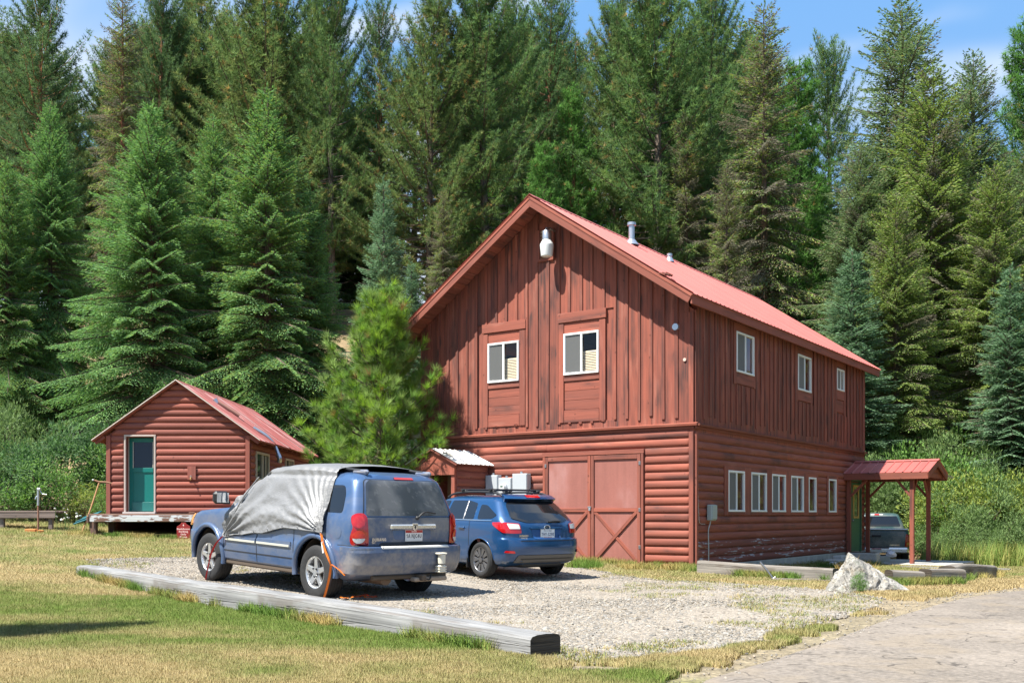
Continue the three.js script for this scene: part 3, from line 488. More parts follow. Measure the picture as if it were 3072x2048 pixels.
    P('pane', new THREE.PlaneGeometry(W - 0.1, H - 0.1), phys([0.02, 0.025, 0.022], 0.05), w, [0, 0, -0.018]);
  }
  P('wall_core', wallSheet([[0, 0.62], [CW, 0.62], [CW, 3.28], [CW + rx, ap - 0.12], [0, 3.28]], [], 0.12), cabTrim[4], cabin, [0, 0, -L], [0, Math.PI, 0]);
  P('wall_core', wallSheet([[0.12, 0.62], [L - 0.12, 0.62], [L - 0.12, 3.2], [0.12, 3.2]], [], 0.12), cabTrim[4], cabin, [-CW, 0, -L], [0, -Math.PI / 2, 0]);
  B('floor', CW - 0.26, 0.1, L - 0.3, plainWood, cabin, -CW / 2, CF - 0.1, -L / 2);
  // faded, dented ribbed roof
  const fadeTex = tex(512, 512, (u, v) => { const a = fbm(u * 6, v * 3, 911, 5, 6, 3), s = fbm(u * 50, v * 2, 912, 3, 50, 2); return mix3([0.36, 0.105, 0.09], [0.50, 0.36, 0.34], sstep(0.46, 0.66, a * 0.55 + s * 0.45) * 0.85).map((q) => q * (0.85 + 0.3 * s)); }, { rep: [0.35, 0.35] });
  const cr = [std([1, 1, 1], 0.45, { map: fadeTex }), std([0.9, 0.94, 0.94], 0.4, { map: fadeTex })];
  const ang = Math.atan(sl), half = 1.91 + EO, slen = half / Math.cos(ang), zF = FO, zB = -L - 0.2, nP = 9, pw = (zF - zB) / nP;
  for (const s of [1, -1]) {
    const roof = G('roof', cabin, [rx, ap, 0]);
    for (let i = 0; i < nP; i++) { const m = P('roof_panel', ribSheet(pw + 0.004, slen + rr(-0.02, 0.03), 5, 0.016, 0.022), cr[i % 2], roof); const X = new THREE.Vector3(0, 0, s > 0 ? -1 : 1), Y = new THREE.Vector3(-s * Math.cos(ang), Math.sin(ang), 0), Z = new THREE.Vector3().crossVectors(X, Y); m.quaternion.setFromRotationMatrix(new THREE.Matrix4().makeBasis(X, Y, Z)); m.position.set(0, 0, s > 0 ? zF - i * pw : zB + i * pw).addScaledVector(Z, 0.012 + 0.003 * (i % 2)); m.rotateX(rr(-0.004, 0.004)); }
    const dk = P('roof_deck', cb(slen, 0.035, zF - zB - 0.03, 0.004, 'z'), cabTrim[2], roof); dk.rotation.z = -s * ang; dk.position.set(s * Math.cos(ang) * slen / 2, -Math.sin(ang) * slen / 2 - 0.02, (zF + zB) / 2);
    const ed = P('rake_edge', cb(slen + 0.02, 0.022, 0.02, 0.003, 'x'), std([0.62, 0.55, 0.48], 0.55), roof); ed.rotation.z = -s * ang; ed.position.set(s * Math.cos(ang) * slen / 2, -Math.sin(ang) * slen / 2 + 0.012, zF + 0.004);
    for (let i = 0; i < 12; i++) B('rafter_tail', 0.3, 0.09, 0.045, cabTrim[4], roof, s * (half - 0.17), -sl * (half - 0.17) - 0.09, zF - 0.12 - i * 0.64, { r: [0, 0, -s * ang] });
    P('ridge_cap', cb(0.16, 0.006, zF - zB, 0.002, 'z'), cr[0], roof, [s * 0.07, 0.03 - 0.07 * sl, (zF + zB) / 2], [0, 0, -s * ang]);
  }
}
{ // things lying on the cabin roof
  const p = thing('stovepipe', 'short rusty stovepipe lying loose on the faded cabin roof', 'pipe', [CX - 0.98, 4.12, CZ - 1.4], 0.35);
  P('pipe', new THREE.CylinderGeometry(0.07, 0.07, 0.72, 14, 1, true), std([0.32, 0.16, 0.12], 0.7, { side: THREE.DoubleSide }), p, [0, 0, 0], [0, 0, Math.PI / 2 - 0.55]); P('elbow', cyl(0.085, 0.085, 0.14, 14), galv, p, [-0.33, 0.19, 0], [0, 0, 0.6]);
  const g = thing('gutter_piece', 'bent grey gutter piece hanging off the cabin eave', 'gutter', [CX + 0.05, 3.36, CZ - 1.6], 0);
  P('gutter_trough', tube([[-0.35, 0.25, 0.1], [0, 0.02, 0], [0.22, -0.25, -0.05], [0.34, -0.5, 0.02]], 0.055, 7), galv, g); P('crushed_end', tube([[0.32, -0.48, 0], [0.38, -0.6, 0.04], [0.36, -0.7, 0.0]], 0.07, 5), galv, g);
}
{ // porch deck before the cabin door
  const pd = thing('porch_deck', 'old low wooden porch with a peeling white edge board before the teal door', 'porch', [-10.6, 0, -25.55], -0.01), gy = (x) => hgt(-10.6 + x, -25.5);
  for (let i = 0; i < 8; i++) B('deck_board', 4.2, 0.035, 0.155, pick(rotten), pd, 2.08, 1.195 + rr(-0.006, 0.006), -0.06 - i * 0.162, { ax: 'x', jit: 0.012 });
  B('edge_board', 2.7, 0.155, 0.04, peel, pd, 1.42, 1.10, 0.05, { ax: 'x', jit: 0.01 }); B('edge_beam', 1.15, 0.19, 0.12, rotten[4], pd, 3.45, 1.06, -0.02, { ax: 'x', jit: 0.03 });
  B('rim_board', 0.05, 0.16, 1.3, rotten[1], pd, 0.0, 1.08, -0.62, { ax: 'z' });
  for (const [x, z] of [[0.12, -0.02], [0.12, -1.15], [2.92, 0.0], [4.0, -0.05], [2.9, -1.15]]) B('post', 0.15, 1.1 - gy(x) + 0.06, 0.13, pick(rotten), pd, x, (1.1 + gy(x) - 0.06) / 2, z - 0.06, { jit: 0.01 });
  B('joist', 2.8, 0.14, 0.05, rotten[4], pd, 1.5, 1.1, -0.6); P('chip', cb(0.14, 0.05, 0.08, 0.01, 'x', 0.02), rotten[2], pd, [2.35, 1.235, -0.8], [0, 0.4, 0]); P('chip', cb(0.3, 0.04, 0.07, 0.01, 'x', 0.02), rotten[2], pd, [2.6, 1.235, -0.9], [0, -0.1, 0]);
}
{ // parking sign
  const s = thing('parking_sign', 'small dark red wooden sign lettered Bunkhouse Parking Only Please before the cabin porch', 'sign', [-8.09, hgt(-8.09, -25.2) + 0.0, -25.2], 0.02);
  const sh = new THREE.Shape([[-0.16, 0.02], [0.16, 0.02], [0.16, 0.35], [0.07, 0.41], [0.05, 0.45], [-0.05, 0.45], [-0.07, 0.41], [-0.16, 0.35]].map((p) => new THREE.Vector2(...p)));
  const c = document.createElement('canvas'); c.width = 256; c.height = 344; const x = c.getContext('2d'); x.fillStyle = '#8d1f1d'; x.fillRect(0, 0, 256, 344); x.fillStyle = '#f3dcd6'; x.textAlign = 'center'; x.font = 'bold 46px serif'; ['Bunkhouse', 'Parking', 'Only', 'Please'].forEach((t, i) => x.fillText(t, 128, 138 + i * 52)); x.font = 'bold 44px serif'; x.fillText('✦', 128, 70);
  x.beginPath(); x.moveTo(128, 26); x.lineTo(142, 48); x.lineTo(128, 70); x.lineTo(114, 48); x.fill();
  const t = new THREE.CanvasTexture(c); t.colorSpace = THREE.SRGBColorSpace;
  const g = new THREE.ExtrudeGeometry(sh, { depth: 0.025, bevelEnabled: true, bevelSize: 0.004, bevelThickness: 0.004, bevelSegments: 1 }); P('sign_board', boxUV(g), std([0.26, 0.016, 0.014], 0.6), s);
  const fg = new THREE.ShapeGeometry(sh); const p = fg.attributes.position, uv = fg.attributes.uv; for (let i = 0; i < p.count; i++) uv.setXY(i, (p.getX(i) + 0.16) / 0.32, (p.getY(i) - 0.02) / 0.43); P('sign_face', fg, std([1, 1, 1], 0.6, { map: t }), s, [0, 0, 0.032]);
  B('stake', 0.04, 0.5, 0.03, rotten[0], s, 0, 0.15, -0.02);
}
{ // mattock leaning on the cabin corner
  const x0 = -10.92, z0 = -25.9, y0 = hgt(x0, z0), m = thing('mattock', 'rusty mattock leaning head up against the cabin corner', 'tool', [x0, y0, z0]);
  P('handle', tube([[0, 0, 0], [0.12, 0.6, -0.25], [0.26, 1.34, -0.5]], 0.02, 8), std([0.42, 0.22, 0.10], 0.8), m);
  P('head', tube([[0.14, 1.4, -0.46], [0.26, 1.36, -0.5], [0.42, 1.35, -0.54], [0.55, 1.32, -0.58]], 0.024, 6), std([0.33, 0.17, 0.1], 0.8), m); P('blade', cb(0.05, 0.035, 0.09, 0.008), galv, m, [0.12, 1.405, -0.455], [0, 0.3, 0.2]);
}
{ // low wooden platform, water standpipe and block at the left
  const gx = -13.75, gz = -26.6, gy = hgt(gx, gz), w = thing('plank_bench', 'long low weathered plank bench at the shrub edge', 'bench', [gx, gy, gz], 0.02);
  const old = tints(woodTex([0.27, 0.2, 0.17], [0.09, 0.07, 0.06], [0.4, 0.34, 0.3], 0.6, 46, 512, 512));
  for (let i = 0; i < 3; i++) B('plank', 3.4, 0.05, 0.26, old[i], w, 0.2, 0.44 + rr(0, 0.01), -0.28 * i, { ax: 'x', jit: 0.015 }); B('apron', 3.4, 0.14, 0.05, old[1], w, 0.2, 0.35, 0.1, { ax: 'x' });
  for (const x of [-1.3, 0.5, 1.75]) B('leg', 0.1, 0.4, 0.1, old[4], w, x, 0.19, 0.02);
  const s = thing('water_standpipe', 'rusty frost-free water standpipe with a galvanised head beside the plank bench', 'standpipe', [-12.05, gy, -26.0]);
  P('pipe', cyl(0.022, 0.022, 1.05, 10), std([0.25, 0.12, 0.08], 0.8), s, [0, 0.42, 0]); P('riser', cyl(0.03, 0.03, 0.4, 10), galv, s, [0, 0.8, 0]); P('head', cb(0.09, 0.07, 0.08, 0.015), galv, s, [0.02, 1.01, 0]); P('lever', tube([[0.04, 1.0, 0], [0.1, 0.9, 0], [0.23, 0.88, 0.02]], 0.012), galv, s); P('spout', tube([[0, 0.86, 0], [-0.05, 0.8, 0.02], [-0.05, 0.76, 0.03]], 0.016), galv, s);
  const b = thing('clay_block', 'orange clay block at the foot of the water standpipe', 'block', [-12.1, hgt(-12.1, -25.8), -25.8], 0.06), cm = std([0.52, 0.2, 0.06], 0.9); P('block', cb(0.26, 0.13, 0.16, 0.012, 'x', 0.008), cm, b, [-0.03, 0.05, 0]); P('block', cb(0.15, 0.1, 0.15, 0.012, 'x', 0.008), cm, b, [0.2, 0.035, 0.0], [0, 0.3, 0]);
}
// ---------------------------------------------------------------- lean-to shed on the barn front (in the barn's own axes)
const onBarn = (x, y, z) => new THREE.Vector3(x, y, z).applyAxisAngle(new THREE.Vector3(0, 1, 0), YAWB).add(new THREE.Vector3(...CB)).toArray();
{
  const xm = -5.894, hw = 0.62, D = 1.28, s = thing('lean_to_shed', 'little red shed with a white metal gable roof against the barn wall', 'shed', onBarn(xm, 0, 0.05), YAWB), g0 = -0.05, ev = 2.36, ap = 2.68;
  const whiteRoof = std([0.6, 0.61, 0.62], 0.4, { metalness: 0.2, map: tex(256, 256, (u, v) => { const a = fbm(u * 8, v * 4, 930, 4, 8, 4); return mix3([0.95, 0.95, 0.95], [0.55, 0.48, 0.42], sstep(0.55, 0.8, a)); }, { rep: [0.8, 0.8] }) });
  const sideW = G('side_wall', s, [hw, 0, D], [0, Math.PI / 2, 0]); B('wall_core', D, ev - 0.02, 0.05, backing, sideW, D / 2, (ev + 0.02) / 2, -0.03); logWall(sideW, 0.07, D - 0.03, 0.1, 13, 0.1745, 0.036, [], barnLogs);
  const sideL = G('side_wall', s, [-hw, 0, 0], [0, -Math.PI / 2, 0]); B('wall_core', D, ev - 0.02, 0.05, backing, sideL, D / 2, (ev + 0.02) / 2, -0.03);
  for (const q of [-1, 1]) B('door_post', 0.1, ev + 0.02, 0.08, trimMats[q > 0 ? 2 : 0], s, q * (hw - 0.05), ev / 2, D - 0.03);
  const gt = new THREE.ExtrudeGeometry(new THREE.Shape([[-hw - 0.02, 2.1], [hw + 0.02, 2.1], [hw + 0.02, 2.33], [0, 2.65], [-hw - 0.02, 2.33]].map((p) => new THREE.Vector2(...p))), { depth: 0.03, bevelEnabled: false }); P('gable_panel', boxUV(gt, 'x'), trimMats[2], s, [0, 0, D + 0.012]);
  B('back_panel', 2 * hw - 0.1, 2.3, 0.03, plainWood, s, 0, 1.15, 0.05);
  const sl = (ap - ev + 0.04) / (hw + 0.12), ang = Math.atan(sl), slen = (hw + 0.14) / Math.cos(ang);
  for (const q of [1, -1]) { const roof = G('roof', s, [0, ap + 0.03, 0]); for (let i = 0; i < 2; i++) { const m = P('roof_panel', ribSheet(0.72, slen, 4, 0.018, 0.028), whiteRoof, roof); const X = new THREE.Vector3(0, 0, q > 0 ? -1 : 1), Y = new THREE.Vector3(-q * Math.cos(ang), Math.sin(ang), 0), Z = new THREE.Vector3().crossVectors(X, Y); m.quaternion.setFromRotationMatrix(new THREE.Matrix4().makeBasis(X, Y, Z)); m.position.set(0, 0, q > 0 ? D + 0.13 - i * 0.715 : D + 0.13 - 1.43 + i * 0.715).addScaledVector(Z, 0.006 + i * 0.004); }
    const rk = P('rake_board', cb(slen, 0.05, 0.025, 0.003, 'x'), trimMats[4], roof); rk.rotation.z = -q * ang; rk.position.set(q * Math.cos(ang) * slen / 2, -Math.sin(ang) * slen / 2 - 0.02, D + 0.1);
    const dk = P('roof_deck', cb(slen - 0.02, 0.02, D + 0.1, 0.003, 'z'), backing, roof); dk.rotation.z = -q * ang; dk.position.set(q * Math.cos(ang) * slen / 2, -Math.sin(ang) * slen / 2 - 0.012, (D + 0.1) / 2); }
}
{ // electrical boxes on the barn front
  const grey = std([0.42, 0.45, 0.48], 0.4);
  const box = (x0, x1, y0, y1, label, meter) => {
    const w = x1 - x0, h = y1 - y0, b = thing('electrical_box', label, 'electrical box', onBarn((x0 + x1) / 2, y0, 0.05), YAWB, 'grey electrical boxes on the barn front');
    P('case', cb(w, h, 0.16, 0.008), grey, b, [0, h / 2, 0.08]); P('cover', cb(w - 0.02, h - 0.03, 0.012, 0.004), grey, b, [0, h / 2, 0.166]); P('hub', cyl(0.035, 0.035, 0.06, 10), galv, b, [0, h + 0.02, 0.08]);
    if (meter) { const m = G('meter', b, [0, h - 0.22, 0.18]); P('meter_ring', new THREE.CylinderGeometry(0.085, 0.09, 0.05, 20), galv, m, [0, 0, 0], [Math.PI / 2, 0, 0]); P('meter_glass', new THREE.CylinderGeometry(0.07, 0.08, 0.1, 20), phys([0.7, 0.72, 0.72], 0.1, {}), m, [0, 0, 0.06], [Math.PI / 2, 0, 0]); B('meter_display', 0.07, 0.035, 0.01, std([0.08, 0.14, 0.1], 0.3), m, 0, 0.02, 0.112); }
    P('conduit', cyl(0.025, 0.025, y0, 8), grey, b, [0, -y0 / 2, 0.06]);
  };
  box(-5.24, -4.89, 1.15, 2.12, 'plain grey electrical box next to the little shed'); box(-4.87, -4.50, 1.3, 2.05, 'grey electrical box with a round glass meter', true); box(-4.47, -4.06, 1.1, 2.14, 'tallest grey electrical box, between the meter and the barn doors');
}
{ // telephone box and conduit on the right wall
  const u = thing('utility_box', 'grey utility box with a thin conduit on the barn side wall', 'utility box', onBarn(0.05, 0, -0.62), YAWB + Math.PI / 2), m = std([0.33, 0.38, 0.37], 0.55);
  P('box', cb(0.26, 0.34, 0.12, 0.02), m, u, [0, 1.24, 0.06]); P('lid', cb(0.23, 0.3, 0.02, 0.008), m, u, [0.01, 1.25, 0.125]); P('conduit', tube([[-0.05, 1.08, 0.06], [-0.06, 1.0, 0.05], [-0.1, 0.9, 0.035], [-0.1, 0.5, 0.035], [-0.1, 0.0, 0.035]], 0.012, 6), std([0.4, 0.43, 0.43], 0.5), u);
  P('cable', tube([[-0.5, 1.7, -0.02], [-0.5, 1.2, -0.005], [-0.47, 1.03, -0.0], [-0.2, 1.0, 0.0]], 0.006, 5), std([0.5, 0.47, 0.42], 0.7), u);
}
{ // dusk lamp under the gable peak
  const l = thing('yard_lamp', 'white glass yard lamp with a metal cap under the barn gable', 'lamp', onBarn(-3.42, 6.95, 0.36), YAWB), milk = phys([0.72, 0.73, 0.72], 0.25, {});
  P('shade', new THREE.LatheGeometry([[0.0, 0], [0.10, 0.01], [0.13, 0.03], [0.155, 0.26], [0.15, 0.29], [0.10, 0.38], [0.085, 0.4]].map((p) => new THREE.Vector2(...p)), 20), milk, l); P('cap', new THREE.LatheGeometry([[0.10, 0.38], [0.105, 0.4], [0.105, 0.58], [0.05, 0.6], [0.03, 0.66], [0, 0.66]].map((p) => new THREE.Vector2(...p)), 18), galv, l); P('arm', tube([[0, 0.6, 0], [0, 0.68, -0.1], [0, 0.66, -0.33]], 0.02), galv, l);
}
// ---------------------------------------------------------------- entry porch on the right wall of the barn
{
  const p = thing('entry_porch', 'gabled porch roof of red metal on four braced posts beside the barn entry door', 'porch', onBarn(0, 0, -10.98), YAWB + Math.PI / 2), T = trimMats;   // local x along the wall, z outward
  const gyA = -0.2, sl = 0.33, ap = 2.74, half = 1.15, ang = Math.atan(sl), slen = half / Math.cos(ang), out = 2.36;
  for (const q of [1, -1]) { const roof = G('roof', p, [0, ap, 0]); for (let i = 0; i < 5; i++) { const w = (out - 0.03) / 5, m = P('roof_panel', ribSheet(w + 0.001, slen, 2, 0.022, 0.024), i % 2 ? roofMat : roofMat2, roof); const X = new THREE.Vector3(0, 0, q > 0 ? -1 : 1), Y = new THREE.Vector3(-q * Math.cos(ang), Math.sin(ang), 0), Z = new THREE.Vector3().crossVectors(X, Y); m.quaternion.setFromRotationMatrix(new THREE.Matrix4().makeBasis(X, Y, Z)); m.position.set(0, 0, q > 0 ? out - i * w : 0.03 + i * w).addScaledVector(Z, 0.004 + 0.002 * (i % 2)); }
    const dk = P('roof_deck', cb(slen - 0.02, 0.03, out - 0.08, 0.003, 'z'), T[4], roof); dk.rotation.z = -q * ang; dk.position.set(q * Math.cos(ang) * slen / 2, -Math.sin(ang) * slen / 2 - 0.02, out / 2);
    P('ridge_cap', cb(0.15, 0.008, out, 0.002, 'z'), roofMat2, roof, [q * 0.07, 0.032 - 0.07 * sl, out / 2 + 0.02], [0, 0, -q * ang]);
    const rk = P('rake_board', cb(slen, 0.16, 0.035, 0.004, 'x'), T[q > 0 ? 3 : 0], roof); rk.rotation.z = -q * ang; rk.position.set(q * Math.cos(ang) * slen / 2, -Math.sin(ang) * slen / 2 - 0.09, out - 0.03);
    B('fascia', 0.035, 0.18, out - 0.06, T[1], roof, q * (half - 0.02), -sl * half - 0.09, out / 2, { ax: 'z' });
    B('beam', 0.1, 0.15, out - 0.12, T[4], p, q * 0.93, ap - sl * 0.93 - 0.16, out / 2, { ax: 'z' });
    for (const z of [0.12, 1.86]) { const h = 2.2 - gyA; B('post', 0.11, h, 0.11, T[z > 1 ? 0 : 4], p, q * 0.93, gyA + h / 2 - 0.02, z); P('brace', barBetween([q * 0.93, 1.72, z < 1 ? z + 0.05 : z - 0.05], [q * 0.93, 2.18, z < 1 ? z + 0.5 : z - 0.42], 0.08, 0.06), T[1], p); if (z > 1) P('brace', barBetween([q * 0.88, 1.72, z], [q * 0.42, 2.2, z], 0.08, 0.06), T[2], p); }
  }
  const gp = new THREE.ExtrudeGeometry(new THREE.Shape([[-1.05, ap - sl * 1.05 - 0.16], [1.05, ap - sl * 1.05 - 0.16], [1.05, ap - sl * 1.05 - 0.05], [0, ap - 0.06], [-1.05, ap - sl * 1.05 - 0.05]].map((q) => new THREE.Vector2(...q))), { depth: 0.02, bevelEnabled: false }); P('gable_panel', boxUV(gp, 'x'), T[0], p, [0, 0, out - 0.14]);
  P('gutter_spout', barBetween([1.1, 2.34, out - 0.05], [1.5, 2.28, out + 0.05], 0.06, 0.05), galv, p);
  const sl2 = thing('concrete_slab', 'low concrete slab and step under the entry porch', 'slab', onBarn(0, -0.2, -11.0), YAWB + Math.PI / 2); P('slab', cb(3.0, 0.12, 2.9, 0.01), concrete, sl2, [0.2, -0.02, 1.5]); P('step', cb(1.5, 0.16, 0.8, 0.015), concrete, sl2, [-0.1, 0.1, 0.45]);
  const tub = thing('planter_box', 'grey concrete planter box before the entry porch', 'planter', onBarn(0.75, -0.16, -9.3), YAWB); P('box', cb(0.8, 0.3, 0.35, 0.02), concrete, tub, [0, 0.15, 0]); P('soil', cb(0.7, 0.03, 0.26, 0.005), std([0.06, 0.045, 0.03], 1), tub, [0, 0.3, 0]);
  const bag = thing('plastic_bag', 'crumpled white plastic bag on the porch step', 'bag', onBarn(1.1, -0.02, -10.7), 0.4); const bg = new THREE.IcosahedronGeometry(0.12, 3), bp = bg.attributes.position; for (let i = 0; i < bp.count; i++) { const x = bp.getX(i), y = bp.getY(i), z = bp.getZ(i), k = 1 + 0.55 * (fbm(x * 9 + 4, y * 9 + z * 7, 950, 3) - 0.5) * 2; bp.setXYZ(i, x * k * 1.3, Math.max(-0.1, y * k * 0.8), z * k); } bg.computeVertexNormals(); P('bag', bg, std([0.6, 0.62, 0.68], 0.5), bag, [0, 0.08, 0]);
}
// ---------------------------------------------------------------- timbers
const greyTex = tex(1024, 1024, (u, v) => {   // sun-bleached timber with drying cracks along the grain
  const g = fbm(u * 90, v * 3, 961, 4, 90, 3), b = fbm(u * 6, v * 5, 962, 4, 6, 5), cr = Math.abs(fbm(u * 22, v * 1.0, 963, 4, 22, 1) - 0.5), br = fbm(u * 9, v * 7, 964, 4, 9, 7);
  let m = 0.235 + 0.24 * (g - 0.5) + 0.17 * (b - 0.5); let c = [m * 1.0, m * 0.99, m * 0.98]; c = mix3(c, [0.14, 0.118, 0.10], sstep(0.52, 0.7, br) * 0.6);
  return mix3(c, [0.06, 0.05, 0.045], (1 - sstep(0.004, 0.016, cr)) * 0.9 * sstep(0.42, 0.55, fbm(u * 12, v * 6, 965, 3, 12, 6) + 0.06));
}, { rep: [0.9, 0.32] });
const greyBump = tex(512, 512, (u, v) => { const cr = Math.abs(fbm(u * 22, v * 1.0, 963, 4, 22, 1) - 0.5); return 0.5 * sstep(0.0, 0.02, cr) + 0.5 * fbm(u * 90, v * 4, 966, 3, 90, 4); }, { data: true, rep: [0.9, 0.32] });
const greyWood = std([1, 1, 1], 0.9, { map: greyTex, bumpMap: greyBump, bumpScale: 0.012 });
const greyWood2 = std([0.95, 0.86, 0.76], 0.92, { map: greyTex, bumpMap: greyBump, bumpScale: 0.012 });
function timber(name, label, a, b, w, ha, hb, mat, group, sag = 0) {       // from a to b in plan [x, z], top height above ground at each end
  const t = thing(name, label, 'timber', [a[0], 0, a[1]], 0, group), dx = b[0] - a[0], dz = b[1] - a[1], L = Math.hypot(dx, dz), nx = -dz / L, nz = dx / L, n = Math.max(4, Math.round(L * 3)), sd = R() * 50;
  const prof = [[-0.5, -0.05], [-0.5, 0.82], [-0.44, 0.95], [-0.3, 1], [0, 1.01], [0.3, 1], [0.44, 0.95], [0.5, 0.82], [0.5, -0.05]];
  const g = grid(prof.length - 1, n, (u, v) => { const k = prof[Math.round(u * (prof.length - 1))], x = a[0] + dx * v, z = a[1] + dz * v, gy = hgt(x, z), top = lerp(ha, hb, v) + sag * Math.sin(v * Math.PI) , wv = 0.02 * (fbm(v * L * 0.8 + sd, u * 4, 970, 3) - 0.5); const off = k[0] * w + wv, y = k[1] < 0 ? gy - 0.06 : gy + k[1] * top + wv; return [x - a[0] + nx * off, y, z - a[1] + nz * off, u * 1.1 + sd, v * L + sd]; });
  P('beam', g, mat, t);
  for (const v of [0, 1]) { const x = a[0] + dx * v, z = a[1] + dz * v, gy = hgt(x, z), top = lerp(ha, hb, v), pts = prof.map((k) => [x - a[0] + nx * k[0] * w, k[1] < 0 ? gy - 0.06 : gy + k[1] * top, z - a[1] + nz * k[0] * w]); const pos = [], uv = []; for (let i = 1; i + 1 < pts.length; i++) { const tri = v ? [pts[0], pts[i], pts[i + 1]] : [pts[0], pts[i + 1], pts[i]]; for (const q of tri) { pos.push(...q); uv.push(q[1] * 3, q[0] * 3 + q[2]); } } const e = new THREE.BufferGeometry(); e.setAttribute('position', new THREE.Float32BufferAttribute(pos, 3)); e.setAttribute('uv', new THREE.Float32BufferAttribute(uv, 2)); e.computeVertexNormals(); P('cut_end', e, std(v ? [0.5, 0.46, 0.42] : [0.3, 0.24, 0.18], 0.95, { map: greyTex, bumpMap: greyBump, bumpScale: 0.02 }), t); }
  return t;
}
timber('weathered_beam', 'long thick sun-bleached grey beam bordering the lawn and the gravel', [0.28, -8.52], [-7.05, -16.95], 0.34, 0.20, 0.17, greyWood, undefined, 0.10);
const GRP = 'landscape timbers edging the barn lawn';
timber('landscape_timber', 'long grey landscape timber parallel to the barn side wall', [3.7, -20.1], [5.75, -18.15], 0.24, 0.27, 0.24, greyWood2, GRP);
timber('landscape_timber', 'thin half-buried board lying before the long landscape timber', [4.66, -18.35], [5.6, -17.95], 0.1, 0.05, 0.05, greyWood2, GRP);
timber('landscape_timber', 'short brown landscape timber touching the right of the boulder', [6.3, -17.1], [6.9, -17.25], 0.24, 0.27, 0.24, greyWood2, GRP);
timber('landscape_timber', 'dark brown landscape timber with a split end in the middle of the row', [6.93, -17.15], [7.66, -17.5], 0.28, 0.29, 0.27, greyWood2, GRP);
timber('landscape_timber', 'long tilted grey landscape timber bending towards the asphalt lane', [7.6, -17.85], [9.6, -20.6], 0.3, 0.3, 0.32, greyWood2, GRP);
timber('landscape_timber', 'last small landscape timber at the lane corner of the row', [9.65, -20.8], [10.6, -22.6], 0.24, 0.26, 0.2, greyWood2, GRP);
timber('landscape_timber', 'thin pale board along the far edge of the barn lawn', [9.85, -25.9], [11.9, -24.4], 0.1, 0.06, 0.06, greyWood, GRP);
{ const s = thing('metal_stake', 'dark metal stake leaning over the long landscape timber', 'stake', [4.72, hgt(4.72, -18.35), -18.35]); P('stake', tube([[0, 0, 0], [-0.12, 0.18, -0.06], [-0.24, 0.34, -0.12]], 0.02, 6), steel, s); P('tip', cb(0.06, 0.1, 0.03, 0.006), steel, s, [0.01, 0.03, 0], [0, 0, 0.6]); }
{ // boulder
  const bt = tex(512, 512, (u, v) => { const a = fbm(u * 6, v * 6, 981, 5, 6, 6), f = fbm(u * 40, v * 40, 982, 4, 40, 40), d = fbm(u * 14, v * 14, 983, 4, 14, 14); let c = mix3([0.36, 0.345, 0.32], [0.6, 0.58, 0.54], sstep(0.35, 0.65, a)); c = mix3(c, [0.48, 0.40, 0.28], sstep(0.55, 0.75, d) * 0.6); c = mix3(c, [0.10, 0.10, 0.095], sstep(0.54, 0.68, f) * 0.75); c = mix3(c, [0.25, 0.26, 0.2], sstep(0.58, 0.7, fbm(u * 9, v * 9, 988, 5, 9, 9)) * 0.6); return c.map((q) => q * (0.8 + 0.4 * f)); }, { rep: [0.7, 0.7] });
  const bb = tex(512, 512, (u, v) => fbm(u * 16, v * 16, 984, 5, 16, 16), { data: true, rep: [0.9, 0.9] });
  const g0 = new THREE.IcosahedronGeometry(1, 40), p = g0.attributes.position;
  const planes = [[0.5, 0.87, 0.05, 0.44], [0.42, 0.8, 0.42, 0.47], [-0.8, 0.6, 0.05, 0.6], [-0.45, 0.85, 0.25, 0.68], [-0.55, 0.45, 0.7, 0.62], [0.05, 0.38, 0.92, 0.52], [0.55, 0.3, 0.78, 0.66], [-1, 0.12, 0.1, 0.74], [0, 0.2, -1, 0.6], [0.5, 0.5, -0.7, 0.5], [-0.8, 0.3, -0.5, 0.66]].map((q) => { const l = Math.hypot(q[0], q[1], q[2]); return [q[0] / l, q[1] / l, q[2] / l, q[3]]; });
  for (let i = 0; i < p.count; i++) { let x = p.getX(i), y = p.getY(i), z = p.getZ(i), r = 1.15; for (const q of planes) { const k = q[0] * x + q[1] * y + q[2] * z; if (k > 0.01) r = Math.min(r, q[3] / k); } r += 0.17 * (fbm(x * 2.8 + 7, y * 2.8 + z * 2.5, 985, 5) - 0.5) - 0.10 * (0.25 - Math.abs(fbm(x * 3.4 + 1, y * 4 + z * 3, 987, 4) - 0.5)) + 0.05 * (fbm(x * 10 + 3, y * 10 + z * 9, 986, 3) - 0.5); p.setXYZ(i, x * r, Math.max(-0.3, y * r), z * r); }
  const g = boxUV(toCreasedNormals(g0, 0.7)); const b = P('boulder', g, std([0.62, 0.61, 0.6], 0.92, { map: bt, bumpMap: bb, bumpScale: 0.03 }), scene, [5.50, 0.0, -15.9], [0, -0.15, 0.0]); b.scale.set(0.80, 0.86, 0.55); tag(b, 'large pale grey boulder at the end of the gravel lot', 'boulder');
}

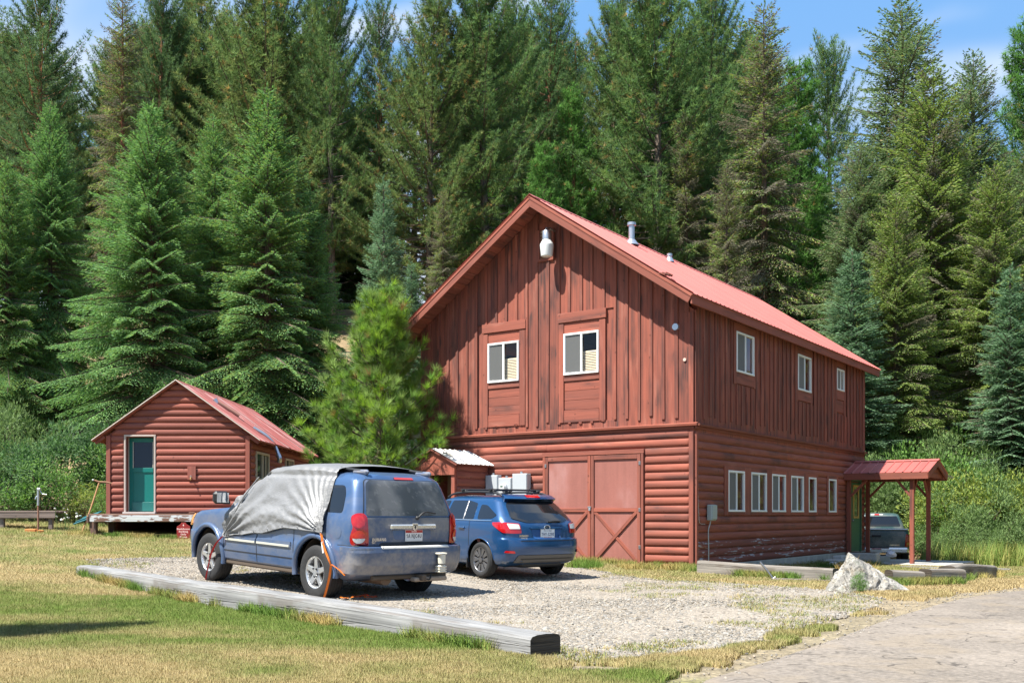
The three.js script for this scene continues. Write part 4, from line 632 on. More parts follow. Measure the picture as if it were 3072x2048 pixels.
{ const b = thing('painted_board', 'teal painted board lying on the porch beside the cabin corner', 'board', [-10.95, 1.0, -26.4], 0.1); P('board', cb(0.5, 0.03, 0.9, 0.006, 'z'), std([0.0, 0.1, 0.12], 0.6), b, [0, 0.12, 0], [0.2, 0, 0.35]); for (const z of [-0.3, 0.3]) P('batten', cb(0.46, 0.03, 0.05, 0.005, 'x'), std([0.0, 0.09, 0.11], 0.6), b, [0.005, 0.095, z], [0.2, 0, 0.35]); P('prop', cb(0.06, 0.5, 0.06, 0.006), rotten[4], b, [0.1, -0.18, 0.1]); }
{ const rk = new THREE.IcosahedronGeometry(0.12, 4), p = rk.attributes.position; for (let i = 0; i < p.count; i++) { const k = 1 + 0.5 * (fbm(p.getX(i) * 12 + 5, p.getY(i) * 12 + p.getZ(i) * 9, 990, 3) - 0.5); p.setXYZ(i, p.getX(i) * k * 1.3, p.getY(i) * k * 0.8, p.getZ(i) * k); } rk.computeVertexNormals(); const o = onBarn(0.9, 0, -6.2); tag(P('rock', rk, std([0.35, 0.36, 0.38], 0.9), scene, [o[0], hgt(o[0], o[2]) + 0.05, o[2]]), 'small pale rock on the grass by the barn foundation', 'rock'); const o2 = onBarn(0.6, 0, -7.6), st = thing('stone_step', 'low flat grey stone step at the barn foundation', 'step', [o2[0], hgt(o2[0], o2[2]), o2[2]], YAWB + Math.PI / 2); P('stone', cb(1.3, 0.22, 0.4, 0.03, 'x', 0.03), concrete, st, [0, 0.06, 0]); P('stone', cb(0.7, 0.12, 0.3, 0.03, 'x', 0.03), concrete, st, [0.3, 0.2, -0.03]); }
// ---------------------------------------------------------------- vehicles: bodies lofted from plan sections; local x forward, y up, z to the right
const font = await new FontLoader().loadAsync('fonts/droid/droid_sans_bold.typeface.json');
function lettering(text, size, depth = 0.004) { const g = new TextGeometry(text, { font, size, depth, curveSegments: 3, bevelEnabled: false }); g.center(); return g; }
class Shell {
  constructor(levels, crown = 0.05, belly = 0.03) { this.L = levels; this.crown = crown; this.belly = belly; }
  at(y) { const L = this.L; let k = 0; while (k < L.length - 2 && L[k + 1][0] < y) k++; const a = L[k], b = L[k + 1], t = clamp((y - a[0]) / ((b[0] - a[0]) || 1e-6)); return a.map((q, i) => lerp(q, b[i], t)); }   // [y, xr, xf, b, rr, rf]
  point(l, part, t) {   // right half of the contour at a level: part 0 rear edge, 1 rear corner, 2 side, 3 front corner, 4 front edge
    const [y, xr, xf, b, r0, r1] = l; let x, z;
    if (part === 0) { z = t * (b - r0); x = xr; } else if (part === 1) { const a = t * Math.PI / 2; z = b - r0 + r0 * Math.sin(a); x = xr + r0 * (1 - Math.cos(a)); } else if (part === 2) { x = lerp(xr + r0, xf - r1, t); z = b; } else if (part === 3) { const a = t * Math.PI / 2; x = xf - r1 + r1 * Math.sin(a); z = b - r1 * (1 - Math.cos(a)); } else { z = (1 - t) * (b - r1); x = xf; }
    const w = Math.min(1, z / b), xm = (xr + xf) / 2, h = (xf - xr) / 2, e = (x - xm) / h;
    z *= 1 - this.belly * Math.pow(Math.abs(e), 4); x += this.crown * w * w * Math.pow(Math.max(0, -e), 12) - this.crown * 2.2 * w * w * Math.pow(Math.max(0, e), 12);
    return [x, y, z];
  }
  mesh(ny = 0) {
    const seq = []; for (const [p, n] of [[0, 6], [1, 6], [2, 40], [3, 6], [4, 6]]) for (let i = 0; i < n; i++) seq.push([p, i / n]); seq.push([4, 1]);
    const lv = []; for (let k = 0; k + 1 < this.L.length; k++) { const n = Math.max(1, Math.ceil((this.L[k + 1][0] - this.L[k][0]) / 0.09)); for (let i = 0; i < n; i++) lv.push(this.L[k].map((q, j) => lerp(q, this.L[k + 1][j], i / n))); } lv.push(this.L.at(-1));
    const ring = lv.map((l) => { const r = seq.map(([p, t]) => this.point(l, p, t)); return [...r, ...r.slice(1, -1).reverse().map(([x, y, z]) => [x, y, -z])]; });
    const n = ring[0].length, pos = [], uv = [], idx = [];
    ring.forEach((r) => r.forEach(([x, y, z], i) => { pos.push(x, y, z); uv.push(x * 0.7 + z * 0.7, y); }));
    for (let j = 0; j + 1 < ring.length; j++) for (let i = 0; i < n; i++) { const a = j * n + i, b = j * n + (i + 1) % n, c = a + n, d = b + n; idx.push(a, c, d, a, d, b); }
    for (const [j, up] of [[0, 0], [ring.length - 1, 1]]) { const cx = ring[j].reduce((s, q) => s + q[0], 0) / n, c = pos.length / 3; pos.push(cx, ring[j][0][1] + (up ? 0.012 : 0), 0); uv.push(cx, 0); for (let i = 0; i < n; i++) { const a = j * n + i, b = j * n + (i + 1) % n; up ? idx.push(c, b, a) : idx.push(c, a, b); } }
    const g = new THREE.BufferGeometry(); g.setAttribute('position', new THREE.Float32BufferAttribute(pos, 3)); g.setAttribute('uv', new THREE.Float32BufferAttribute(uv, 2)); g.setIndex(idx); g.computeVertexNormals(); return g;
  }
  side(x, y, s) { const l = this.at(y), [, xr, xf, b, r0, r1] = l; let q; if (x < xr + r0) { const a = Math.acos(clamp(1 - (x - xr) / r0, -1, 1)); q = this.point(l, 1, a / (Math.PI / 2)); } else if (x > xf - r1) { const a = Math.asin(clamp((x - xf + r1) / r1, -1, 1)); q = this.point(l, 3, a / (Math.PI / 2)); } else q = this.point(l, 2, (x - xr - r0) / (xf - r1 - xr - r0)); return [x, y, s * q[2]]; }
  rear(z, y) { const l = this.at(y), b = l[3], r0 = l[4], az = Math.abs(z); let q; if (az <= b - r0) q = this.point(l, 0, az / (b - r0)); else q = this.point(l, 1, Math.asin(clamp((az - b + r0) / r0)) / (Math.PI / 2)); return [q[0], y, z]; }
  // s: distance round the contour from the middle of the rear, to the right when positive
  around(s, y) { const l = this.at(y), [, xr, xf, b, r0, r1] = l, as = Math.abs(s), sg = Math.sign(s) || 1, a = b - r0, c = r0 * Math.PI / 2; let q; if (as < a) q = this.point(l, 0, as / a); else if (as < a + c) q = this.point(l, 1, (as - a) / c); else q = this.point(l, 2, (as - a - c) / (xf - r1 - xr - r0)); return [q[0], y, q[2] * sg]; }
}
// a patch of the shell: polygon in two coordinates mapped by f, pushed out by off, with its rim closed
function patch(f, poly, off = 0.006, rim = 0.02, sub = 3, holes = []) {
  const sh = new THREE.Shape(poly.map((p) => new THREE.Vector2(...p))); for (const h of holes) sh.holes.push(new THREE.Path(h.map((p) => new THREE.Vector2(...p))));
  const cr = []; for (let i = 0; i < poly.length; i++) { const a = poly[i], b = poly[(i + 1) % poly.length], n = Math.max(1, Math.ceil(Math.hypot(b[0] - a[0], b[1] - a[1]) / 0.05)); for (let k = 0; k < n; k++) cr.push([lerp(a[0], b[0], k / n), lerp(a[1], b[1], k / n)]); }
  const s2 = new THREE.Shape(cr.map((p) => new THREE.Vector2(...p))); s2.holes = sh.holes; const g = new THREE.ShapeGeometry(s2);
  let P2 = []; const gi = g.index.array, gp = g.attributes.position; for (let i = 0; i < gi.length; i++) P2.push([gp.getX(gi[i]), gp.getY(gi[i])]);
  for (let q = 0; q < sub; q++) { const o = []; for (let i = 0; i < P2.length; i += 3) { const [a, b, c] = [P2[i], P2[i + 1], P2[i + 2]], m = (p, r) => [(p[0] + r[0]) / 2, (p[1] + r[1]) / 2], L = Math.max(Math.hypot(a[0] - b[0], a[1] - b[1]), Math.hypot(c[0] - b[0], c[1] - b[1]), Math.hypot(a[0] - c[0], a[1] - c[1])); if (L < 0.09) { o.push(a, b, c); continue; } const ab = m(a, b), bc = m(b, c), ca = m(c, a); o.push(a, ab, ca, ab, b, bc, ca, bc, c, ab, bc, ca); } P2 = o; }
  const V = (p) => new THREE.Vector3(...f(p[0], p[1])), e = 0.004, mid = poly.reduce((s, p) => [s[0] + p[0] / poly.length, s[1] + p[1] / poly.length], [0, 0]);
  const c0 = V(mid), flip = (() => { const n = V([mid[0] + e, mid[1]]).sub(V([mid[0] - e, mid[1]])).cross(V([mid[0], mid[1] + e]).sub(V([mid[0], mid[1] - e]))); return n.dot(new THREE.Vector3(c0.x < 0 && Math.abs(c0.z) < Math.abs(c0.x) * 0.3 ? -1 : c0.x * 0.15, 0.2, c0.z)) < 0 ? -1 : 1; })();
  const nrm = (p) => V([p[0] + e, p[1]]).sub(V([p[0] - e, p[1]])).cross(V([p[0], p[1] + e]).sub(V([p[0], p[1] - e]))).normalize().multiplyScalar(flip);
  const pos = [], nor = [], uv = [], put = (p, o) => { const n = nrm(p), v = V(p).addScaledVector(n, o); pos.push(v.x, v.y, v.z); nor.push(n.x, n.y, n.z); uv.push(p[0], p[1]); };
  for (let i = 0; i < P2.length; i += 3) for (const k of flip > 0 ? [0, 1, 2] : [0, 2, 1]) put(P2[i + k], off);
  if (rim) for (let i = 0; i < cr.length; i++) { const a = cr[i], b = cr[(i + 1) % cr.length]; for (const [p, o] of [[a, off], [b, off], [b, off - rim], [a, off], [b, off - rim], [a, off - rim]]) put(p, o); }
  const r = new THREE.BufferGeometry(); r.setAttribute('position', new THREE.Float32BufferAttribute(pos, 3)); r.setAttribute('normal', new THREE.Float32BufferAttribute(nor, 3)); r.setAttribute('uv', new THREE.Float32BufferAttribute(uv, 2)); return r;
}
const round = (pts, r, n = 4) => pts.flatMap((p, i) => { const a = pts[(i + pts.length - 1) % pts.length], b = pts[(i + 1) % pts.length], la = Math.hypot(a[0] - p[0], a[1] - p[1]), lb = Math.hypot(b[0] - p[0], b[1] - p[1]), q = Math.min(r, la * 0.45, lb * 0.45), A = [p[0] + (a[0] - p[0]) / la * q, p[1] + (a[1] - p[1]) / la * q], C = [p[0] + (b[0] - p[0]) / lb * q, p[1] + (b[1] - p[1]) / lb * q]; return Array.from({ length: n + 1 }, (_, k) => { const t = k / n; return [(1 - t) ** 2 * A[0] + 2 * t * (1 - t) * p[0] + t * t * C[0], (1 - t) ** 2 * A[1] + 2 * t * (1 - t) * p[1] + t * t * C[1]]; }); });
const ellipse = (cx, cy, rx, ry, n = 24) => Array.from({ length: n }, (_, i) => [cx + rx * Math.cos(i / n * 2 * Math.PI), cy + ry * Math.sin(i / n * 2 * Math.PI)]);
function carve(geo, wells) {      // cut wheel wells out of a body
  const ev = new Evaluator(); ev.attributes = ['position', 'uv', 'normal']; ev.useGroups = false; let a = new Brush(geo); a.updateMatrixWorld();
  for (const [x, y, r, z, depth] of wells) { const c = new THREE.CylinderGeometry(r, r, depth, 40); c.rotateX(Math.PI / 2); const b = new Brush(c); b.position.set(x, y, z); b.updateMatrixWorld(); a = ev.evaluate(a, b, SUBTRACTION); }
  return toCreasedNormals(a.geometry, 0.5);
}
const rubber = std([0.022, 0.022, 0.023], 0.8, { bumpMap: gravBump, bumpScale: 0.004 });
const alloy = std([0.62, 0.63, 0.64], 0.3, { metalness: 0.75 }), darkAlloy = std([0.2, 0.2, 0.21], 0.35, { metalness: 0.8 });
const blackPlastic = std([0.02, 0.02, 0.022], 0.5), underDirt = std([0.10, 0.075, 0.055], 0.95), chrome = std([0.72, 0.73, 0.74], 0.12, { metalness: 1 });
const redLens = phys([0.42, 0.006, 0.008], 0.12, { clearcoat: 1 }), clearLens = phys([0.55, 0.55, 0.54], 0.1, { clearcoat: 1 }), amberLens = phys([0.6, 0.25, 0.06], 0.15, { clearcoat: 1 });
const tint = phys([0.012, 0.013, 0.015], 0.06, { clearcoat: 0.5 });
// wheel with its outer face towards +z of the group
function wheelGeo(r, w, rim, spokes, style) {
  const pr = [[rim - 0.006, -w / 2 + 0.02], [rim + 0.012, -w / 2 + 0.004], [rim + (r - rim) * 0.55, -w / 2], [r - 0.022, -w / 2 + 0.012], [r - 0.004, -w / 2 + 0.04]];
  for (const k of [-0.28, -0.1, 0.08, 0.26]) pr.push([r, w * (k - 0.05)], [r - 0.011, w * (k - 0.035)], [r - 0.011, w * (k + 0.035)], [r, w * (k + 0.05)]);
  pr.push([r - 0.004, w / 2 - 0.04], [r - 0.022, w / 2 - 0.012], [rim + (r - rim) * 0.55, w / 2], [rim + 0.012, w / 2 - 0.004], [rim - 0.006, w / 2 - 0.02]);
  const tyre = new THREE.LatheGeometry(pr.map((p) => new THREE.Vector2(...p)), 56); tyre.rotateX(Math.PI / 2);
  const barrel = new THREE.LatheGeometry([[rim - 0.03, -w / 2 + 0.02], [rim - 0.03, w / 2 - 0.06], [rim - 0.018, w / 2 - 0.02], [rim - 0.004, w / 2 - 0.012], [rim + 0.006, w / 2 - 0.016]].map((p) => new THREE.Vector2(...p)), 48); barrel.rotateX(Math.PI / 2);
  const sp = [];
  for (let i = 0; i < spokes; i++) {
    const a = i / spokes * 2 * Math.PI + Math.PI / 2; const one = (wa, wb, r0, r1, off, lean) => { const s = new THREE.Shape([[r0, -wa], [r1, -wb + lean], [r1, wb + lean], [r0, wa]].map((p) => new THREE.Vector2(p[0], p[1] + off))); const g = new THREE.ExtrudeGeometry(s, { depth: 0.03, bevelEnabled: true, bevelSize: 0.006, bevelThickness: 0.007, bevelSegments: 2 }); const p = g.attributes.position; for (let k = 0; k < p.count; k++) { const q = (p.getX(k) - r0) / (r1 - r0); p.setZ(k, p.getZ(k) + w / 2 - 0.066 + 0.022 * Math.sin(clamp(q) * Math.PI * 0.9)); } g.computeVertexNormals(); g.rotateZ(a); return g; };
    sp.push(style === 'split' ? [one(0.011, 0.016, 0.035, rim - 0.022, 0.018, 0.022), one(0.011, 0.016, 0.035, rim - 0.022, -0.018, -0.022)] : [one(0.036, 0.026, 0.04, rim - 0.022, 0, 0)]);
  }
  return { tyre, barrel, sp, r, w, rim };
}
function addWheel(car, W, x, y, z, metal, turn = 0) {
  const g = G('wheel', car, [x, y, z], [0, z > 0 ? turn : Math.PI + turn, 0]); P('tyre', W.tyre, rubber, g); P('rim', W.barrel, metal, g);
  for (const s of W.sp) P('spoke', s.length > 1 ? (s.m ??= mergeGeometries(s)) : s[0], metal, g);
  P('hub', cyl(0.06, 0.05, 0.03, 20), metal, g, [0, 0, W.w / 2 - 0.028], [Math.PI / 2, 0, 0]); P('brake_disc', new THREE.CylinderGeometry(W.rim * 0.78, W.rim * 0.78, 0.02, 28), std([0.09, 0.075, 0.065], 0.7), g, [0, 0, W.w / 2 - 0.11], [Math.PI / 2, 0, 0]);
  for (let i = 0; i < 5; i++) { const a = (i + 0.5) / 5 * 2 * Math.PI + Math.PI / 2; P('wheel_nut', cyl(0.012, 0.011, 0.02, 8), blackPlastic, g, [0.05 * Math.cos(a) * 1.25, 0.05 * Math.sin(a) * 1.25, W.w / 2 - 0.012], [Math.PI / 2, 0, 0]); }
  return g;
}
function plate(car, text, top, bottom, bg, band, x, y, z, w = 0.305, h = 0.152, rot = [0, -Math.PI / 2, 0]) {
  const c = document.createElement('canvas'); c.width = 256; c.height = 128; const k = c.getContext('2d'); k.fillStyle = bg; k.fillRect(0, 0, 256, 128); k.textAlign = 'center'; if (band) { k.fillStyle = band; k.fillRect(0, 0, 256, 32); }
  k.fillStyle = band ? '#f0e4dd' : '#333c55'; k.font = 'bold 24px sans-serif'; k.fillText(top, 128, 25); k.fillStyle = band ? '#2b2d3a' : '#2a3a68'; k.font = 'bold 62px sans-serif'; k.fillText(text, 128, 91, 236); k.fillStyle = '#a03038'; k.font = 'bold 18px sans-serif'; if (bottom) k.fillText(bottom, 128, 119);
  const t = new THREE.CanvasTexture(c); t.colorSpace = THREE.SRGBColorSpace; const p = G('licence_plate', car, [x, y, z], rot); P('plate_face', new THREE.PlaneGeometry(w, h), std([1, 1, 1], 0.5, { map: t }), p, [0, 0, 0.004]); P('plate_frame', cb(w + 0.012, h + 0.012, 0.006, 0.002), galv, p); return p;
}
// ---------------------------------------------------------------- big blue sport utility vehicle
const dust = (base, amount, seed, rep) => tex(512, 512, (u, v) => { const a = fbm(u * 6, v * 6, seed, 5, 6, 6), f = fbm(u * 50, v * 50, seed + 3, 3, 50, 50), k = clamp(amount * sstep(0.3, 0.75, a * 0.75 + f * 0.25)); return mix3(base, [0.30, 0.27, 0.24], k); }, { rep });
{
  const blue = phys([1, 1, 1], 0.36, { map: dust([0.05, 0.105, 0.225], 0.28, 1001, [0.5, 0.5]), metalness: 0.25, clearcoat: 0.55, clearcoatRoughness: 0.15 });
  const dusty = phys([1, 1, 1], 0.5, { map: dust([0.07, 0.10, 0.17], 0.7, 1011, [0.6, 0.6]), metalness: 0.15, clearcoat: 0.25, clearcoatRoughness: 0.35 });
  const dirtyGlass = phys([1, 1, 1], 0.25, { map: tex(512, 512, (u, v) => { const a = fbm(u * 4, v * 4, 1021, 5, 4, 4), s = fbm(u * 14 + v * 30, v * 6 - u * 20, 1022, 3); return mix3([0.045, 0.05, 0.058], [0.15, 0.15, 0.15], clamp(sstep(0.35, 0.7, a) * 0.75 + 0.35 * sstep(0.66, 0.72, s))); }, { rep: [0.7, 0.7] }), clearcoat: 0.6, clearcoatRoughness: 0.2 });
  const suv = thing('sport_utility_vehicle', 'large blue sport utility vehicle half covered by a silver tarp on the gravel', 'car', [-3.13, 0.066, -16.07]); suv.rotation.set(0, Math.atan2(0.71, -0.705), 0.043, 'YXZ');
  const S = new Shell([[0.30, -2.05, 2.2, 0.80, 0.1, 0.2], [0.36, -2.30, 2.35, 0.90, 0.15, 0.3], [0.42, -2.46, 2.45, 0.955, 0.20, 0.38], [0.55, -2.53, 2.52, 0.97, 0.22, 0.4], [0.72, -2.55, 2.54, 0.975, 0.22, 0.4], [0.79, -2.53, 2.53, 0.972, 0.21, 0.4], [0.81, -2.40, 2.5, 0.965, 0.20, 0.4], [0.95, -2.405, 2.48, 0.965, 0.19, 0.42], [1.06, -2.40, 2.40, 0.96, 0.18, 0.45], [1.12, -2.395, 2.2, 0.955, 0.18, 0.4], [1.17, -2.39, 1.65, 0.945, 0.18, 0.3], [1.21, -2.38, 1.15, 0.93, 0.18, 0.25], [1.30, -2.355, 1.0, 0.905, 0.18, 0.22], [1.60, -2.25, 0.52, 0.815, 0.2, 0.22], [1.70, -2.21, 0.36, 0.775, 0.22, 0.22], [1.77, -2.14, 0.15, 0.70, 0.26, 0.22], [1.80, -2.02, -0.1, 0.60, 0.28, 0.22], [1.815, -1.85, -0.4, 0.42, 0.2, 0.2]], 0.07, 0.035);
  const yA = 0.385, xr = -1.45, xf = 1.58, wells = [[xr, yA + 0.02, 0.475, -0.9, 0.7], [xr, yA + 0.02, 0.475, 0.9, 0.7], [xf, yA + 0.02, 0.475, -0.9, 0.7], [xf, yA + 0.02, 0.475, 0.9, 0.7]];
  P('body', carve(S.mesh(), wells), blue, suv);
  P('tailgate_gap', patch((z, y) => S.rear(z, y), round([[-0.765, 0.806], [0.765, 0.806], [0.80, 1.1], [0.79, 1.215], [0.665, 1.715], [-0.665, 1.715], [-0.79, 1.215], [-0.80, 1.1]], 0.05), 0.0015, 0.004, 4), blackPlastic, suv); P('window_surround', patch((z, y) => S.rear(z, y), round([[-0.78, 1.197], [0.78, 1.197], [0.655, 1.705], [-0.655, 1.705]], 0.05), 0.003, 0.004, 4), blue, suv);
  P('tailgate', patch((z, y) => S.rear(z, y), round([[-0.74, 0.815], [0.74, 0.815], [0.78, 1.1], [0.775, 1.19], [-0.775, 1.19], [-0.78, 1.1]], 0.03), 0.004, 0.01, 4), dusty, suv);
  P('rear_window', patch((z, y) => S.rear(z, y), round([[-0.745, 1.215], [0.745, 1.215], [0.655, 1.645], [0.60, 1.70], [-0.60, 1.70], [-0.655, 1.645]], 0.05), 0.006, 0.012, 4), dirtyGlass, suv);
  const bump = P('bumper', patch((s, y) => S.around(s, y), [[-1.35, 0.43], [1.35, 0.43], [1.35, 0.785], [-1.35, 0.785]], 0.012, 0.02, 5), dusty, suv); bump.name = 'bumper';
  P('bumper_step', patch((s, y) => S.around(s, y), [[-0.62, 0.772], [0.62, 0.772], [0.62, 0.792], [-0.62, 0.792]], 0.02, 0.03, 4), std([0.62, 0.6, 0.56], 0.4), suv);
  for (const s of [-1, 1]) {     // tail lights wrap round the corner
    const poly = [[0.745, 0.80], [0.99, 0.82], [1.01, 0.92], [0.985, 1.0], [0.96, 1.06], [0.985, 1.12], [0.985, 1.2], [0.90, 1.245], [0.80, 1.245], [0.765, 1.2]].map(([a, b]) => [s * a, b]); if (s < 0) poly.reverse(); const t = G('tail_light', suv);
    P('lens', patch((a, b) => S.around(a, b), round(poly, 0.04), 0.022, 0.03, 4), redLens, t); P('round_lens', patch((a, b) => S.around(a, b), ellipse(s * 0.885, 1.135, 0.085, 0.085), 0.034, 0.015, 3), phys([0.5, 0.01, 0.012], 0.06, { clearcoat: 1 }), t); P('round_lens', patch((a, b) => S.around(a, b), ellipse(s * 0.885, 0.93, 0.085, 0.09), 0.034, 0.015, 3), phys([0.5, 0.01, 0.012], 0.06, { clearcoat: 1 }), t);
    P('reversing_lens', patch((a, b) => S.around(a, b), ellipse(s * 0.885, 0.93, 0.08, 0.085, 32).filter((p) => p[1] < 0.925), 0.039, 0.01, 2), clearLens, t);
    // quarter window, door glass, mouldings, door gaps
    P('quarter_window', patch((x, y) => S.side(x, y, s), round([[-2.02, 1.245], [-1.5, 1.245], [-1.5, 1.62], [-1.93, 1.62], [-1.99, 1.5]], 0.06), 0.006, 0.012, 3), tint, suv);
    for (const [a, b, c, d] of [[-1.43, -0.52, -1.43, -0.52], [-0.44, 0.72, -0.44, 0.42]]) P('side_window', patch((x, y) => S.side(x, y, s), round([[a, 1.245], [b, 1.245], [d, 1.62], [c, 1.62]], 0.04), 0.006, 0.012, 3), tint, suv);
    P('side_moulding', patch((x, y) => S.side(x, y, s), [[-0.86, 0.70], [0.06, 0.70], [0.06, 0.775], [-0.86, 0.775]], 0.018, 0.02, 3), blue, suv); P('side_moulding', patch((x, y) => S.side(x, y, s), [[0.09, 0.70], [1.0, 0.70], [1.0, 0.775], [0.09, 0.775]], 0.018, 0.02, 3), blue, suv);
    P('moulding_strip', patch((x, y) => S.side(x, y, s), [[-0.84, 0.702], [0.05, 0.702], [0.05, 0.732], [-0.84, 0.732]], 0.024, 0.01, 2), std([0.5, 0.49, 0.42], 0.4), suv); P('moulding_strip', patch((x, y) => S.side(x, y, s), [[0.10, 0.702], [0.98, 0.702], [0.98, 0.732], [0.10, 0.732]], 0.024, 0.01, 2), std([0.5, 0.49, 0.42], 0.4), suv);
    for (const [x0, x1, ya, yb] of [[0.07, 0.085, 0.42, 1.2], [-0.93, -0.918, 0.62, 1.2], [1.06, 1.072, 0.45, 1.1]]) P('door_gap', patch((x, y) => S.side(x, y, s), [[x0, ya], [x1, ya], [x1, yb], [x0, yb]], 0.003, 0.004, 3), blackPlastic, suv);
    P('lower_crease', patch((x, y) => S.side(x, y, s), [[-0.9, 0.535], [1.04, 0.535], [1.04, 0.548], [-0.9, 0.548]], 0.006, 0.008, 3), blackPlastic, suv); P('panel_gap', patch((x, y) => S.side(x, y, s), [[-2.36, 0.803], [-1.98, 0.803], [-1.98, 0.812], [-2.36, 0.812]], 0.003, 0.004, 3), blackPlastic, suv);
    P('sill', cb(2.05, 0.1, 0.1, 0.02, 'x'), underDirt, suv, [0.07, 0.37, s * 0.88]);
    for (const x of [xr, xf]) { const a0 = x === xr ? -0.18 : -0.12, a1 = Math.PI + (x === xr ? 0.12 : 0.18), pts = []; for (let i = 0; i <= 22; i++) { const a = lerp(a0, a1, i / 22), px = x + 0.5 * Math.cos(a), py = yA + 0.02 + 0.5 * Math.sin(a), q = S.side(px, Math.max(0.42, py), s); pts.push([px, py, q[2] + s * 0.0]); } P('fender_flare', tube(pts, 0.042, 8, 44), blue, suv); const lin = new THREE.CylinderGeometry(0.472, 0.472, 0.3, 36, 1, true, 0, Math.PI); lin.rotateX(Math.PI / 2); lin.rotateZ(Math.PI / 2); P('wheel_liner', lin, std([0.07, 0.055, 0.042], 0.95, { side: THREE.DoubleSide }), suv, [x, yA + 0.02, s * 0.72]); }
    P('headlight', patch((x, y) => S.side(x, y, s), round([[2.12, 0.88], [2.40, 0.86], [2.42, 1.02], [2.22, 1.07]], 0.05), 0.012, 0.02, 3), amberLens, suv);
    { const m = G('mirror', suv, [0.95, 1.36, s * 1.1]); P('mirror_shell', cb(0.12, 0.2, 0.26, 0.045), blackPlastic, m); P('mirror_glass', new THREE.PlaneGeometry(0.2, 0.15), std([0.75, 0.78, 0.8], 0.05, { metalness: 1 }), m, [-0.068, 0, 0], [0, -Math.PI / 2, 0]); P('mirror_arm', cb(0.06, 0.05, 0.12, 0.012), blackPlastic, m, [0, -0.08, -s * 0.1]); }
    { const r = G('roof_rail', suv); P('rail', tube([[-1.95, 1.83, s * 0.56], [-1.2, 1.87, s * 0.58], [0.05, 1.85, s * 0.56]], 0.022, 8), blackPlastic, r); for (const x of [-1.95, 0.05]) P('rail_foot', cb(0.34, 0.075, 0.07, 0.03, 'x'), dusty, r, [x, 1.81, s * 0.56]); }
  }
  P('fuel_door', patch((x, y) => S.side(x, y, -1), ellipse(-1.98, 0.98, 0.075, 0.085), 0.004, 0.006, 2), blue, suv);
  P('brake_light', patch((z, y) => S.rear(z, y), [[-0.17, 1.712], [0.17, 1.712], [0.165, 1.742], [-0.165, 1.742]], 0.012, 0.02, 2), redLens, suv);
  { const w = G('rear_wiper', suv); const q = S.rear(0.12, 1.2); P('wiper_arm', tube([[q[0] - 0.03, 1.19, 0.10], [q[0] - 0.05, 1.27, 0.2], [q[0] - 0.03, 1.255, 0.42]], 0.013, 6), blackPlastic, w); P('wiper_boot', new THREE.SphereGeometry(0.03, 10, 8), blackPlastic, w, [q[0] - 0.02, 1.19, 0.1]); }
  { const q = S.rear(0, 1.06)[0]; P('chrome_bar', cb(0.045, 0.075, 0.82, 0.018, 'z'), std([0.72, 0.7, 0.66], 0.22, { metalness: 0.85 }), suv, [q - 0.02, 1.065, 0.02]);
    const em = G('emblem', suv, [q - 0.05, 1.07, 0.02], [0, -Math.PI / 2, 0]); const sh = new THREE.Shape([[-0.045, 0.045], [0.045, 0.045], [0.045, -0.005], [0.03, -0.035], [0, -0.052], [-0.03, -0.035], [-0.045, -0.005]].map((p) => new THREE.Vector2(...p))); P('shield', new THREE.ExtrudeGeometry(sh, { depth: 0.008, bevelEnabled: true, bevelSize: 0.003, bevelThickness: 0.003, bevelSegments: 1 }), chrome, em); for (const s of [-1, 1]) P('horn', new THREE.TorusGeometry(0.015, 0.005, 6, 14, 4.6), blackPlastic, em, [s * 0.017, 0.008, 0.012], [0, s > 0 ? 0 : Math.PI, 0]); P('muzzle', cb(0.018, 0.045, 0.006, 0.003), blackPlastic, em, [0, -0.012, 0.012]);
    P('plate_recess', patch((z, y) => S.rear(z, y), round([[-0.30, 0.89], [0.34, 0.89], [0.36, 1.02], [-0.34, 1.02]], 0.03), 0.0055, 0.004, 3), blue, suv); plate(suv, '1A NJC4U', 'IDAHO', '', '#d9d6d2', '#a8322c', S.rear(0.02, 0.945)[0] - 0.014, 0.945, 0.03);
    const put = (t, sz, y, z) => P('lettering', lettering(t, sz), chrome, suv, [S.rear(z, y)[0] - 0.009, y, z], [0, -Math.PI / 2, 0]); put('DURANGO', 0.042, 0.895, -0.53); put('SLT', 0.028, 0.855, -0.64); }
  { const h = G('tow_hitch', suv); P('receiver', cb(0.3, 0.08, 0.09, 0.01), underDirt, h, [-2.42, 0.36, 0.12]); P('crossbar', new THREE.CylinderGeometry(0.035, 0.035, 1.3, 10), underDirt, h, [-2.38, 0.37, 0], [Math.PI / 2, 0, 0]); P('skid_plate', cb(0.12, 0.06, 0.6, 0.015), std([0.33, 0.26, 0.2], 0.9), h, [-2.45, 0.33, 0.3]); const cream = std([0.62, 0.58, 0.48], 0.55); P('trailer_plug', cyl(0.055, 0.055, 0.13, 16), cream, h, [-2.6, 0.62, 0.4], [0, 0, 0]); P('trailer_plug', cb(0.09, 0.11, 0.12, 0.015), cream, h, [-2.59, 0.48, 0.4]); for (let i = 0; i < 3; i++) P('plug_rib', cb(0.1, 0.018, 0.14, 0.005), cream, h, [-2.59, 0.44 + i * 0.035, 0.4]); P('plug_cap', cb(0.1, 0.025, 0.15, 0.008), cream, h, [-2.6, 0.695, 0.39]); P('cable_loop', tube([[-2.5, 0.4, 0.3], [-2.55, 0.33, 0.22], [-2.52, 0.36, 0.1]], 0.012, 6), blackPlastic, h); }
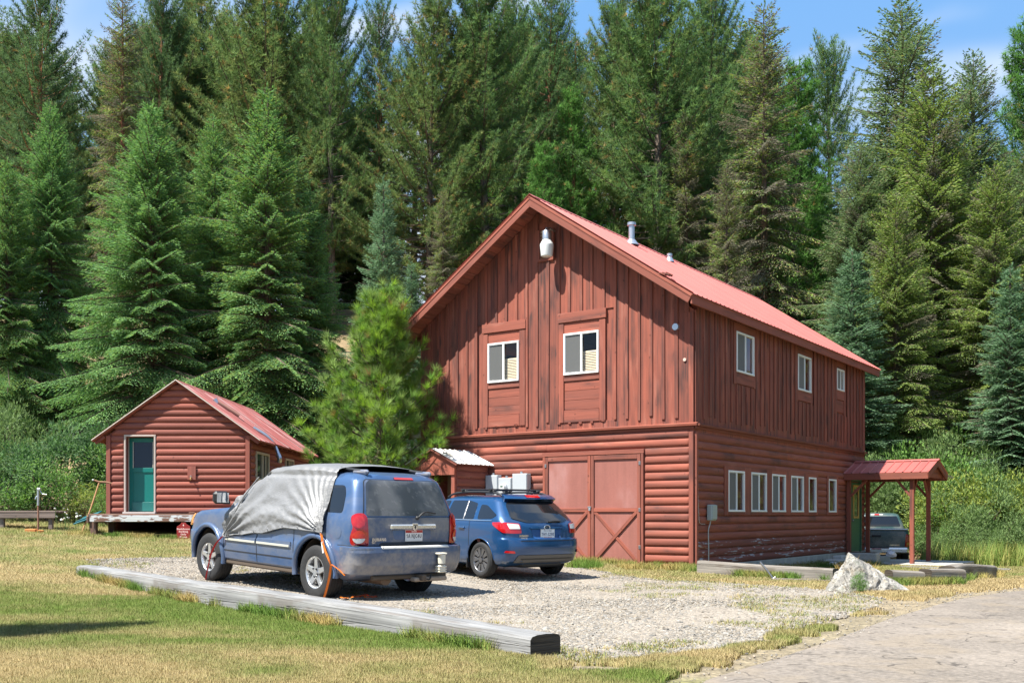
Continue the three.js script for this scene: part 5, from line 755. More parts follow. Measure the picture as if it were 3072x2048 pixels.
  { const u = G('underbody', suv); P('rear_axle', new THREE.CylinderGeometry(0.05, 0.05, 1.4, 10), underDirt, u, [xr, yA, 0], [Math.PI / 2, 0, 0]); P('differential', new THREE.SphereGeometry(0.15, 14, 10), underDirt, u, [xr - 0.05, yA, 0]); P('muffler', new THREE.CylinderGeometry(0.1, 0.1, 0.6, 12), std([0.22, 0.14, 0.09], 0.8), u, [xr - 0.55, 0.35, -0.35], [0, 0, Math.PI / 2]); P('frame_rail', cb(3.6, 0.12, 0.1, 0.02), underDirt, u, [0, 0.34, 0.5]); P('frame_rail', cb(3.6, 0.12, 0.1, 0.02), underDirt, u, [0, 0.34, -0.5]); }
  const W = wheelGeo(0.388, 0.265, 0.228, 5, 'solid'); for (const s of [-1, 1]) { addWheel(suv, W, xr, yA, s * 0.83, alloy); addWheel(suv, W, xf, yA, s * 0.83, alloy, 0.03); }
  // ---- silver tarp and straps
  const crk = tex(512, 512, (u, v) => { const a = Math.abs(fbm(u * 14, v * 14, 1045, 4, 14, 14) - 0.5), b2 = Math.abs(fbm(u * 26, v * 26, 1046, 3, 26, 26) - 0.5); return 0.5 * sstep(0, 0.16, a) + 0.5 * sstep(0, 0.18, b2); }, { data: true, rep: [1.1, 1.1] });
  const tm = phys([1, 1, 1], 0.5, { bumpMap: crk, bumpScale: 0.0022, map: tex(256, 256, (u, v) => { const a = fbm(u * 6, v * 6, 1041, 4, 6, 6), f = fbm(u * 90, v * 90, 1042, 2, 90, 90); const m = 0.21 + 0.04 * (a - 0.5) + 0.02 * (f - 0.5); return [m, m, m * 1.02]; }, { rep: [0.5, 0.5] }), metalness: 0.15, side: THREE.DoubleSide });
  const key = (pts, x) => { let k = 0; while (k < pts.length - 2 && pts[k + 1][0] < x) k++; const a = pts[k], b = pts[k + 1]; const t = clamp((x - a[0]) / (b[0] - a[0])); return lerp(a[1], b[1], t * t * (3 - 2 * t)); };
  const topY = (x) => key([[-1.68, 1.90], [-1.2, 1.93], [-0.5, 1.93], [0.05, 1.88], [0.45, 1.70], [0.8, 1.50], [1.05, 1.36]], x), botY = (x) => key([[-1.7, 0.955], [-1.4, 0.965], [-0.8, 0.975], [0, 0.86], [0.6, 0.80], [1.02, 0.74]], x);
  const tp = thing('tarp', 'crinkled silver tarp stretched over the front of the blue vehicle', 'tarp', [-3.13, 0.066, -16.07]); tp.rotation.copy(suv.rotation);
  const cor = [[-1.68, 0.96], [1.0, 0.76]];
  P('sheet', grid(190, 150, (u, v) => {
    const sgn = v < 0.5 ? -1 : 1, w = 1 - Math.abs(v - 0.5) * 2;           // w: 0 at the hem, 1 on the roof line
    const rearX = lerp(-1.70, -1.62, sstep(0, 1, w)), frontX = lerp(1.03, 0.98, sstep(0, 0.6, w)), x = lerp(rearX, frontX, u), yb = botY(x), yt = topY(x);
    let y, z; const wS = 0.62;
    if (w < wS) { const t = w / wS; y = lerp(yb, yt - 0.09, t); const q = Math.abs(S.side(clamp(x, -1.9, 0.9), clamp(y, 0.8, 1.74), 1)[2]); const cloth = lerp(1.005, 0.70, sstep(0.25, 1, (y - 0.8) / 1.0)); z = Math.max(Math.min(q, 0.99) + 0.025, cloth); if (x > 0.5) z = lerp(z, Math.max(0.92 - 0.35 * Math.max(0, (y - 1.15)), 0.6), sstep(0.5, 0.95, x) * sstep(1.1, 1.3, y)); }
    else { const t = (w - wS) / (1 - wS), a = t * Math.PI / 2; const zE = lerp(0.73, 0.74, u); z = zE * Math.cos(a) ** 0.9; y = yt - 0.09 + 0.09 * Math.sin(a) ** 0.8; }
    let d = 0; cor.forEach(([cx, cy], i) => { const dx = x - cx, dy = y - cy, r = Math.hypot(dx, dy), th = Math.atan2(dy, dx); const fall = Math.exp(-r * (i ? 1.0 : 1.5)) * sstep(0.02, 0.22, r); d += fall * 0.032 * Math.sin(th * (i ? 24 : 38) + 5 * fbm(r * 2.5, th * 2, 1050 + i, 3)); });
    const low = sstep(0.55, 0.05, w); d += 0.014 * low * (fbm(x * 9, y * 20, 1060, 4) - 0.5) * 2 + 0.012 * (fbm(x * 5, (y + z) * 5, 1061, 3) - 0.5); const fr = sstep(0.75, 1, u); d += fr * 0.045 * (fbm(x * 14, y * 12, 1062, 3) - 0.5);
    const nY = w > wS ? sstep(wS, wS + 0.2, w) : 0; y += d * 0.8 * nY + (w < 0.02 ? 0.005 * Math.sin(x * 9) : 0); z += d * (1 - nY);
    return [x, y, sgn * Math.max(0, z), x, v * 3.4];
  }), tm, tp);
  { const hp = []; for (let i = 0; i <= 28; i++) { const x = lerp(-1.70, 1.03, i / 28); hp.push([x, botY(x) + 0.004, -Math.max(1.005, Math.abs(S.side(clamp(x, -1.9, 0.9), 0.9, 1)[2]) + 0.025) - 0.002]); } P('hem', tube(hp, 0.009, 6, 90), tm, tp); P('fold_line', tube([[0.35, 1.70, -0.79], [0.55, 1.35, -0.955], [0.78, 1.0, -1.015], [0.98, 0.78, -1.02]], 0.010, 6, 30), tm, tp); }
  for (let i = 0; i < 7; i++) { const x = -1.5 + i * 0.4; P('grommet', new THREE.TorusGeometry(0.014, 0.005, 6, 12), steel, tp, [x, botY(x) + 0.03, -1.03]); }
  const ribbon = (pts, w) => { const c = new THREE.CatmullRomCurve3(pts.map((p) => new THREE.Vector3(...p))), n = pts.length * 6; return grid(2, n, (u, v) => { const p = c.getPoint(v), t = c.getTangent(v), s = new THREE.Vector3(-t.z, 0, t.x); if (s.length() < 0.2) s.set(0.7, 0, 0.2); s.normalize(); return [p.x + s.x * (u - 0.5) * w, p.y + (u === 0.5 ? 0.004 : 0), p.z + s.z * (u - 0.5) * w]; }); };
  const orange = std([0.72, 0.17, 0.01], 0.6, { side: THREE.DoubleSide }), redS = std([0.55, 0.02, 0.02], 0.6, { side: THREE.DoubleSide });
  const st = thing('orange_strap', 'orange ratchet strap hanging from the tarp over the rear tyre', 'strap', [-3.13, 0.066, -16.07]); st.rotation.copy(suv.rotation);
  P('webbing', ribbon([[-1.70, 0.95, -1.03], [-1.78, 0.80, -1.045], [-1.93, 0.60, -1.05], [-1.97, 0.52, -1.04]], 0.034), orange, st); P('webbing', ribbon([[-1.97, 0.52, -1.04], [-1.92, 0.35, -1.03], [-1.82, 0.15, -1.01], [-1.74, 0.015, -1.0]], 0.034), orange, st); P('webbing', ribbon([[-1.97, 0.54, -1.03], [-2.06, 0.48, -0.98], [-2.16, 0.40, -0.94]], 0.04), orange, st); P('hook', new THREE.TorusGeometry(0.02, 0.006, 6, 12), steel, st, [-1.69, 0.955, -1.03]); P('label_tag', cb(0.03, 0.16, 0.004, 0.001), whiteVinyl, st, [-1.77, 0.76, -1.05], [0, 0, -0.25]);
  const rs = thing('red_strap', 'thin red strap running from the tarp corner to the front wheel', 'strap', [-3.13, 0.066, -16.07]); rs.rotation.copy(suv.rotation);
  P('webbing', ribbon([[1.0, 0.75, -1.03], [1.2, 0.62, -1.03], [1.42, 0.42, -1.0], [1.45, 0.38, -0.99]], 0.035), redS, rs); P('webbing', ribbon([[1.45, 0.38, -0.99], [1.5, 0.2, -1.0], [1.56, 0.02, -1.0]], 0.025), redS, rs);
  const gs = thing('loose_strap', 'loose orange strap heaped on the gravel behind the rear tyre', 'strap', [-2.1, hgt(-2.1, -14.05) + 0.02, -14.05], 0.1); const c = []; for (let i = 0; i < 14; i++) c.push([-0.25 + i * 0.038, 0.02 + 0.02 * R() + (i > 4 && i < 9 ? 0.02 : 0), 0.05 * Math.sin(i * 2.1)]); P('webbing', ribbon(c, 0.045), orange, gs); P('webbing', ribbon(c.map(([x, y, z]) => [x * 0.6 + 0.08, y + 0.015, -z + 0.02]), 0.045), std([0.6, 0.06, 0.01], 0.6, { side: THREE.DoubleSide }), gs);
}
// ---------------------------------------------------------------- compact blue hatchback
{
  const bl = phys([0.01, 0.06, 0.17], 0.3, { metalness: 0.35, clearcoat: 1, clearcoatRoughness: 0.04 }), car = thing('hatchback', 'compact glossy blue hatchback parked nose-in beside the large vehicle', 'car', [-0.70, 0.0, -19.47]); car.position.y = (hgt(-0.1, -18.4) + hgt(-1.5, -20.5)) / 2 + 0.01; car.rotation.set(0, Math.atan2(0.788, -0.616), 0.02, 'YXZ');
  const S = new Shell([[0.20, -1.75, 1.9, 0.70, 0.1, 0.2], [0.26, -2.02, 2.08, 0.82, 0.25, 0.35], [0.32, -2.13, 2.14, 0.855, 0.3, 0.42], [0.45, -2.19, 2.18, 0.875, 0.32, 0.45], [0.60, -2.20, 2.19, 0.88, 0.32, 0.45], [0.69, -2.17, 2.16, 0.882, 0.30, 0.45], [0.72, -2.12, 2.12, 0.88, 0.30, 0.45], [0.86, -2.105, 1.95, 0.875, 0.29, 0.45], [0.95, -2.07, 1.45, 0.865, 0.29, 0.4], [1.02, -2.02, 1.0, 0.845, 0.29, 0.3], [1.15, -1.90, 0.72, 0.775, 0.29, 0.25], [1.28, -1.76, 0.45, 0.70, 0.28, 0.22], [1.37, -1.66, 0.22, 0.645, 0.26, 0.2], [1.415, -1.56, 0.02, 0.57, 0.22, 0.2], [1.44, -1.35, -0.2, 0.45, 0.2, 0.2]], 0.1, 0.05);
  const yA = 0.318, xr = -1.32, xf = 1.325; P('body', carve(S.mesh(), [-1, 1].flatMap((s) => [[xr, yA, 0.375, s * 0.85, 0.56], [xf, yA, 0.375, s * 0.85, 0.56]])), bl, car);
  P('rear_window', patch((z, y) => S.rear(z, y), round([[-0.40, 0.975], [0.40, 0.975], [0.66, 1.05], [0.585, 1.27], [0.52, 1.335], [-0.52, 1.335], [-0.585, 1.27], [-0.66, 1.05]], 0.05), 0.006, 0.014, 4), tint, car);
  P('spoiler', patch((z, y) => S.rear(z, y), round([[-0.57, 1.335], [0.57, 1.335], [0.54, 1.40], [-0.54, 1.40]], 0.02), 0.07, 0.085, 4), bl, car); P('brake_light', patch((z, y) => S.rear(z, y), [[-0.15, 1.352], [0.15, 1.352], [0.15, 1.385], [-0.15, 1.385]], 0.08, 0.02, 2), redLens, car);
  P('tailgate_gap', patch((s, y) => S.around(s, y), [[-0.62, 0.664], [0.62, 0.664], [0.62, 0.676], [-0.62, 0.676]], 0.004, 0.006, 4), blackPlastic, car);
  P('lower_bumper', patch((s, y) => S.around(s, y), round([[-0.72, 0.30], [0.72, 0.30], [0.66, 0.43], [-0.66, 0.43]], 0.04), 0.012, 0.02, 4), std([0.10, 0.095, 0.09], 0.6), car); P('bumper_slot', patch((s, y) => S.around(s, y), [[-0.60, 0.352], [0.60, 0.352], [0.60, 0.372], [-0.60, 0.372]], 0.017, 0.01, 3), blackPlastic, car);
  P('chrome_strip', patch((z, y) => S.rear(z, y), round([[-0.36, 0.872], [0.36, 0.872], [0.36, 0.898], [-0.36, 0.898]], 0.01), 0.02, 0.03, 3), bl, car); { const em = G('emblem', car, [S.rear(0, 0.9)[0] - 0.025, 0.895, 0.0], [0, -Math.PI / 2, 0]); const t = new THREE.TorusGeometry(0.045, 0.007, 8, 28); t.scale(1.35, 0.85, 1); P('oval', t, chrome, em); P('oval_fill', new THREE.CircleGeometry(0.044, 24), std([0.01, 0.03, 0.12], 0.3), em, [0, 0, -0.002]).scale.set(1.35, 0.85, 1); for (const [x, y, r] of [[-0.025, 0.006, 0.012], [0.0, 0.014, 0.006], [0.018, 0.012, 0.006], [0.03, 0.0, 0.006], [0.015, -0.012, 0.006], [-0.003, -0.004, 0.006]]) P('star', new THREE.CircleGeometry(r, 4), chrome, em, [x, y, 0.004]); }
  P('plate_recess', patch((z, y) => S.rear(z, y), round([[-0.30, 0.70], [0.30, 0.70], [0.34, 0.865], [-0.34, 0.865]], 0.03), 0.0045, 0.004, 3), phys([0.01, 0.06, 0.2], 0.35, { clearcoat: 0.5 }), car); plate(car, 'THY-3298', 'First in Flight', 'NORTH CAROLINA', '#cdd6dd', null, S.rear(0, 0.785)[0] - 0.014, 0.785, 0);
  P('lettering', lettering('SUBARU', 0.034), chrome, car, [S.rear(-0.55, 0.755)[0] - 0.012, 0.755, -0.5], [0, -Math.PI / 2 - 0.12, 0]); P('lettering', lettering('IMPREZA', 0.022), chrome, car, [S.rear(-0.55, 0.715)[0] - 0.012, 0.715, -0.5], [0, -Math.PI / 2 - 0.12, 0]);
  P('rear_wiper', tube([[S.rear(0.1, 0.98)[0] - 0.03, 0.99, 0.06], [S.rear(0.2, 1.0)[0] - 0.035, 1.005, 0.2], [S.rear(0.34, 1.01)[0] - 0.03, 1.0, 0.36]], 0.014, 6), blackPlastic, car);
  for (const s of [-1, 1]) {
    const t = G('tail_light', car), fl = (p) => s < 0 ? p.map(([a, b]) => [-a, b]).reverse() : p, ar = (a, b) => S.around(a, b);
    P('lens', patch(ar, round(fl([[0.57, 0.79], [0.90, 0.80], [1.14, 0.93], [1.13, 0.975], [0.90, 0.98], [0.58, 0.955]]), 0.03), 0.016, 0.025, 4), redLens, t); P('reversing_lens', patch(ar, round(fl([[0.59, 0.865], [0.78, 0.865], [0.81, 0.955], [0.60, 0.945]]), 0.015), 0.021, 0.01, 3), clearLens, t);
    P('reflector', patch(ar, round(fl([[0.72, 0.455], [0.93, 0.47], [0.90, 0.505], [0.74, 0.50]]), 0.012), 0.016, 0.02, 2), redLens, car);
    P('quarter_window', patch((x, y) => S.side(x, y, s), round([[-1.70, 1.10], [-1.60, 1.035], [-1.20, 1.02], [-1.14, 1.28], [-1.32, 1.27]], 0.05), 0.005, 0.01, 3), tint, car); P('side_window', patch((x, y) => S.side(x, y, s), round([[-1.09, 1.02], [-0.22, 1.01], [-0.22, 1.345], [-0.75, 1.345], [-1.02, 1.30]], 0.04), 0.005, 0.01, 3), tint, car); P('side_window', patch((x, y) => S.side(x, y, s), round([[-0.15, 1.01], [0.80, 1.02], [0.35, 1.28], [0.1, 1.335], [-0.15, 1.345]], 0.04), 0.005, 0.01, 3), tint, car);
    P('window_trim', patch((x, y) => S.side(x, y, s), [[-1.62, 0.998], [0.85, 0.992], [0.85, 1.006], [-1.62, 1.014]], 0.012, 0.01, 3), chrome, car); P('window_pillar', patch((x, y) => S.side(x, y, s), [[-0.80, 1.015], [-0.775, 1.015], [-0.70, 1.34], [-0.72, 1.34]], 0.009, 0.005, 2), steel, car);
    for (const [x0, ya, yb] of [[-1.0, 0.55, 1.0], [-0.19, 0.32, 1.0], [0.95, 0.36, 0.95]]) P('door_gap', patch((x, y) => S.side(x, y, s), [[x0, ya], [x0 + 0.012, ya], [x0 + 0.012 - (x0 < -0.9 ? 0.22 * 0 : 0), yb], [x0, yb]], 0.002, 0.003, 3), blackPlastic, car);
    P('door_handle', cb(0.17, 0.035, 0.03, 0.012, 'x'), bl, car, [-0.78, 0.865, S.side(-0.78, 0.865, s)[2] + s * 0.018]); P('rocker', patch((x, y) => S.side(x, y, s), [[-0.92, 0.24], [0.92, 0.24], [0.92, 0.30], [-0.92, 0.30]], 0.012, 0.02, 3), bl, car);
    for (const x of [xr, xf]) { const pts = []; for (let i = 0; i <= 20; i++) { const a = lerp(0.05, Math.PI - 0.05, i / 20), px = x + 0.378 * Math.cos(a), py = yA + 0.378 * Math.sin(a); pts.push([px, py, S.side(px, Math.max(0.3, py), s)[2] - s * 0.004]); } P('arch_lip', tube(pts, 0.014, 6, 36), bl, car); }
    { const r = G('roof_rail', car); P('rail', tube([[-1.55, 1.40, s * 0.50], [-1.4, 1.47, s * 0.52], [-0.6, 1.505, s * 0.53], [0.0, 1.46, s * 0.53], [0.15, 1.40, s * 0.53]], 0.02, 8), blackPlastic, r); }
    { const m = G('mirror', car, [0.72, 1.06, s * 0.95]); const sg = new THREE.SphereGeometry(1, 16, 10); sg.scale(0.06, 0.07, 0.11); P('mirror_shell', sg, bl, m); }
    P('mud_flap', cb(0.02, 0.2, 0.2, 0.005), blackPlastic, car, [xr + 0.4, 0.26, s * 0.76]);
  }
  for (const x of [-1.2, -0.35]) { const b = G('roof_bar', car, [x, 1.5, 0]); const g = new THREE.CylinderGeometry(0.028, 0.028, 1.16, 10); g.rotateX(Math.PI / 2); g.scale(1.6, 0.6, 1); P('bar', g, blackPlastic, b, [0, 0.045, 0]); for (const s of [-1, 1]) P('bar_foot', cb(0.12, 0.07, 0.1, 0.02), blackPlastic, b, [0, 0.01, s * 0.5]); }
  P('antenna', tube([[-1.5, 1.42, 0], [-1.58, 1.52, 0], [-1.66, 1.6, 0]], 0.006, 5), blackPlastic, car); P('rear_underside', cb(0.3, 0.1, 0.9, 0.03), blackPlastic, car, [-1.85, 0.25, 0]);
  const W = wheelGeo(0.318, 0.205, 0.218, 10, 'split'); W.sp.forEach((s, i) => { W.sp[i] = [s[i % 2 ? 0 : 1], s[i % 2 ? 1 : 0]]; }); for (const s of [-1, 1]) { addWheel(car, W, xr, yA, s * 0.765, darkAlloy); addWheel(car, W, xf, yA, s * 0.765, darkAlloy); }
}
// ---------------------------------------------------------------- dark green pickup behind the porch
{
  const gr = phys([1, 1, 1], 0.35, { map: dust([0.03, 0.085, 0.085], 0.5, 1071, [0.5, 0.5]), metalness: 0.3, clearcoat: 0.5, clearcoatRoughness: 0.2 }), tz = -34.0, txx = 12.1, tr = thing('pickup_truck', 'dark green pickup truck parked behind the entry porch', 'truck', [txx + 0.95, hgt(txx, tz - 1), tz - 2.6], Math.atan2(0.945, 0.32));
  tr.position.y = 1.27 - 1.86;
  const S = new Shell([[0.50, -2.66, 2.7, 0.93, 0.1, 0.3], [0.56, -2.70, 2.78, 0.97, 0.1, 0.35], [0.9, -2.72, 2.8, 0.99, 0.1, 0.4], [1.1, -2.72, 2.78, 0.985, 0.1, 0.4], [1.24, -2.70, 2.5, 0.97, 0.1, 0.4], [1.28, -2.68, 1.2, 0.955, 0.1, 0.3]], 0.03, 0.02);
  P('body', carve(S.mesh(), [-1, 1].flatMap((s) => [[-1.6, 0.42, 0.5, s * 0.9, 0.6], [1.95, 0.42, 0.5, s * 0.9, 0.6]])), gr, tr);
  const C = new Shell([[1.26, -0.75, 1.3, 0.93, 0.12, 0.25], [1.45, -0.72, 1.1, 0.88, 0.14, 0.22], [1.72, -0.63, 0.6, 0.76, 0.16, 0.22], [1.81, -0.55, 0.4, 0.70, 0.18, 0.2], [1.85, -0.4, 0.1, 0.55, 0.2, 0.2]], 0.04, 0.02); P('cab', C.mesh(), gr, tr);
  P('rear_window', patch((z, y) => C.rear(z, y), round([[-0.78, 1.38], [0.78, 1.38], [0.66, 1.73], [-0.66, 1.73]], 0.05), 0.006, 0.012, 3), tint, tr); P('brake_light', patch((z, y) => C.rear(z, y), [[-0.2, 1.765], [0.2, 1.765], [0.2, 1.8], [-0.2, 1.8]], 0.012, 0.02, 2), clearLens, tr); P('brake_light', patch((z, y) => C.rear(z, y), [[-0.08, 1.762], [0.08, 1.762], [0.08, 1.803], [-0.08, 1.803]], 0.016, 0.02, 2), redLens, tr);
  P('tailgate', patch((z, y) => S.rear(z, y), round([[-0.82, 0.70], [0.82, 0.70], [0.83, 1.25], [-0.83, 1.25]], 0.03), 0.012, 0.02, 3), phys([1, 1, 1], 0.4, { map: dust([0.05, 0.085, 0.085], 0.65, 1075, [0.6, 0.6]), clearcoat: 0.3, clearcoatRoughness: 0.3 }), tr); P('gate_cap', cb(0.07, 0.05, 1.9, 0.015, 'z'), std([0.6, 0.62, 0.63], 0.35, { metalness: 0.4 }), tr, [-2.70, 1.30, 0]); P('gate_handle', cb(0.03, 0.07, 0.3, 0.015, 'z'), blackPlastic, tr, [-2.745, 1.08, -0.05]); P('lettering', lettering('CHEVROLET', 0.04), chrome, tr, [-2.745, 0.78, 0.52], [0, -Math.PI / 2, 0]);
  for (const s of [-1, 1]) { const p = [[0.86, 0.72], [1.03, 0.74], [1.03, 1.12], [0.88, 1.14]].map(([a, b]) => [s * a, b]); if (s < 0) p.reverse(); const t = G('tail_light', tr); P('lens', patch((a, b) => S.around(a, b), round(p, 0.02), 0.016, 0.025, 3), redLens, t); P('amber_lens', patch((a, b) => S.around(a, b), round(p.map(([a, b]) => [s * (0.955 + (Math.abs(a) - 0.955) * 0.5), 0.82 + (b - 0.93) * 0.25]), 0.01), 0.02, 0.01, 2), amberLens, t); const m = G('mirror', tr, [1.0, 1.3, s * 1.12]); P('mirror_shell', cb(0.1, 0.24, 0.2, 0.03), blackPlastic, m); P('mirror_glass', new THREE.PlaneGeometry(0.16, 0.2), tint, m, [-0.055, 0, 0], [0, -Math.PI / 2, 0]); }
  { const b = G('bumper', tr); P('bumper_bar', cb(0.16, 0.2, 1.9, 0.05, 'z'), std([0.6, 0.6, 0.6], 0.25, { metalness: 0.9 }), b, [-2.82, 0.60, 0]); P('bumper_step', cb(0.1, 0.03, 0.7, 0.01), blackPlastic, b, [-2.84, 0.705, 0]); P('hitch_ball', new THREE.SphereGeometry(0.04, 10, 8), chrome, b, [-2.9, 0.42, 0.05]); P('hitch_bar', cb(0.2, 0.07, 1.1, 0.015), underDirt, b, [-2.7, 0.44, 0]); plate(tr, '', 'IDAHO', '', '#d9d6d2', '#a8322c', -2.905, 0.60, -0.05); }
  const W = wheelGeo(0.41, 0.27, 0.22, 6, 'solid'); for (const s of [-1, 1]) for (const x of [-1.6, 1.95]) addWheel(tr, W, x, 0.41, s * 0.86, alloy);
}
// ---------------------------------------------------------------- vegetation
const V3 = (x, y, z) => new THREE.Vector3(x, y, z);
class Faces {     // loose triangles with a colour each
  constructor() { this.p = []; this.c = []; }
  tri(a, b, c, col) { this.p.push(a.x, a.y, a.z, b.x, b.y, b.z, c.x, c.y, c.z); for (let i = 0; i < 3; i++) this.c.push(col[0], col[1], col[2]); }
  // narrow folded leaf from a towards d, w wide across s, raised in the middle along n
  leaf(a, d, s, n, len, w, col) { const t = a.clone().addScaledVector(d, len), m = a.clone().addScaledVector(d, len * 0.45), l = m.clone().addScaledVector(s, w / 2).addScaledVector(n, -w * 0.18), r = m.clone().addScaledVector(s, -w / 2).addScaledVector(n, -w * 0.18); this.tri(a, l, t, col); this.tri(a, t, r, col); }
  needle(a, d, s, len, w, col) { const t = a.clone().addScaledVector(d, len), l = a.clone().addScaledVector(s, w / 2), r = a.clone().addScaledVector(s, -w / 2); this.tri(l, r, t, col); }
  geo(k = 1) { const g = new THREE.BufferGeometry(); g.setAttribute('position', new THREE.Float32BufferAttribute(this.p, 3)); g.setAttribute('color', new THREE.Float32BufferAttribute(this.c.map((q, i) => q * k * [0.93, 1.02, 0.84][i % 3]), 3)); g.computeVertexNormals(); return g; }
}
const UP = V3(0, 1, 0);
const leafMat = phys([1, 1, 1], 0.95, { vertexColors: true, transmission: 0.42, thickness: 0, side: THREE.DoubleSide, specularIntensity: 0.4 });
const broadMat = phys([1, 1, 1], 0.9, { vertexColors: true, transmission: 0.45, thickness: 0, side: THREE.DoubleSide, specularIntensity: 0.5 });
const barkTex = tex(256, 512, (u, v) => { const a = fbm(u * 14, v * 6, 1101, 4, 14, 6), f = fbm(u * 40, v * 16, 1102, 3, 40, 16), k = Math.abs(fbm(u * 10, v * 3, 1103, 4, 10, 3) - 0.5); let c = mix3([0.10, 0.075, 0.06], [0.25, 0.16, 0.11], sstep(0.3, 0.7, a)); return mix3(c, [0.03, 0.025, 0.022], (1 - sstep(0.01, 0.06, k)) * 0.8).map((q) => q * (0.7 + 0.6 * f)); }, { rep: [1.5, 0.5] });
const barkBump = tex(256, 256, (u, v) => fbm(u * 12, v * 6, 1105, 4, 12, 6), { data: true, rep: [1.5, 1] });
const bark = std([1, 1, 1], 0.95, { map: barkTex, bumpMap: barkBump, bumpScale: 0.05 }), greyBark = std([1.05, 1.15, 1.2], 0.95, { map: barkTex, bumpMap: barkBump, bumpScale: 0.05 }), redBark = std([2.1, 1.35, 1.0], 0.95, { map: barkTex, bumpMap: barkBump, bumpScale: 0.05 });
function trunkGeo(H, r, rnd, limbs = [], bend = 0.25) {
  const a1 = rnd() * 6, k = bend * (rnd() - 0.3); const cx = (y) => k * Math.sin(y / H * 2.4 + a1) - k * Math.sin(a1), cz = (y) => k * Math.cos(y / H * 2.1 + a1) - k * Math.cos(a1);
  const g = grid(9, 26, (u, v) => { const y = v * H, rad = r * Math.pow(1 - v, 0.75) * (1 + 0.5 * Math.exp(-y * 2.2)) + 0.012, a = u * 2 * Math.PI; return [cx(y) + rad * Math.sin(a), y - 0.25 * (v === 0), cz(y) + rad * Math.cos(a), u * 2 * Math.PI * r, y]; });
  const parts = [g]; for (const [pts, r0, r1] of limbs) { const c = new THREE.CatmullRomCurve3(pts), n = 4; parts.push(grid(3, n, (u, v) => { const p = c.getPoint(v), rad = lerp(r0, r1, v), a = u * 2 * Math.PI; return [p.x + rad * Math.sin(a), p.y + rad * Math.cos(a), p.z + rad * Math.cos(a) * 0.5, u * 0.2, v * 2]; })); }
  return { g: mergeGeometries(parts), cx, cz };
}
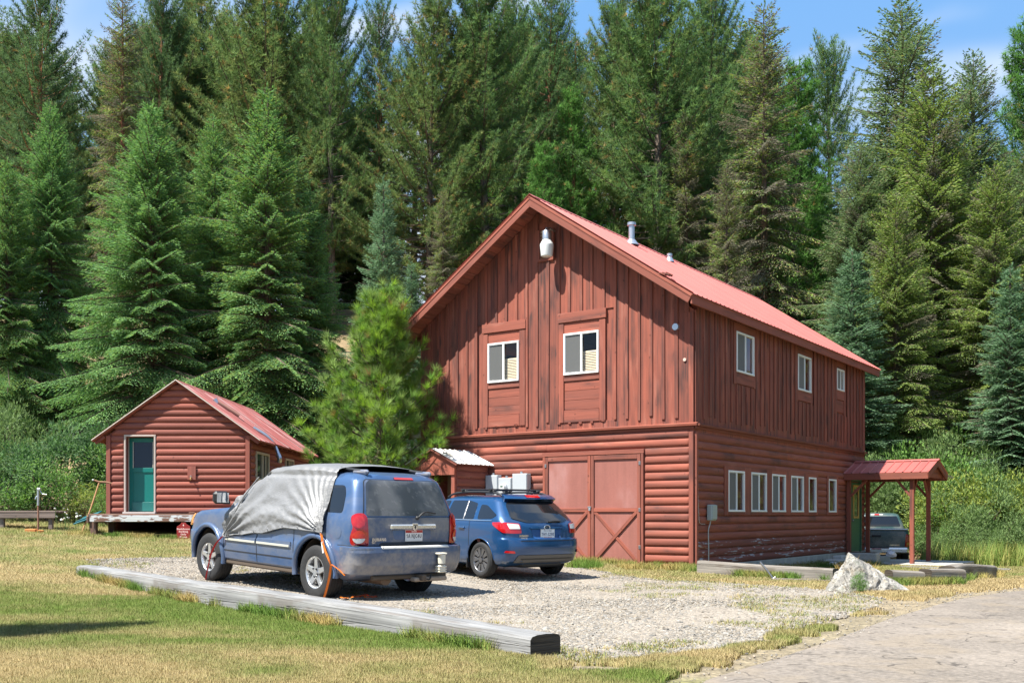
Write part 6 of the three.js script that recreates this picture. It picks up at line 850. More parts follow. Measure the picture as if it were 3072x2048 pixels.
// fir: tiers of boughs carrying flat sprays of short leaves
function fir(H, Rad, seed, o = {}) {
  const rnd = rng(seed), F = new Faces(), limbs = [], pal = o.pal ?? [[0.045, 0.105, 0.035], [0.06, 0.125, 0.045], [0.038, 0.088, 0.04]], dead = o.dead ?? 0, base = o.base ?? 0.04, step = o.step ?? 0.075, ll = o.leaf ?? 0.15, lw = o.lw ?? 0.05;
  const col = () => { const c = rnd() < dead ? pick([[0.17, 0.125, 0.075], [0.13, 0.095, 0.07], [0.2, 0.18, 0.06], [0.12, 0.10, 0.085]], rnd) : pick(pal, rnd), k = 0.72 + 0.6 * rnd(); return [c[0] * k, c[1] * k, c[2] * k]; };
  const prof = (t) => Math.pow(t, o.pow ?? 0.8) * (1 - 0.25 * Math.pow(t, 6));       // t: 0 at the tip, 1 at the foot
  let y = H * base, az = rnd() * 6;
  while (y < H * 0.985) {
    const t = (H - y) / (H * (1 - base)), n = (o.per ?? 7) - (t < 0.12 ? 2 : 0), tier = 0.72 + 0.5 * rnd();
    for (let b = 0; b < n; b++) {
      if (rnd() < (o.gaps ?? 0.06)) continue;
      az += 2 * Math.PI / n + (rnd() - 0.5) * 0.6; const y0 = y + (rnd() - 0.5) * 0.3, L = (Rad * prof(t) * tier * (0.6 + 0.55 * rnd()) * (0.82 + 0.36 * fbm(Math.cos(az) * 1.3 + 5, Math.sin(az) * 1.3 + y * 0.35, seed, 2))) + 0.12; const ca = Math.cos(az), sa = Math.sin(az);
      const e0 = lerp(0.75, -0.12 + (o.lift ?? 0), sstep(0, 0.75, t)) + (rnd() - 0.5) * 0.25, droop = lerp(0.05, o.droop ?? 0.42, t);
      const pt = (s) => V3(ca * L * s * Math.cos(e0 * 0.6), y0 + L * (s * Math.sin(e0) - droop * s * s * 0.9 + 0.28 * droop * s * s * s * 1.2), sa * L * s * Math.cos(e0 * 0.6));
      if (L > 0.7) limbs.push([[pt(0), pt(0.4), pt(0.8), pt(1)], 0.012 + 0.013 * L, 0.006]);
      const bare = o.bare ?? 0.18, ns = Math.max(3, Math.round(L * (1 - bare) / step)), side = V3(-sa, 0, ca), roll = (rnd() - 0.5) * 0.5, bdead = dead && rnd() < dead * 0.8;
      for (let i = 0; i <= ns; i++) {
        const s = lerp(bare, 1, i / ns), p = pt(s), d = pt(Math.min(1, s + 0.03)).sub(pt(s - 0.03)).normalize(); const tl = (0.10 + 0.40 * L * Math.pow(1 - s, 0.75) * (0.6 + 0.6 * rnd()) * sstep(0.0, 0.25, s + 0.1)) * (o.spread ?? 1);
        for (const sg of [-1, 1]) {
          const td = d.clone().multiplyScalar(0.75).addScaledVector(side, sg).addScaledVector(UP, roll * sg - 0.2 - 0.55 * rnd() * droop).normalize(), nk = Math.max(1, Math.round(tl / (ll * 0.62)));
          for (let k = 0; k < nk; k++) { const q = p.clone().addScaledVector(td, tl * (k + 0.2) / nk); q.y -= 0.28 * tl * ((k + 1) / nk) ** 2; const w = V3(rnd() - 0.5, (rnd() - 0.5) * 0.7, rnd() - 0.5), ld = td.clone().addScaledVector(d, 0.5 * (rnd() - 0.2)).addScaledVector(w, 0.75).normalize(), sd = ld.clone().cross(V3((rnd() - 0.5) * 2.2, 0.8, (rnd() - 0.5) * 2.2)).normalize(); F.leaf(q, ld, sd, UP, ll * (0.75 + 0.5 * rnd()), lw * (0.8 + 0.4 * rnd()), bdead ? [0.12, 0.10, 0.08] : col()); }
        }
      }
      const tip = pt(1), dd = pt(1).sub(pt(0.9)).normalize(); for (let k = 0; k < 3; k++) { const ld = dd.clone().add(V3(rnd() - 0.5, rnd() - 0.4, rnd() - 0.5).multiplyScalar(0.6)).normalize(); F.leaf(tip, ld, ld.clone().cross(UP).normalize(), UP, ll, lw, col()); }
    }
    y += (o.tier ?? 0.27) * (0.75 + 0.5 * rnd()) * lerp(0.7, 1, t);
  }
  for (let k = 0; k < 10; k++) { const a = rnd() * 6.3, ld = V3(Math.cos(a) * 0.4, 1, Math.sin(a) * 0.4).normalize(); F.leaf(V3(0, H - 0.35 + 0.04 * k, 0), ld, V3(-Math.sin(a), 0, Math.cos(a)), UP, 0.22, lw, col()); }
  const T = trunkGeo(H * 0.99, o.r ?? 0.02 * H * 0.62, rnd, limbs, 0.05); return { crown: F.geo(1.5), trunk: T.g };
}
// pine: long boughs with tufts of needles at the ends of their twigs
function pine(H, Rad, seed, o = {}) {
  const rnd = rng(seed), F = new Faces(), limbs = [], pal = o.pal ?? [[0.09, 0.15, 0.055], [0.11, 0.17, 0.065], [0.08, 0.135, 0.06], [0.14, 0.18, 0.065]], base = o.base ?? 0.25, nl = o.needle ?? 0.32, nw = o.nw ?? 0.036, nn = o.nn ?? 11, brown = o.brown ?? 0.025;
  const T0 = trunkGeo(H, o.r ?? 0.0125 * H, rng(seed + 5), [], o.bend ?? 0.5);
  const tuft = (p, d, sc = 1) => { const c0 = rnd() < brown ? pick([[0.28, 0.17, 0.07], [0.22, 0.15, 0.07]], rnd) : pick(pal, rnd), k0 = 0.75 + 0.5 * rnd(); for (let i = 0; i < nn; i++) { const w = V3(rnd() - 0.5, rnd() - 0.5, rnd() - 0.5).normalize(), nd = d.clone().multiplyScalar((o.brush ?? 0.55) + 0.5 * rnd()).add(w).normalize(), s = nd.clone().cross(V3(rnd() - 0.5, 1, rnd() - 0.5)).normalize(), k = k0 * (0.85 + 0.3 * rnd()); F.needle(p.clone().addScaledVector(d, -0.06 * rnd()), nd, s, nl * sc * (0.75 + 0.45 * rnd()), nw, [c0[0] * k, c0[1] * k, c0[2] * k]); } };
  let y = H * base, az = rnd() * 6;
  while (y < H * 0.97) {
    const t = (H - y) / (H * (1 - base)), n = o.per ?? 4; const shape = (0.85 + 0.3 * fbm(y * 0.5 + seed, 3, seed, 2)) * Math.pow(Math.sin(Math.min(1, t * 1.15 + 0.1) * Math.PI * 0.5), o.round ?? 0.72) * (t > 0.8 ? lerp(1, 0.75, (t - 0.8) / 0.2) : 1);
    for (let b = 0; b < n; b++) {
      if (rnd() < (o.gaps ?? 0.15)) continue; az += 2.4 + (rnd() - 0.5) * 0.8; const L = Rad * shape * (0.55 + 0.65 * rnd()) + 0.2, y0 = y + (rnd() - 0.5) * 0.4, e0 = lerp(0.9, o.low ?? -0.05, sstep(0.05, 0.95, t)) + (rnd() - 0.5) * 0.3, ca = Math.cos(az), sa = Math.sin(az), ox = T0.cx(y0), oz = T0.cz(y0);
      const pt = (s) => V3(ox + ca * L * s * Math.cos(e0), y0 + L * (Math.sin(e0) * s - 0.22 * s * (1 - s) + 0.22 * s * s * s), oz + sa * L * s * Math.cos(e0)); limbs.push([[pt(0), pt(0.35), pt(0.7), pt(1)], 0.014 + 0.012 * L, 0.008]);
      const side = V3(-sa, 0, ca), ns = Math.max(2, Math.round(L / (o.twig ?? 0.19))), bare = o.bare ?? lerp(0.05, 0.4, t);
      for (let i = 0; i <= ns; i++) {
        const s = lerp(bare, 1, i / ns), p = pt(s), d = pt(Math.min(1, s + 0.05)).sub(pt(s - 0.05)).normalize();
        for (const sg of [-1, 1]) { const tl = (0.25 + 0.35 * L * (1 - s) * rnd()) * (0.6 + 0.6 * rnd()), td = d.clone().addScaledVector(side, sg * (0.6 + 0.5 * rnd())).addScaledVector(UP, 0.55 * rnd() - 0.1).normalize(), e = p.clone().addScaledVector(td, tl); tuft(e, td.clone().addScaledVector(UP, 0.35).normalize()); if (tl > 0.4) tuft(p.clone().addScaledVector(td, tl * 0.55), td); if (o.fine) limbs.push([[p, p.clone().addScaledVector(td, tl * 0.5), e], 0.008, 0.005]); }
      }
      tuft(pt(1), pt(1).sub(pt(0.9)).normalize(), 1.1);
    }
    y += (o.tier ?? 0.42) * (0.7 + 0.6 * rnd());
  }
  for (let k = 0; k < (o.fine ? 0 : 22); k++) { const yy = H * lerp(base * 0.35, base * 1.25, rnd()), a = rnd() * 6.3, l = 0.5 + 1.8 * rnd(), ox = T0.cx(yy), oz = T0.cz(yy); limbs.push([[V3(ox, yy, oz), V3(ox + Math.cos(a) * l * 0.5, yy - 0.05, oz + Math.sin(a) * l * 0.5), V3(ox + Math.cos(a) * l, yy - 0.3 * l * rnd(), oz + Math.sin(a) * l)], 0.022, 0.008]); }
  for (let k = 0; k < 4; k++) tuft(V3(T0.cx(H), H - 0.15 * k, T0.cz(H)), UP); const T = trunkGeo(H, o.r ?? 0.0125 * H, rng(seed + 5), limbs, o.bend ?? 0.5); return { crown: F.geo(1.5), trunk: T.g };
}
// leafy shrub
function shrub(w, h, seed, o = {}) {
  const rnd = rng(seed), F = new Faces(), limbs = [], n = o.n ?? 3600, pal = o.pal ?? [[0.11, 0.20, 0.04], [0.14, 0.24, 0.05], [0.09, 0.17, 0.04]], ls = o.leaf ?? 0.11, lw = o.lw ?? 0.5, cl = [];
  for (let i = 0; i < (o.clumps ?? 30); i++) { const a = rnd() * 6.3, r = Math.sqrt(rnd()) * w * 0.42, y = h * (0.18 + 0.66 * rnd() * (1 - 0.45 * (r / (w * 0.5)))); cl.push([Math.cos(a) * r, y, Math.sin(a) * r, (0.09 + 0.12 * rnd()) * Math.min(w, h)]); limbs.push([[V3(Math.cos(a) * r * 0.15, -0.1, Math.sin(a) * r * 0.15), V3(Math.cos(a) * r * 0.5, y * 0.55, Math.sin(a) * r * 0.5), V3(Math.cos(a) * r, y, Math.sin(a) * r)], 0.018, 0.008]); }
  for (let i = 0; i < n; i++) { const c = cl[Math.floor(rnd() * cl.length)], d = V3(rnd() - 0.5, rnd() - 0.42, rnd() - 0.5).normalize(), q = Math.pow(rnd(), 0.45), p = V3(c[0], c[1], c[2]).addScaledVector(d, c[3] * q * (0.8 + 0.5 * fbm(d.x * 3 + c[0] * 9, d.y * 3 + d.z * 3, seed, 2))); if (p.y < 0.02) p.y = 0.02 + rnd() * 0.2; const ld = d.clone().multiplyScalar(0.6).add(V3(rnd() - 0.5, rnd() - 0.25, rnd() - 0.5)).normalize(), s = ld.clone().cross(V3(rnd() - 0.5, 1, rnd() - 0.5)).normalize(), nn = s.clone().cross(ld), cc = pick(pal, rnd), k = 0.75 + 0.5 * rnd(); F.leaf(p, ld, s, nn, ls * (0.7 + 0.6 * rnd()), ls * lw * (0.8 + 0.4 * rnd()), [cc[0] * k, cc[1] * k, cc[2] * k]); }
  return { crown: F.geo(1.25), trunk: mergeGeometries(limbs.map(([pts, r0, r1]) => { const c = new THREE.CatmullRomCurve3(pts); return grid(4, 5, (u, v) => { const p = c.getPoint(v), rad = lerp(r0, r1, v), a = u * 2 * Math.PI; return [p.x + rad * Math.sin(a), p.y, p.z + rad * Math.cos(a), u * 0.2, v]; }); })) };
}
const youngPal = [[0.085, 0.165, 0.05], [0.105, 0.195, 0.06], [0.075, 0.15, 0.06], [0.125, 0.20, 0.055]], bluePal = [[0.10, 0.165, 0.10], [0.125, 0.195, 0.12], [0.085, 0.145, 0.09]], olivePal = [[0.135, 0.175, 0.04], [0.16, 0.195, 0.045], [0.11, 0.155, 0.045]], greyPal = [[0.105, 0.145, 0.065], [0.125, 0.165, 0.07], [0.09, 0.13, 0.065]];
const KIND = {
  fir_a: [fir(15, 4.3, 21, { pal: youngPal, per: 8, tier: 0.25 }), 15, bark], fir_b: [fir(15, 4.2, 22, { pal: [...youngPal, olivePal[0]], per: 8, tier: 0.25 }), 15, bark], spruce: [fir(12, 1.7, 23, { pal: bluePal, per: 8, tier: 0.2, lift: 0.15, droop: 0.25, leaf: 0.12, lw: 0.04 }), 12, bark],
  big_a: [fir(24, 5.4, 24, { pal: greyPal, base: 0.12, pow: 0.58, per: 7, tier: 0.36, step: 0.12, leaf: 0.24, lw: 0.08, gaps: 0.16, droop: 0.3, lift: 0.2, dead: 0.08, r: 0.34 }), 24, greyBark], big_b: [fir(22, 5.2, 25, { pal: olivePal, base: 0.1, pow: 0.62, per: 7, tier: 0.36, step: 0.12, leaf: 0.23, lw: 0.08, gaps: 0.16, droop: 0.4, lift: 0.15, dead: 0.1, r: 0.3 }), 22, greyBark],
  ragged: [fir(24, 3.6, 26, { pal: [...olivePal, greyPal[0]], base: 0.08, pow: 0.5, per: 6, tier: 0.38, step: 0.12, leaf: 0.22, lw: 0.07, gaps: 0.25, droop: 0.8, dead: 0.42, bare: 0.1, r: 0.27 }), 24, bark],
  pine_a: [pine(25, 4.4, 31, { base: 0.22, gaps: 0.1 }), 25, greyBark], pine_b: [pine(25, 3.8, 32, { base: 0.32, gaps: 0.15, pal: [[0.085, 0.13, 0.06], [0.10, 0.155, 0.065], [0.07, 0.115, 0.06]] }), 25, redBark], pine_c: [pine(24, 5.0, 33, { base: 0.14, tier: 0.38, gaps: 0.1, pal: [[0.11, 0.155, 0.058], [0.13, 0.175, 0.065], [0.09, 0.14, 0.058], [0.155, 0.17, 0.065]], brown: 0.05 }), 24, bark], pine_d: [pine(20, 2.5, 34, { round: 1, base: 0.08, tier: 0.32, pal: [[0.085, 0.17, 0.045], [0.10, 0.195, 0.05]] }), 20, bark],
};
function plantTree(kind, name, label, group, px, d, topY, o = {}) {
  const [geo, H0, bk] = KIND[kind], x = o.x ?? (px - 1536) / FPX * d, z = -d, y = hgt(x, z), H = o.h ?? ((HZ - topY) / FPX * d + CAMY - y), s = H / H0, t = thing(name, label, 'tree', [x, y - 0.1, z], o.turn ?? R() * 6.28, group);
  P('trunk', geo.trunk, o.bark ?? bk, t); const c = P('crown', geo.crown, leafMat, t); c.userData.kind = 'stuff'; const w = (o.w ?? 1) * s; t.scale.set(w, s, w); return t;
}
// firs right behind the cabin
const GF = 'young firs behind the cabin';
plantTree('fir_a', 'fir_tree', 'broad young green fir standing left behind the cabin roof', GF, 455, 38.2, 300, { turn: 0.3 });
plantTree('fir_b', 'fir_tree', 'tallest bushy green fir directly behind the cabin ridge', GF, 800, 38.5, 250, { turn: 2.1 });
plantTree('fir_b', 'fir_tree', 'green fir squeezed between the two broad firs behind the cabin', GF, 640, 41, 335, { turn: 4.0, w: 0.85 });
plantTree('fir_a', 'fir_tree', 'half-hidden fir between the cabin firs and the small blue spruce', GF, 930, 40, 560, { turn: 5, w: 0.9 });
plantTree('fir_a', 'fir_tree', 'yellowish fir above the shrubs left of the cabin', GF, 150, 45, 300, { turn: 1.2, w: 0.8 });
plantTree('fir_b', 'fir_tree', 'dark fir left of the yellowish fir at the shrub edge', GF, 20, 43, 470, { turn: 3.2, w: 0.85 });
plantTree('spruce', 'spruce_tree', 'slim blue-green spruce beside the left barn eave', undefined, 1150, 37.5, 528, { turn: 1 });
plantTree('spruce', 'spruce_tree', 'small blue-green spruce half behind the barn eave', undefined, 1235, 43, 780, { turn: 2, w: 1.2 });
// tall trees on the slope, from left to right
const GP = 'tall pines on the slope behind the barn';
for (const [k, px, d, top, w, l, bk] of [['pine_b', 95, 60, -60, 1.1, 'dark pine above the yellowish fir left of the cabin'], ['pine_a', 200, 66, 330, 0.8, 'lower pine with open sky above it left of the ragged rusty fir'], ['pine_b', 470, 64, -60, 0.9, 'pine just right of the ragged rusty fir'], ['pine_c', 600, 70, -30, 1, 'olive pine behind the gap between the cabin firs'], ['pine_c', 790, 60, -120, 1.15, 'broad olive pine right above the tallest cabin fir'], ['pine_b', 925, 66, -40, 0.9, 'pine with a red trunk just right of the broad olive pine'], ['pine_a', 1000, 58, -110, 0.8, 'pine with a long bare grey trunk right of the cabin firs'], ['pine_b', 1130, 61, -10, 0.85, 'pine with a red trunk right above the slim blue-green spruce', redBark], ['pine_c', 1290, 56, 10, 1.05, 'wide olive pine left of the barn peak'], ['pine_a', 1465, 57, -70, 1.1, 'big pine with a dark trunk touching the barn peak from the left', bark], ['pine_a', 1560, 63, 30, 0.95, 'pine straight above the barn peak'], ['pine_b', 1655, 68, -20, 1.0, 'red-trunked pine right of the barn peak'], ['pine_d', 1730, 58, 260, 1.1, 'slender bright pine above the upper roof edge', redBark], ['pine_a', 1960, 57, -60, 1.25, 'largest pine above the middle of the barn roof'], ['pine_c', 1850, 64, 20, 0.9, 'olive pine half behind the largest pine'], ['pine_a', 2110, 66, -30, 0.95, 'pine right of the largest pine above the roof pipes'], ['pine_d', 2390, 60, 190, 1.2, 'slender bright green pine right of the ragged spiky fir'], ['pine_a', 2495, 74, 140, 0.85, 'lone pine against the sky left of the highest fir'], ['pine_d', 2440, 64, 520, 1.2, 'low bright pine under the open sky gap'], ['pine_c', 700, 75, 60, 1, 'distant olive pine between the tallest cabin fir and the fir left of it'], ['pine_c', 1400, 74, 90, 1, 'distant olive pine left of the dark-trunked pine'], ['pine_d', 1640, 52, 430, 1.2, 'short bright pine right behind the barn peak']])
  plantTree(k, 'pine_tree', l, GP, px, d, top, { w, bark: bk });
const GB = 'big firs on the slope right of the barn';
for (const [k, px, d, top, w, l] of [['big_a', 2705, 54, -10, 1.0, 'highest dark grey-green fir on the slope right of the barn'], ['big_b', 2800, 49, 185, 1.0, 'broad olive-green fir before the highest fir right of the barn'], ['big_a', 2920, 58, 150, 0.9, 'grey-green fir with an open crown right of the olive fir'], ['big_a', 2580, 50, 420, 0.95, 'grey-green fir between the barn roof end and the olive fir'], ['big_b', 2985, 46, 480, 0.95, 'low olive fir at the right end of the slope'], ['big_a', 3110, 56, 380, 1.0, 'dark fir beyond the right end of the slope'], ['big_b', 2690, 44.5, 560, 0.9, 'olive fir with bare lower limbs behind the entry porch']]) plantTree(k, 'large_fir', l, GB, px, d, top, { w });
const GR = 'ragged firs with dead brown boughs';
for (const [px, d, top, w, l] of [[365, 56, -50, 0.8, 'ragged half-dead fir with a rusty trunk above the cabin firs'], [2295, 53, 0, 1.0, 'ragged spiky fir with brown hanging boughs above the barn roof end'], [2180, 50, 480, 0.9, 'short ragged fir right above the barn ridge'], [1330, 50, 560, 0.9, 'ragged low fir with bare boughs behind the barn peak'], [2060, 55, 330, 0.9, 'ragged fir with yellow lichen behind the roof pipe']]) plantTree('ragged', 'ragged_fir', l, GR, px, d, top, { w, bark: px < 500 ? redBark : undefined });
plantTree('spruce', 'small_fir', 'small bright fir low on the slope right of the barn eave', undefined, 2555, 43.5, 740, { w: 1.6 }); plantTree('spruce', 'small_fir', 'small fir at the right end above the thicket', undefined, 3035, 42, 790, { w: 1.5 });
{ // deeper wood that fills the gaps
  const r2 = rng(501), gapTop = (px) => px > 190 && px < 330 ? 470 : px > 2400 && px < 2560 ? 620 : px > 2300 && px < 3072 ? 430 : 60; let n = 0;
  while (n < 90) { const px = -300 + 3700 * r2(), d = 62 + 40 * Math.pow(r2(), 0.8), k = pick(['pine_a', 'pine_b', 'pine_c', 'pine_d', 'fir_a', 'big_a', 'ragged'], r2), top = gapTop(px) + 330 * r2() * r2(); const x = (px - 1536) / FPX * d; if ((HZ - top) / FPX * d + CAMY - hgt(x, -d) < 7) { n += 0.1; continue; } plantTree(k, 'forest_tree', k === 'fir_a' || k === 'big_a' ? 'dark fir standing deep in the wood behind' : k === 'ragged' ? 'half-dead fir standing deep in the wood behind' : 'pine standing deep in the wood behind', 'trees deep in the wood', px, d, top, { w: 1.2 }); n++; }
}
// trees outside the frame: one throws its shadow on the lawn, others are mirrored in the barn windows
plantTree('fir_a', 'fir_tree', 'fir whose pointed shadow falls across the front lawn', undefined, 0, 7.1, 0, { x: -9.85, h: 12, w: 0.55 });
for (const [x, d, k, h] of [[17, 14, 'fir_b', 14], [21, 20, 'pine_c', 18], [24, 27, 'fir_a', 16], [20, 8, 'pine_a', 19], [28, 34, 'big_b', 20], [30, 15, 'pine_c', 20], [27, 41, 'fir_b', 17], [33, 47, 'big_b', 20], [38, 40, 'fir_a', 16], [35, 30, 'pine_c', 18]]) plantTree(k, 'forest_tree', 'tree across the asphalt lane that faces the barn side wall', 'trees across the lane', 0, d, 0, { x, h });
{ // young pine at the barn corner
  const k = pine(5.7, 1.42, 77, { round: 1.15, base: 0.05, tier: 0.2, per: 5, twig: 0.23, needle: 0.26, nw: 0.013, nn: 52, bare: 0.35, brush: 1.0, fine: true, gaps: 0.08, brown: 0.03, r: 0.1, bend: 0.1, pal: [[0.15, 0.23, 0.03], [0.19, 0.27, 0.035], [0.12, 0.20, 0.045], [0.19, 0.25, 0.08]], low: 0.15 }), x = -3.18, z = -24.3, t = thing('young_pine', 'bright green young pine with long needles at the barn corner', 'tree', [x, hgt(x, z) - 0.05, z], 1.0); P('trunk', k.trunk, bark, t); P('crown', k.crown, leafMat, t).userData.kind = 'stuff';
}
const SH = { bright: shrub(2.6, 2.6, 81, {}), willow: shrub(3.0, 3.2, 82, { leaf: 0.13, lw: 0.3, pal: [[0.135, 0.195, 0.07], [0.16, 0.225, 0.08], [0.11, 0.165, 0.06]], n: 5200 }), dark: shrub(2.8, 2.8, 83, { pal: [[0.07, 0.14, 0.045], [0.085, 0.165, 0.05], [0.06, 0.12, 0.05]], n: 4600 }), yellow: shrub(2.6, 2.4, 84, { pal: [[0.20, 0.23, 0.045], [0.24, 0.26, 0.05], [0.15, 0.20, 0.04]], n: 3400, leaf: 0.10 }) };
function plantShrub(k, label, group, x, d, sx, sy) { const z = -d, t = thing('shrub', label, 'shrub', [x, hgt(x, z) - 0.05, z], R() * 6.28, group); P('stems', SH[k].trunk, bark, t); P('foliage', SH[k].crown, broadMat, t).userData.kind = 'stuff'; t.scale.set(sx, sy, sx); }
for (const [x, d, k, sx, sy] of [[-13.6, 29.5, 'bright', 0.95, 0.8], [-15.2, 30.2, 'dark', 1.1, 1.0], [-12.3, 29.8, 'yellow', 0.7, 0.55], [-16.8, 31, 'bright', 1.1, 1.2], [-14.2, 32, 'dark', 1.2, 1.3], [-12.2, 32, 'bright', 1.1, 1.15], [-18.4, 32.5, 'dark', 1.3, 1.5], [-16, 34, 'willow', 1.2, 1.4], [-12.9, 34.5, 'dark', 1.2, 1.5], [-18.2, 35.5, 'willow', 1.2, 1.6], [-11.3, 28.7, 'bright', 0.5, 0.5], [-20, 30.5, 'bright', 1.2, 1.2]]) plantShrub(k, k === 'yellow' ? 'low yellow-green shrub left of the cabin' : k === 'dark' ? 'dark leafy shrub in the thicket left of the cabin' : 'light green leafy shrub in the thicket left of the cabin', 'shrubs left of the cabin', x, d, sx, sy);
{ const r3 = rng(611); for (let i = 0; i < 42; i++) { const d = 36.2 + 8.5 * r3(), px = 2590 + 620 * r3(), x = (px - 1536) / FPX * d, k = pick(['willow', 'willow', 'bright', 'yellow', 'willow'], r3); if (x < 14.6 && d < 42.5 && x > 11.5) { if (r3() < 0.7) { plantShrub('willow', 'grey-green willow bush in the thicket right of the barn', 'bushes right of the barn', x + 2.6, 39.5 + 4 * r3(), 1 + 0.3 * r3(), 1 + 0.35 * r3()); } continue; } plantShrub(k, k === 'yellow' ? 'yellow-green bush in the thicket right of the barn' : k === 'bright' ? 'fresh green bush in the thicket right of the barn' : 'grey-green willow bush in the thicket right of the barn', 'bushes right of the barn', x, d, 1.0 + 0.5 * r3(), 1.05 + 0.6 * r3()); }
  for (const [x, d, s] of [[14.4, 34.6, 0.62], [15.6, 33.6, 0.55], [16.5, 34.9, 0.8], [17.6, 33.4, 0.6], [18.8, 35.3, 0.9], [15.2, 36.8, 0.9], [10.2, 41.0, 1.0], [12.2, 42.4, 1.15], [9.0, 43, 1.0]]) plantShrub(d < 36 ? 'willow' : 'bright', d < 36 ? 'low willow bush at the foot of the thicket' : 'fresh green bush behind the pickup', 'bushes right of the barn', x, d, s, s * 1.05);
  for (let i = 0; i < 22; i++) { const x = 20.5 + 20 * r3(), d = 26 + 20 * r3(); plantShrub(pick(['willow', 'bright', 'yellow'], r3), 'bush of the thicket along the far side of the lane', 'bushes along the lane', x, d, 1 + 0.6 * r3(), 1.1 + 0.7 * r3()); }
  for (let i = 0; i < 26; i++) { const px = 100 + 2400 * r3(), d = 44 + 16 * r3(), x = (px - 1536) / FPX * d; plantShrub(pick(['yellow', 'dark', 'yellow', 'bright'], r3), 'underbrush shrub between the trunks on the slope', 'underbrush on the slope', x, d, 0.8 + 0.6 * r3(), 0.5 + 0.5 * r3()); } }
// ---------------------------------------------------------------- grass, weeds and stones
function inPoly(x, z, P2) { let c = false; for (let i = 0, j = P2.length - 1; i < P2.length; j = i++) { const [xi, zi] = P2[i], [xj, zj] = P2[j]; if ((zi > z) !== (zj > z) && x < (xj - xi) * (z - zi) / (zj - zi) + xi) c = !c; } return c; }
const LOT = [...LOTNEAR, ...LOTFAR.slice().reverse()], ROADP = [...ROADEDGE, [30, 6], [-0.9, 6]], BEAM = [[0.4, -8.35], [0.15, -8.7], [-7.2, -17.1], [-6.9, -16.85]];
const toBarn = (x, z) => { const v = V3(x - CB[0], 0, z - CB[2]).applyAxisAngle(UP, -YAWB); return [v.x, v.z]; };
const built = (x, z) => { const [bx, bz] = toBarn(x, z); return (bx > -7.5 && bx < 0.12 && bz < 0.08 && bz > -12.1) || (bx > 0 && bx < 2.6 && bz < -9.9 && bz > -12.6) || (x > -10.7 && x < -6.9 && z < -25.5 && z > -34.3); };
const edge = (x, z) => 0.25 * (fbm(x * 3, z * 3, 700, 3) - 0.5) * 2;
function blades(n, h, w, spread, lean, seed) {
  const r = rng(seed), pos = [], nor = [], idx = []; let k = 0;
  for (let i = 0; i < n; i++) { const a = r() * 6.28, q = Math.sqrt(r()) * spread, x = Math.cos(a) * q, z = Math.sin(a) * q, b = r() * 6.28, hh = h * (0.55 + 0.6 * r()), lx = Math.cos(b) * lean * hh * r(), lz = Math.sin(b) * lean * hh * r(), f = r() * 6.28, wx = Math.cos(f) * w / 2, wz = Math.sin(f) * w / 2;
    for (const [t, s] of [[0, 1], [0.55, 0.8]]) { const ox = lx * t * t, oz = lz * t * t; pos.push(x + ox - wx * s, hh * t - 0.005, z + oz - wz * s, x + ox + wx * s, hh * t - 0.005, z + oz + wz * s); } pos.push(x + lx, hh, z + lz); for (let m = 0; m < 5; m++) { const nx = -Math.sin(f) * 0.6, nz = Math.cos(f) * 0.6; nor.push(nx, 0.8, nz); } idx.push(k, k + 1, k + 3, k, k + 3, k + 2, k + 2, k + 3, k + 4); k += 5; }
  const g = new THREE.BufferGeometry(); g.setAttribute('position', new THREE.Float32BufferAttribute(pos, 3)); g.setAttribute('normal', new THREE.Float32BufferAttribute(nor, 3)); g.setIndex(idx); return g;
}
const grassMat = phys([1, 1, 1], 0.8, { transmission: 0.3, thickness: 0, side: THREE.DoubleSide, specularIntensity: 0.3 });
function scatter(name, label, geo, mat, n, place, shape) {
  const m = new THREE.InstancedMesh(geo, mat, n), M = new THREE.Matrix4(), q = new THREE.Quaternion(), c = new THREE.Color(); let k = 0, tries = 0;
  while (k < n && tries < n * 14) { tries++; const s = place(); if (!s) continue; const f = shape(s); q.setFromEuler(new THREE.Euler(f.tilt?.[0] ?? 0, f.turn, f.tilt?.[1] ?? 0)); M.compose(V3(s[0], hgt(s[0], s[1]) + (f.y ?? 0), s[1]), q, V3(...f.s)); m.setMatrixAt(k, M); c.setRGB(...f.c); m.setColorAt(k, c); k++; }
  m.count = k; m.name = name; m.userData = { kind: 'stuff', label }; shadows(m); scene.add(m); return m;
}
const gr = rng(900);
const spot = (d0, d1, pw) => { const t = gr(), d = Math.pow(lerp(Math.pow(d0, 1 - pw), Math.pow(d1, 1 - pw), t), 1 / (1 - pw)); return [(gr() * 2 - 1) * (0.58 * d + 0.6), -d]; };
const grassCol = (x, z) => { const t = clamp(dry(x, z) + 0.35 * verge(x, z) + (gr() - 0.5) * 0.5), c = mix3(mix3([0.11, 0.185, 0.028], [0.16, 0.22, 0.04], gr()), mix3([0.37, 0.28, 0.13], [0.47, 0.375, 0.20], gr()), t), k = 0.8 + 0.4 * gr(); return c.map((q) => q * k); };
const lawnOK = (x, z) => !built(x, z) && !inPoly(x + edge(x, z), z + edge(z, x), LOT) && !inPoly(x + edge(x, z), z + edge(z, x), ROADP) && !inPoly(x, z, BEAM);
scatter('lawn_grass', 'short mixed green and straw-coloured lawn grass', blades(13, 0.062, 0.0055, 0.05, 0.9, 41), grassMat, 150000, () => { const [x, z] = spot(6.2, 17, 1.9); return lawnOK(x, z) && !(verge(x, z) > 0.1 && fbm(x * 1.6, z * 1.6, 750, 3) < 0.47 + 0.12 * gr()) ? [x, z] : null; }, ([x, z]) => { const s = 0.75 + 0.6 * gr(), e = 0.9 + 0.25 * (1 - dry(x, z)); return { turn: gr() * 6.3, s: [s, s * e * 0.85, s], c: grassCol(x, z) }; });
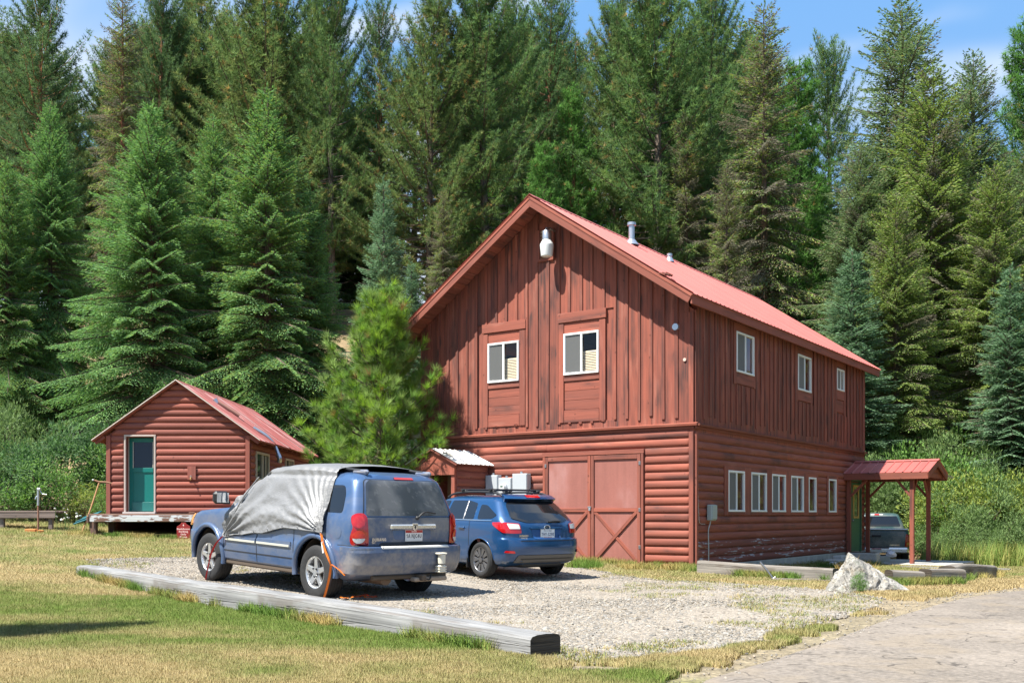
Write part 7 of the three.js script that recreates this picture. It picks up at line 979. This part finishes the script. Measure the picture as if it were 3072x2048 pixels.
scatter('meadow_grass', 'taller tufts of dry and green grass farther back', blades(12, 0.10, 0.010, 0.09, 0.8, 42), grassMat, 60000, () => { const [x, z] = spot(15, 34, 1.2); return lawnOK(x, z) ? [x, z] : null; }, ([x, z]) => { const s = 0.7 + 0.7 * gr(); return { turn: gr() * 6.3, s: [s, s * (z < -31 ? 1.7 : z > -24.5 || x > 3 ? 0.5 : 0.75), s], c: grassCol(x, z) }; });
// taller grass along the beam, the timbers, the boulder, the barn foot and the thicket
const lines = [[[-0.2, -8.7], [-7.0, -16.6], 0.05, 900], [[3.6, -20.0], [5.7, -18.0], 0.15, 500], [[6.2, -16.8], [7.6, -17.3], 0.18, 420], [[7.6, -17.6], [10.4, -22.2], 0.25, 500], [[-2.0, -25.0], [3.7, -21.1], 0.35, 1500], [[1.2, -21.2], [3.9, -20.6], 0.35, 900], [[-11, -25.6], [-7, -25.6], 0.5, 900], [[4.2, -20.4], [9.9, -28.6], 0.5, 1500]];
scatter('edge_grass', 'longer grass along the beam, timbers and walls', blades(11, 0.15, 0.007, 0.05, 0.8, 43), grassMat, 7200, () => { const l = pick(lines, gr), t = gr(), w = (gr() - 0.5) * 2 * l[2]; const dx = l[1][0] - l[0][0], dz = l[1][1] - l[0][1], L = Math.hypot(dx, dz); const x = lerp(l[0][0], l[1][0], t) - dz / L * w, z = lerp(l[0][1], l[1][1], t) + dx / L * w; return built(x, z) || inPoly(x, z, BEAM) || fbm(x * 2, z * 2, 730, 2) < 0.4 ? null : [x, z]; }, ([x, z]) => { const s = 0.5 + 0.8 * gr(), g = gr(), c = mix3([0.11, 0.2, 0.03], [0.42, 0.32, 0.12], clamp((fbm(x * 1.3, z * 1.3, 731, 2) - 0.35) * 2 + (gr() - 0.5) * 0.5)); return { turn: gr() * 6.3, s: [s, s, s], c: c.map((q) => q * (0.8 + 0.4 * g)) }; });
scatter('tall_grass', 'tall fresh grass at the foot of the thicket', blades(14, 0.75, 0.014, 0.14, 0.5, 44), grassMat, 3600, () => { const x = 12.5 + 14 * gr(), z = -30.5 - 6 * gr(); return (x < 15.2 && z < -32) ? null : [x, z]; }, () => { const s = 0.5 + 0.7 * gr(), c = mix3([0.12, 0.21, 0.035], [0.34, 0.32, 0.1], Math.pow(gr(), 2.2)); return { turn: gr() * 6.3, s: [s, s, s], c }; });
scatter('lot_weeds', 'small weeds and grass growing through the gravel', blades(10, 0.07, 0.008, 0.07, 1.1, 45), grassMat, 3200, () => { const [x, z] = spot(8, 23, 1.3); if (!inPoly(x, z, LOT) || built(x, z)) return null; const n = fbm(x * 0.9 + 8, z * 0.9, 740, 3), near = Math.max(0.35 * sstep(4.2, 5.2, x + (z + 15) * 0.35 + 1), sstep(-5.5, -7.2, x), 1 - sstep(0, 0.5, Math.abs((x - 0.12) * 0.76 - (z + 8.47) * 0.65) - 0.25)); return n + near * 0.3 > 0.65 ? [x, z] : null; }, ([x, z]) => { const s = 0.5 + 0.7 * gr(), c = mix3([0.13, 0.2, 0.04], [0.4, 0.31, 0.13], gr()); return { turn: gr() * 6.3, s: [s, s * 0.8, s], c }; });
// stones
{
  const g = new THREE.IcosahedronGeometry(1, 0), p = g.attributes.position; for (let i = 0; i < p.count; i++) { const x = p.getX(i), y = p.getY(i), z = p.getZ(i), k = 0.75 + 0.5 * hash2(Math.round(x * 100), Math.round(y * 100 + z * 37), 5); p.setXYZ(i, x * k, y * k * 0.7, z * k); } g.computeVertexNormals();
  const stoneCol = () => { const m = 0.125 + 0.175 * gr(), w = gr(); return [m * lerp(1.05, 1.2, w), m, m * lerp(0.92, 0.76, w)]; };
  scatter('gravel_stones', 'loose crushed stones of the gravel lot', g, std([1, 1, 1], 0.9), 85000, () => { const [x, z] = spot(8, 24, 1.7); return inPoly(x + edge(x * 2, z) * 0.8, z, LOT) && !built(x, z) && !inPoly(x, z, BEAM) ? [x, z] : null; }, () => { const s = 0.007 + 0.014 * gr() * gr() + 0.004 * gr() + (gr() < 0.012 ? 0.018 : 0); return { turn: gr() * 6.3, tilt: [gr() - 0.5, gr() - 0.5], y: 0.014, s: [s * (0.8 + 0.5 * gr()), s, s * (0.8 + 0.5 * gr())], c: stoneCol() }; });
  scatter('verge_stones', 'scattered stones on the verge between gravel and asphalt', g, std([1, 1, 1], 0.9), 3500, () => { const t = gr(), p2 = along(ROADEDGE, 0.2 + 0.55 * t), w = (gr() - 0.6) * 1.3; const x = p2[0] - w * 0.8, z = p2[1] - w * 0.6; return z > -6 ? null : [x, z]; }, () => { const s = 0.005 + 0.012 * gr() * gr(); return { turn: gr() * 6.3, tilt: [gr() - 0.5, gr() - 0.5], y: 0.012, s: [s, s, s], c: stoneCol() }; });
}
{ // daisies by the porch, weeds by the boulder
  const petal = std([0.75, 0.75, 0.7], 0.7), stem = std([0.1, 0.18, 0.04], 0.8), eye = std([0.6, 0.42, 0.04], 0.7), rd = rng(77);
  for (let i = 0; i < 16; i++) { const x = -11.75 + 0.75 * rd(), z = -26.2 - 0.6 * rd(), h = 0.25 + 0.4 * rd(), f = thing('daisy', 'white daisy on a thin stem left of the cabin porch', 'flower', [x, hgt(x, z), z], rd() * 6, 'daisies left of the porch'); P('stem', tube([[0, 0, 0], [0.02, h * 0.5, 0.01], [0.05, h, 0.02]], 0.004, 4), stem, f); P('petals', new THREE.CylinderGeometry(0.032, 0.02, 0.012, 10), petal, f, [0.05, h, 0.02], [0.9, 0, 0.2]); P('eye', new THREE.SphereGeometry(0.011, 8, 6), eye, f, [0.052, h + 0.01, 0.028]); }
  const w = thing('weed', 'leafy green weed growing against the pale boulder', 'plant', [5.25, hgt(5.25, -15.45), -15.45], 0); P('stems', SH.bright.trunk, bark, w); P('foliage', SH.bright.crown, broadMat, w).userData.kind = 'stuff'; w.scale.set(0.1, 0.14, 0.1);
  const hay = thing('straw_heap', 'small heap of dry straw on the lawn behind the boulder', 'straw', [7.55, hgt(7.55, -22.4), -22.4], 0); const hg = []; for (let i = 0; i < 160; i++) { const b = blades(6, 0.22, 0.008, 0.06, 1.4, 3000 + i); b.rotateX((rd() - 0.5) * 2.2); b.rotateZ((rd() - 0.5) * 2.2); const a = rd() * 6.3, q = Math.sqrt(rd()); b.translate(Math.cos(a) * q * 0.48, 0.02 + 0.24 * (1 - q) * rd(), Math.sin(a) * q * 0.3); hg.push(b); } P('straw', mergeGeometries(hg), std([0.42, 0.3, 0.1], 0.85, { side: THREE.DoubleSide }), hay).userData.kind = 'stuff'; P('heap_core', new THREE.SphereGeometry(0.4, 14, 8).scale(1.05, 0.5, 0.65), std([0.3, 0.22, 0.08], 0.9), hay, [0, 0.03, 0]);
}
renderer.render(scene, camera);
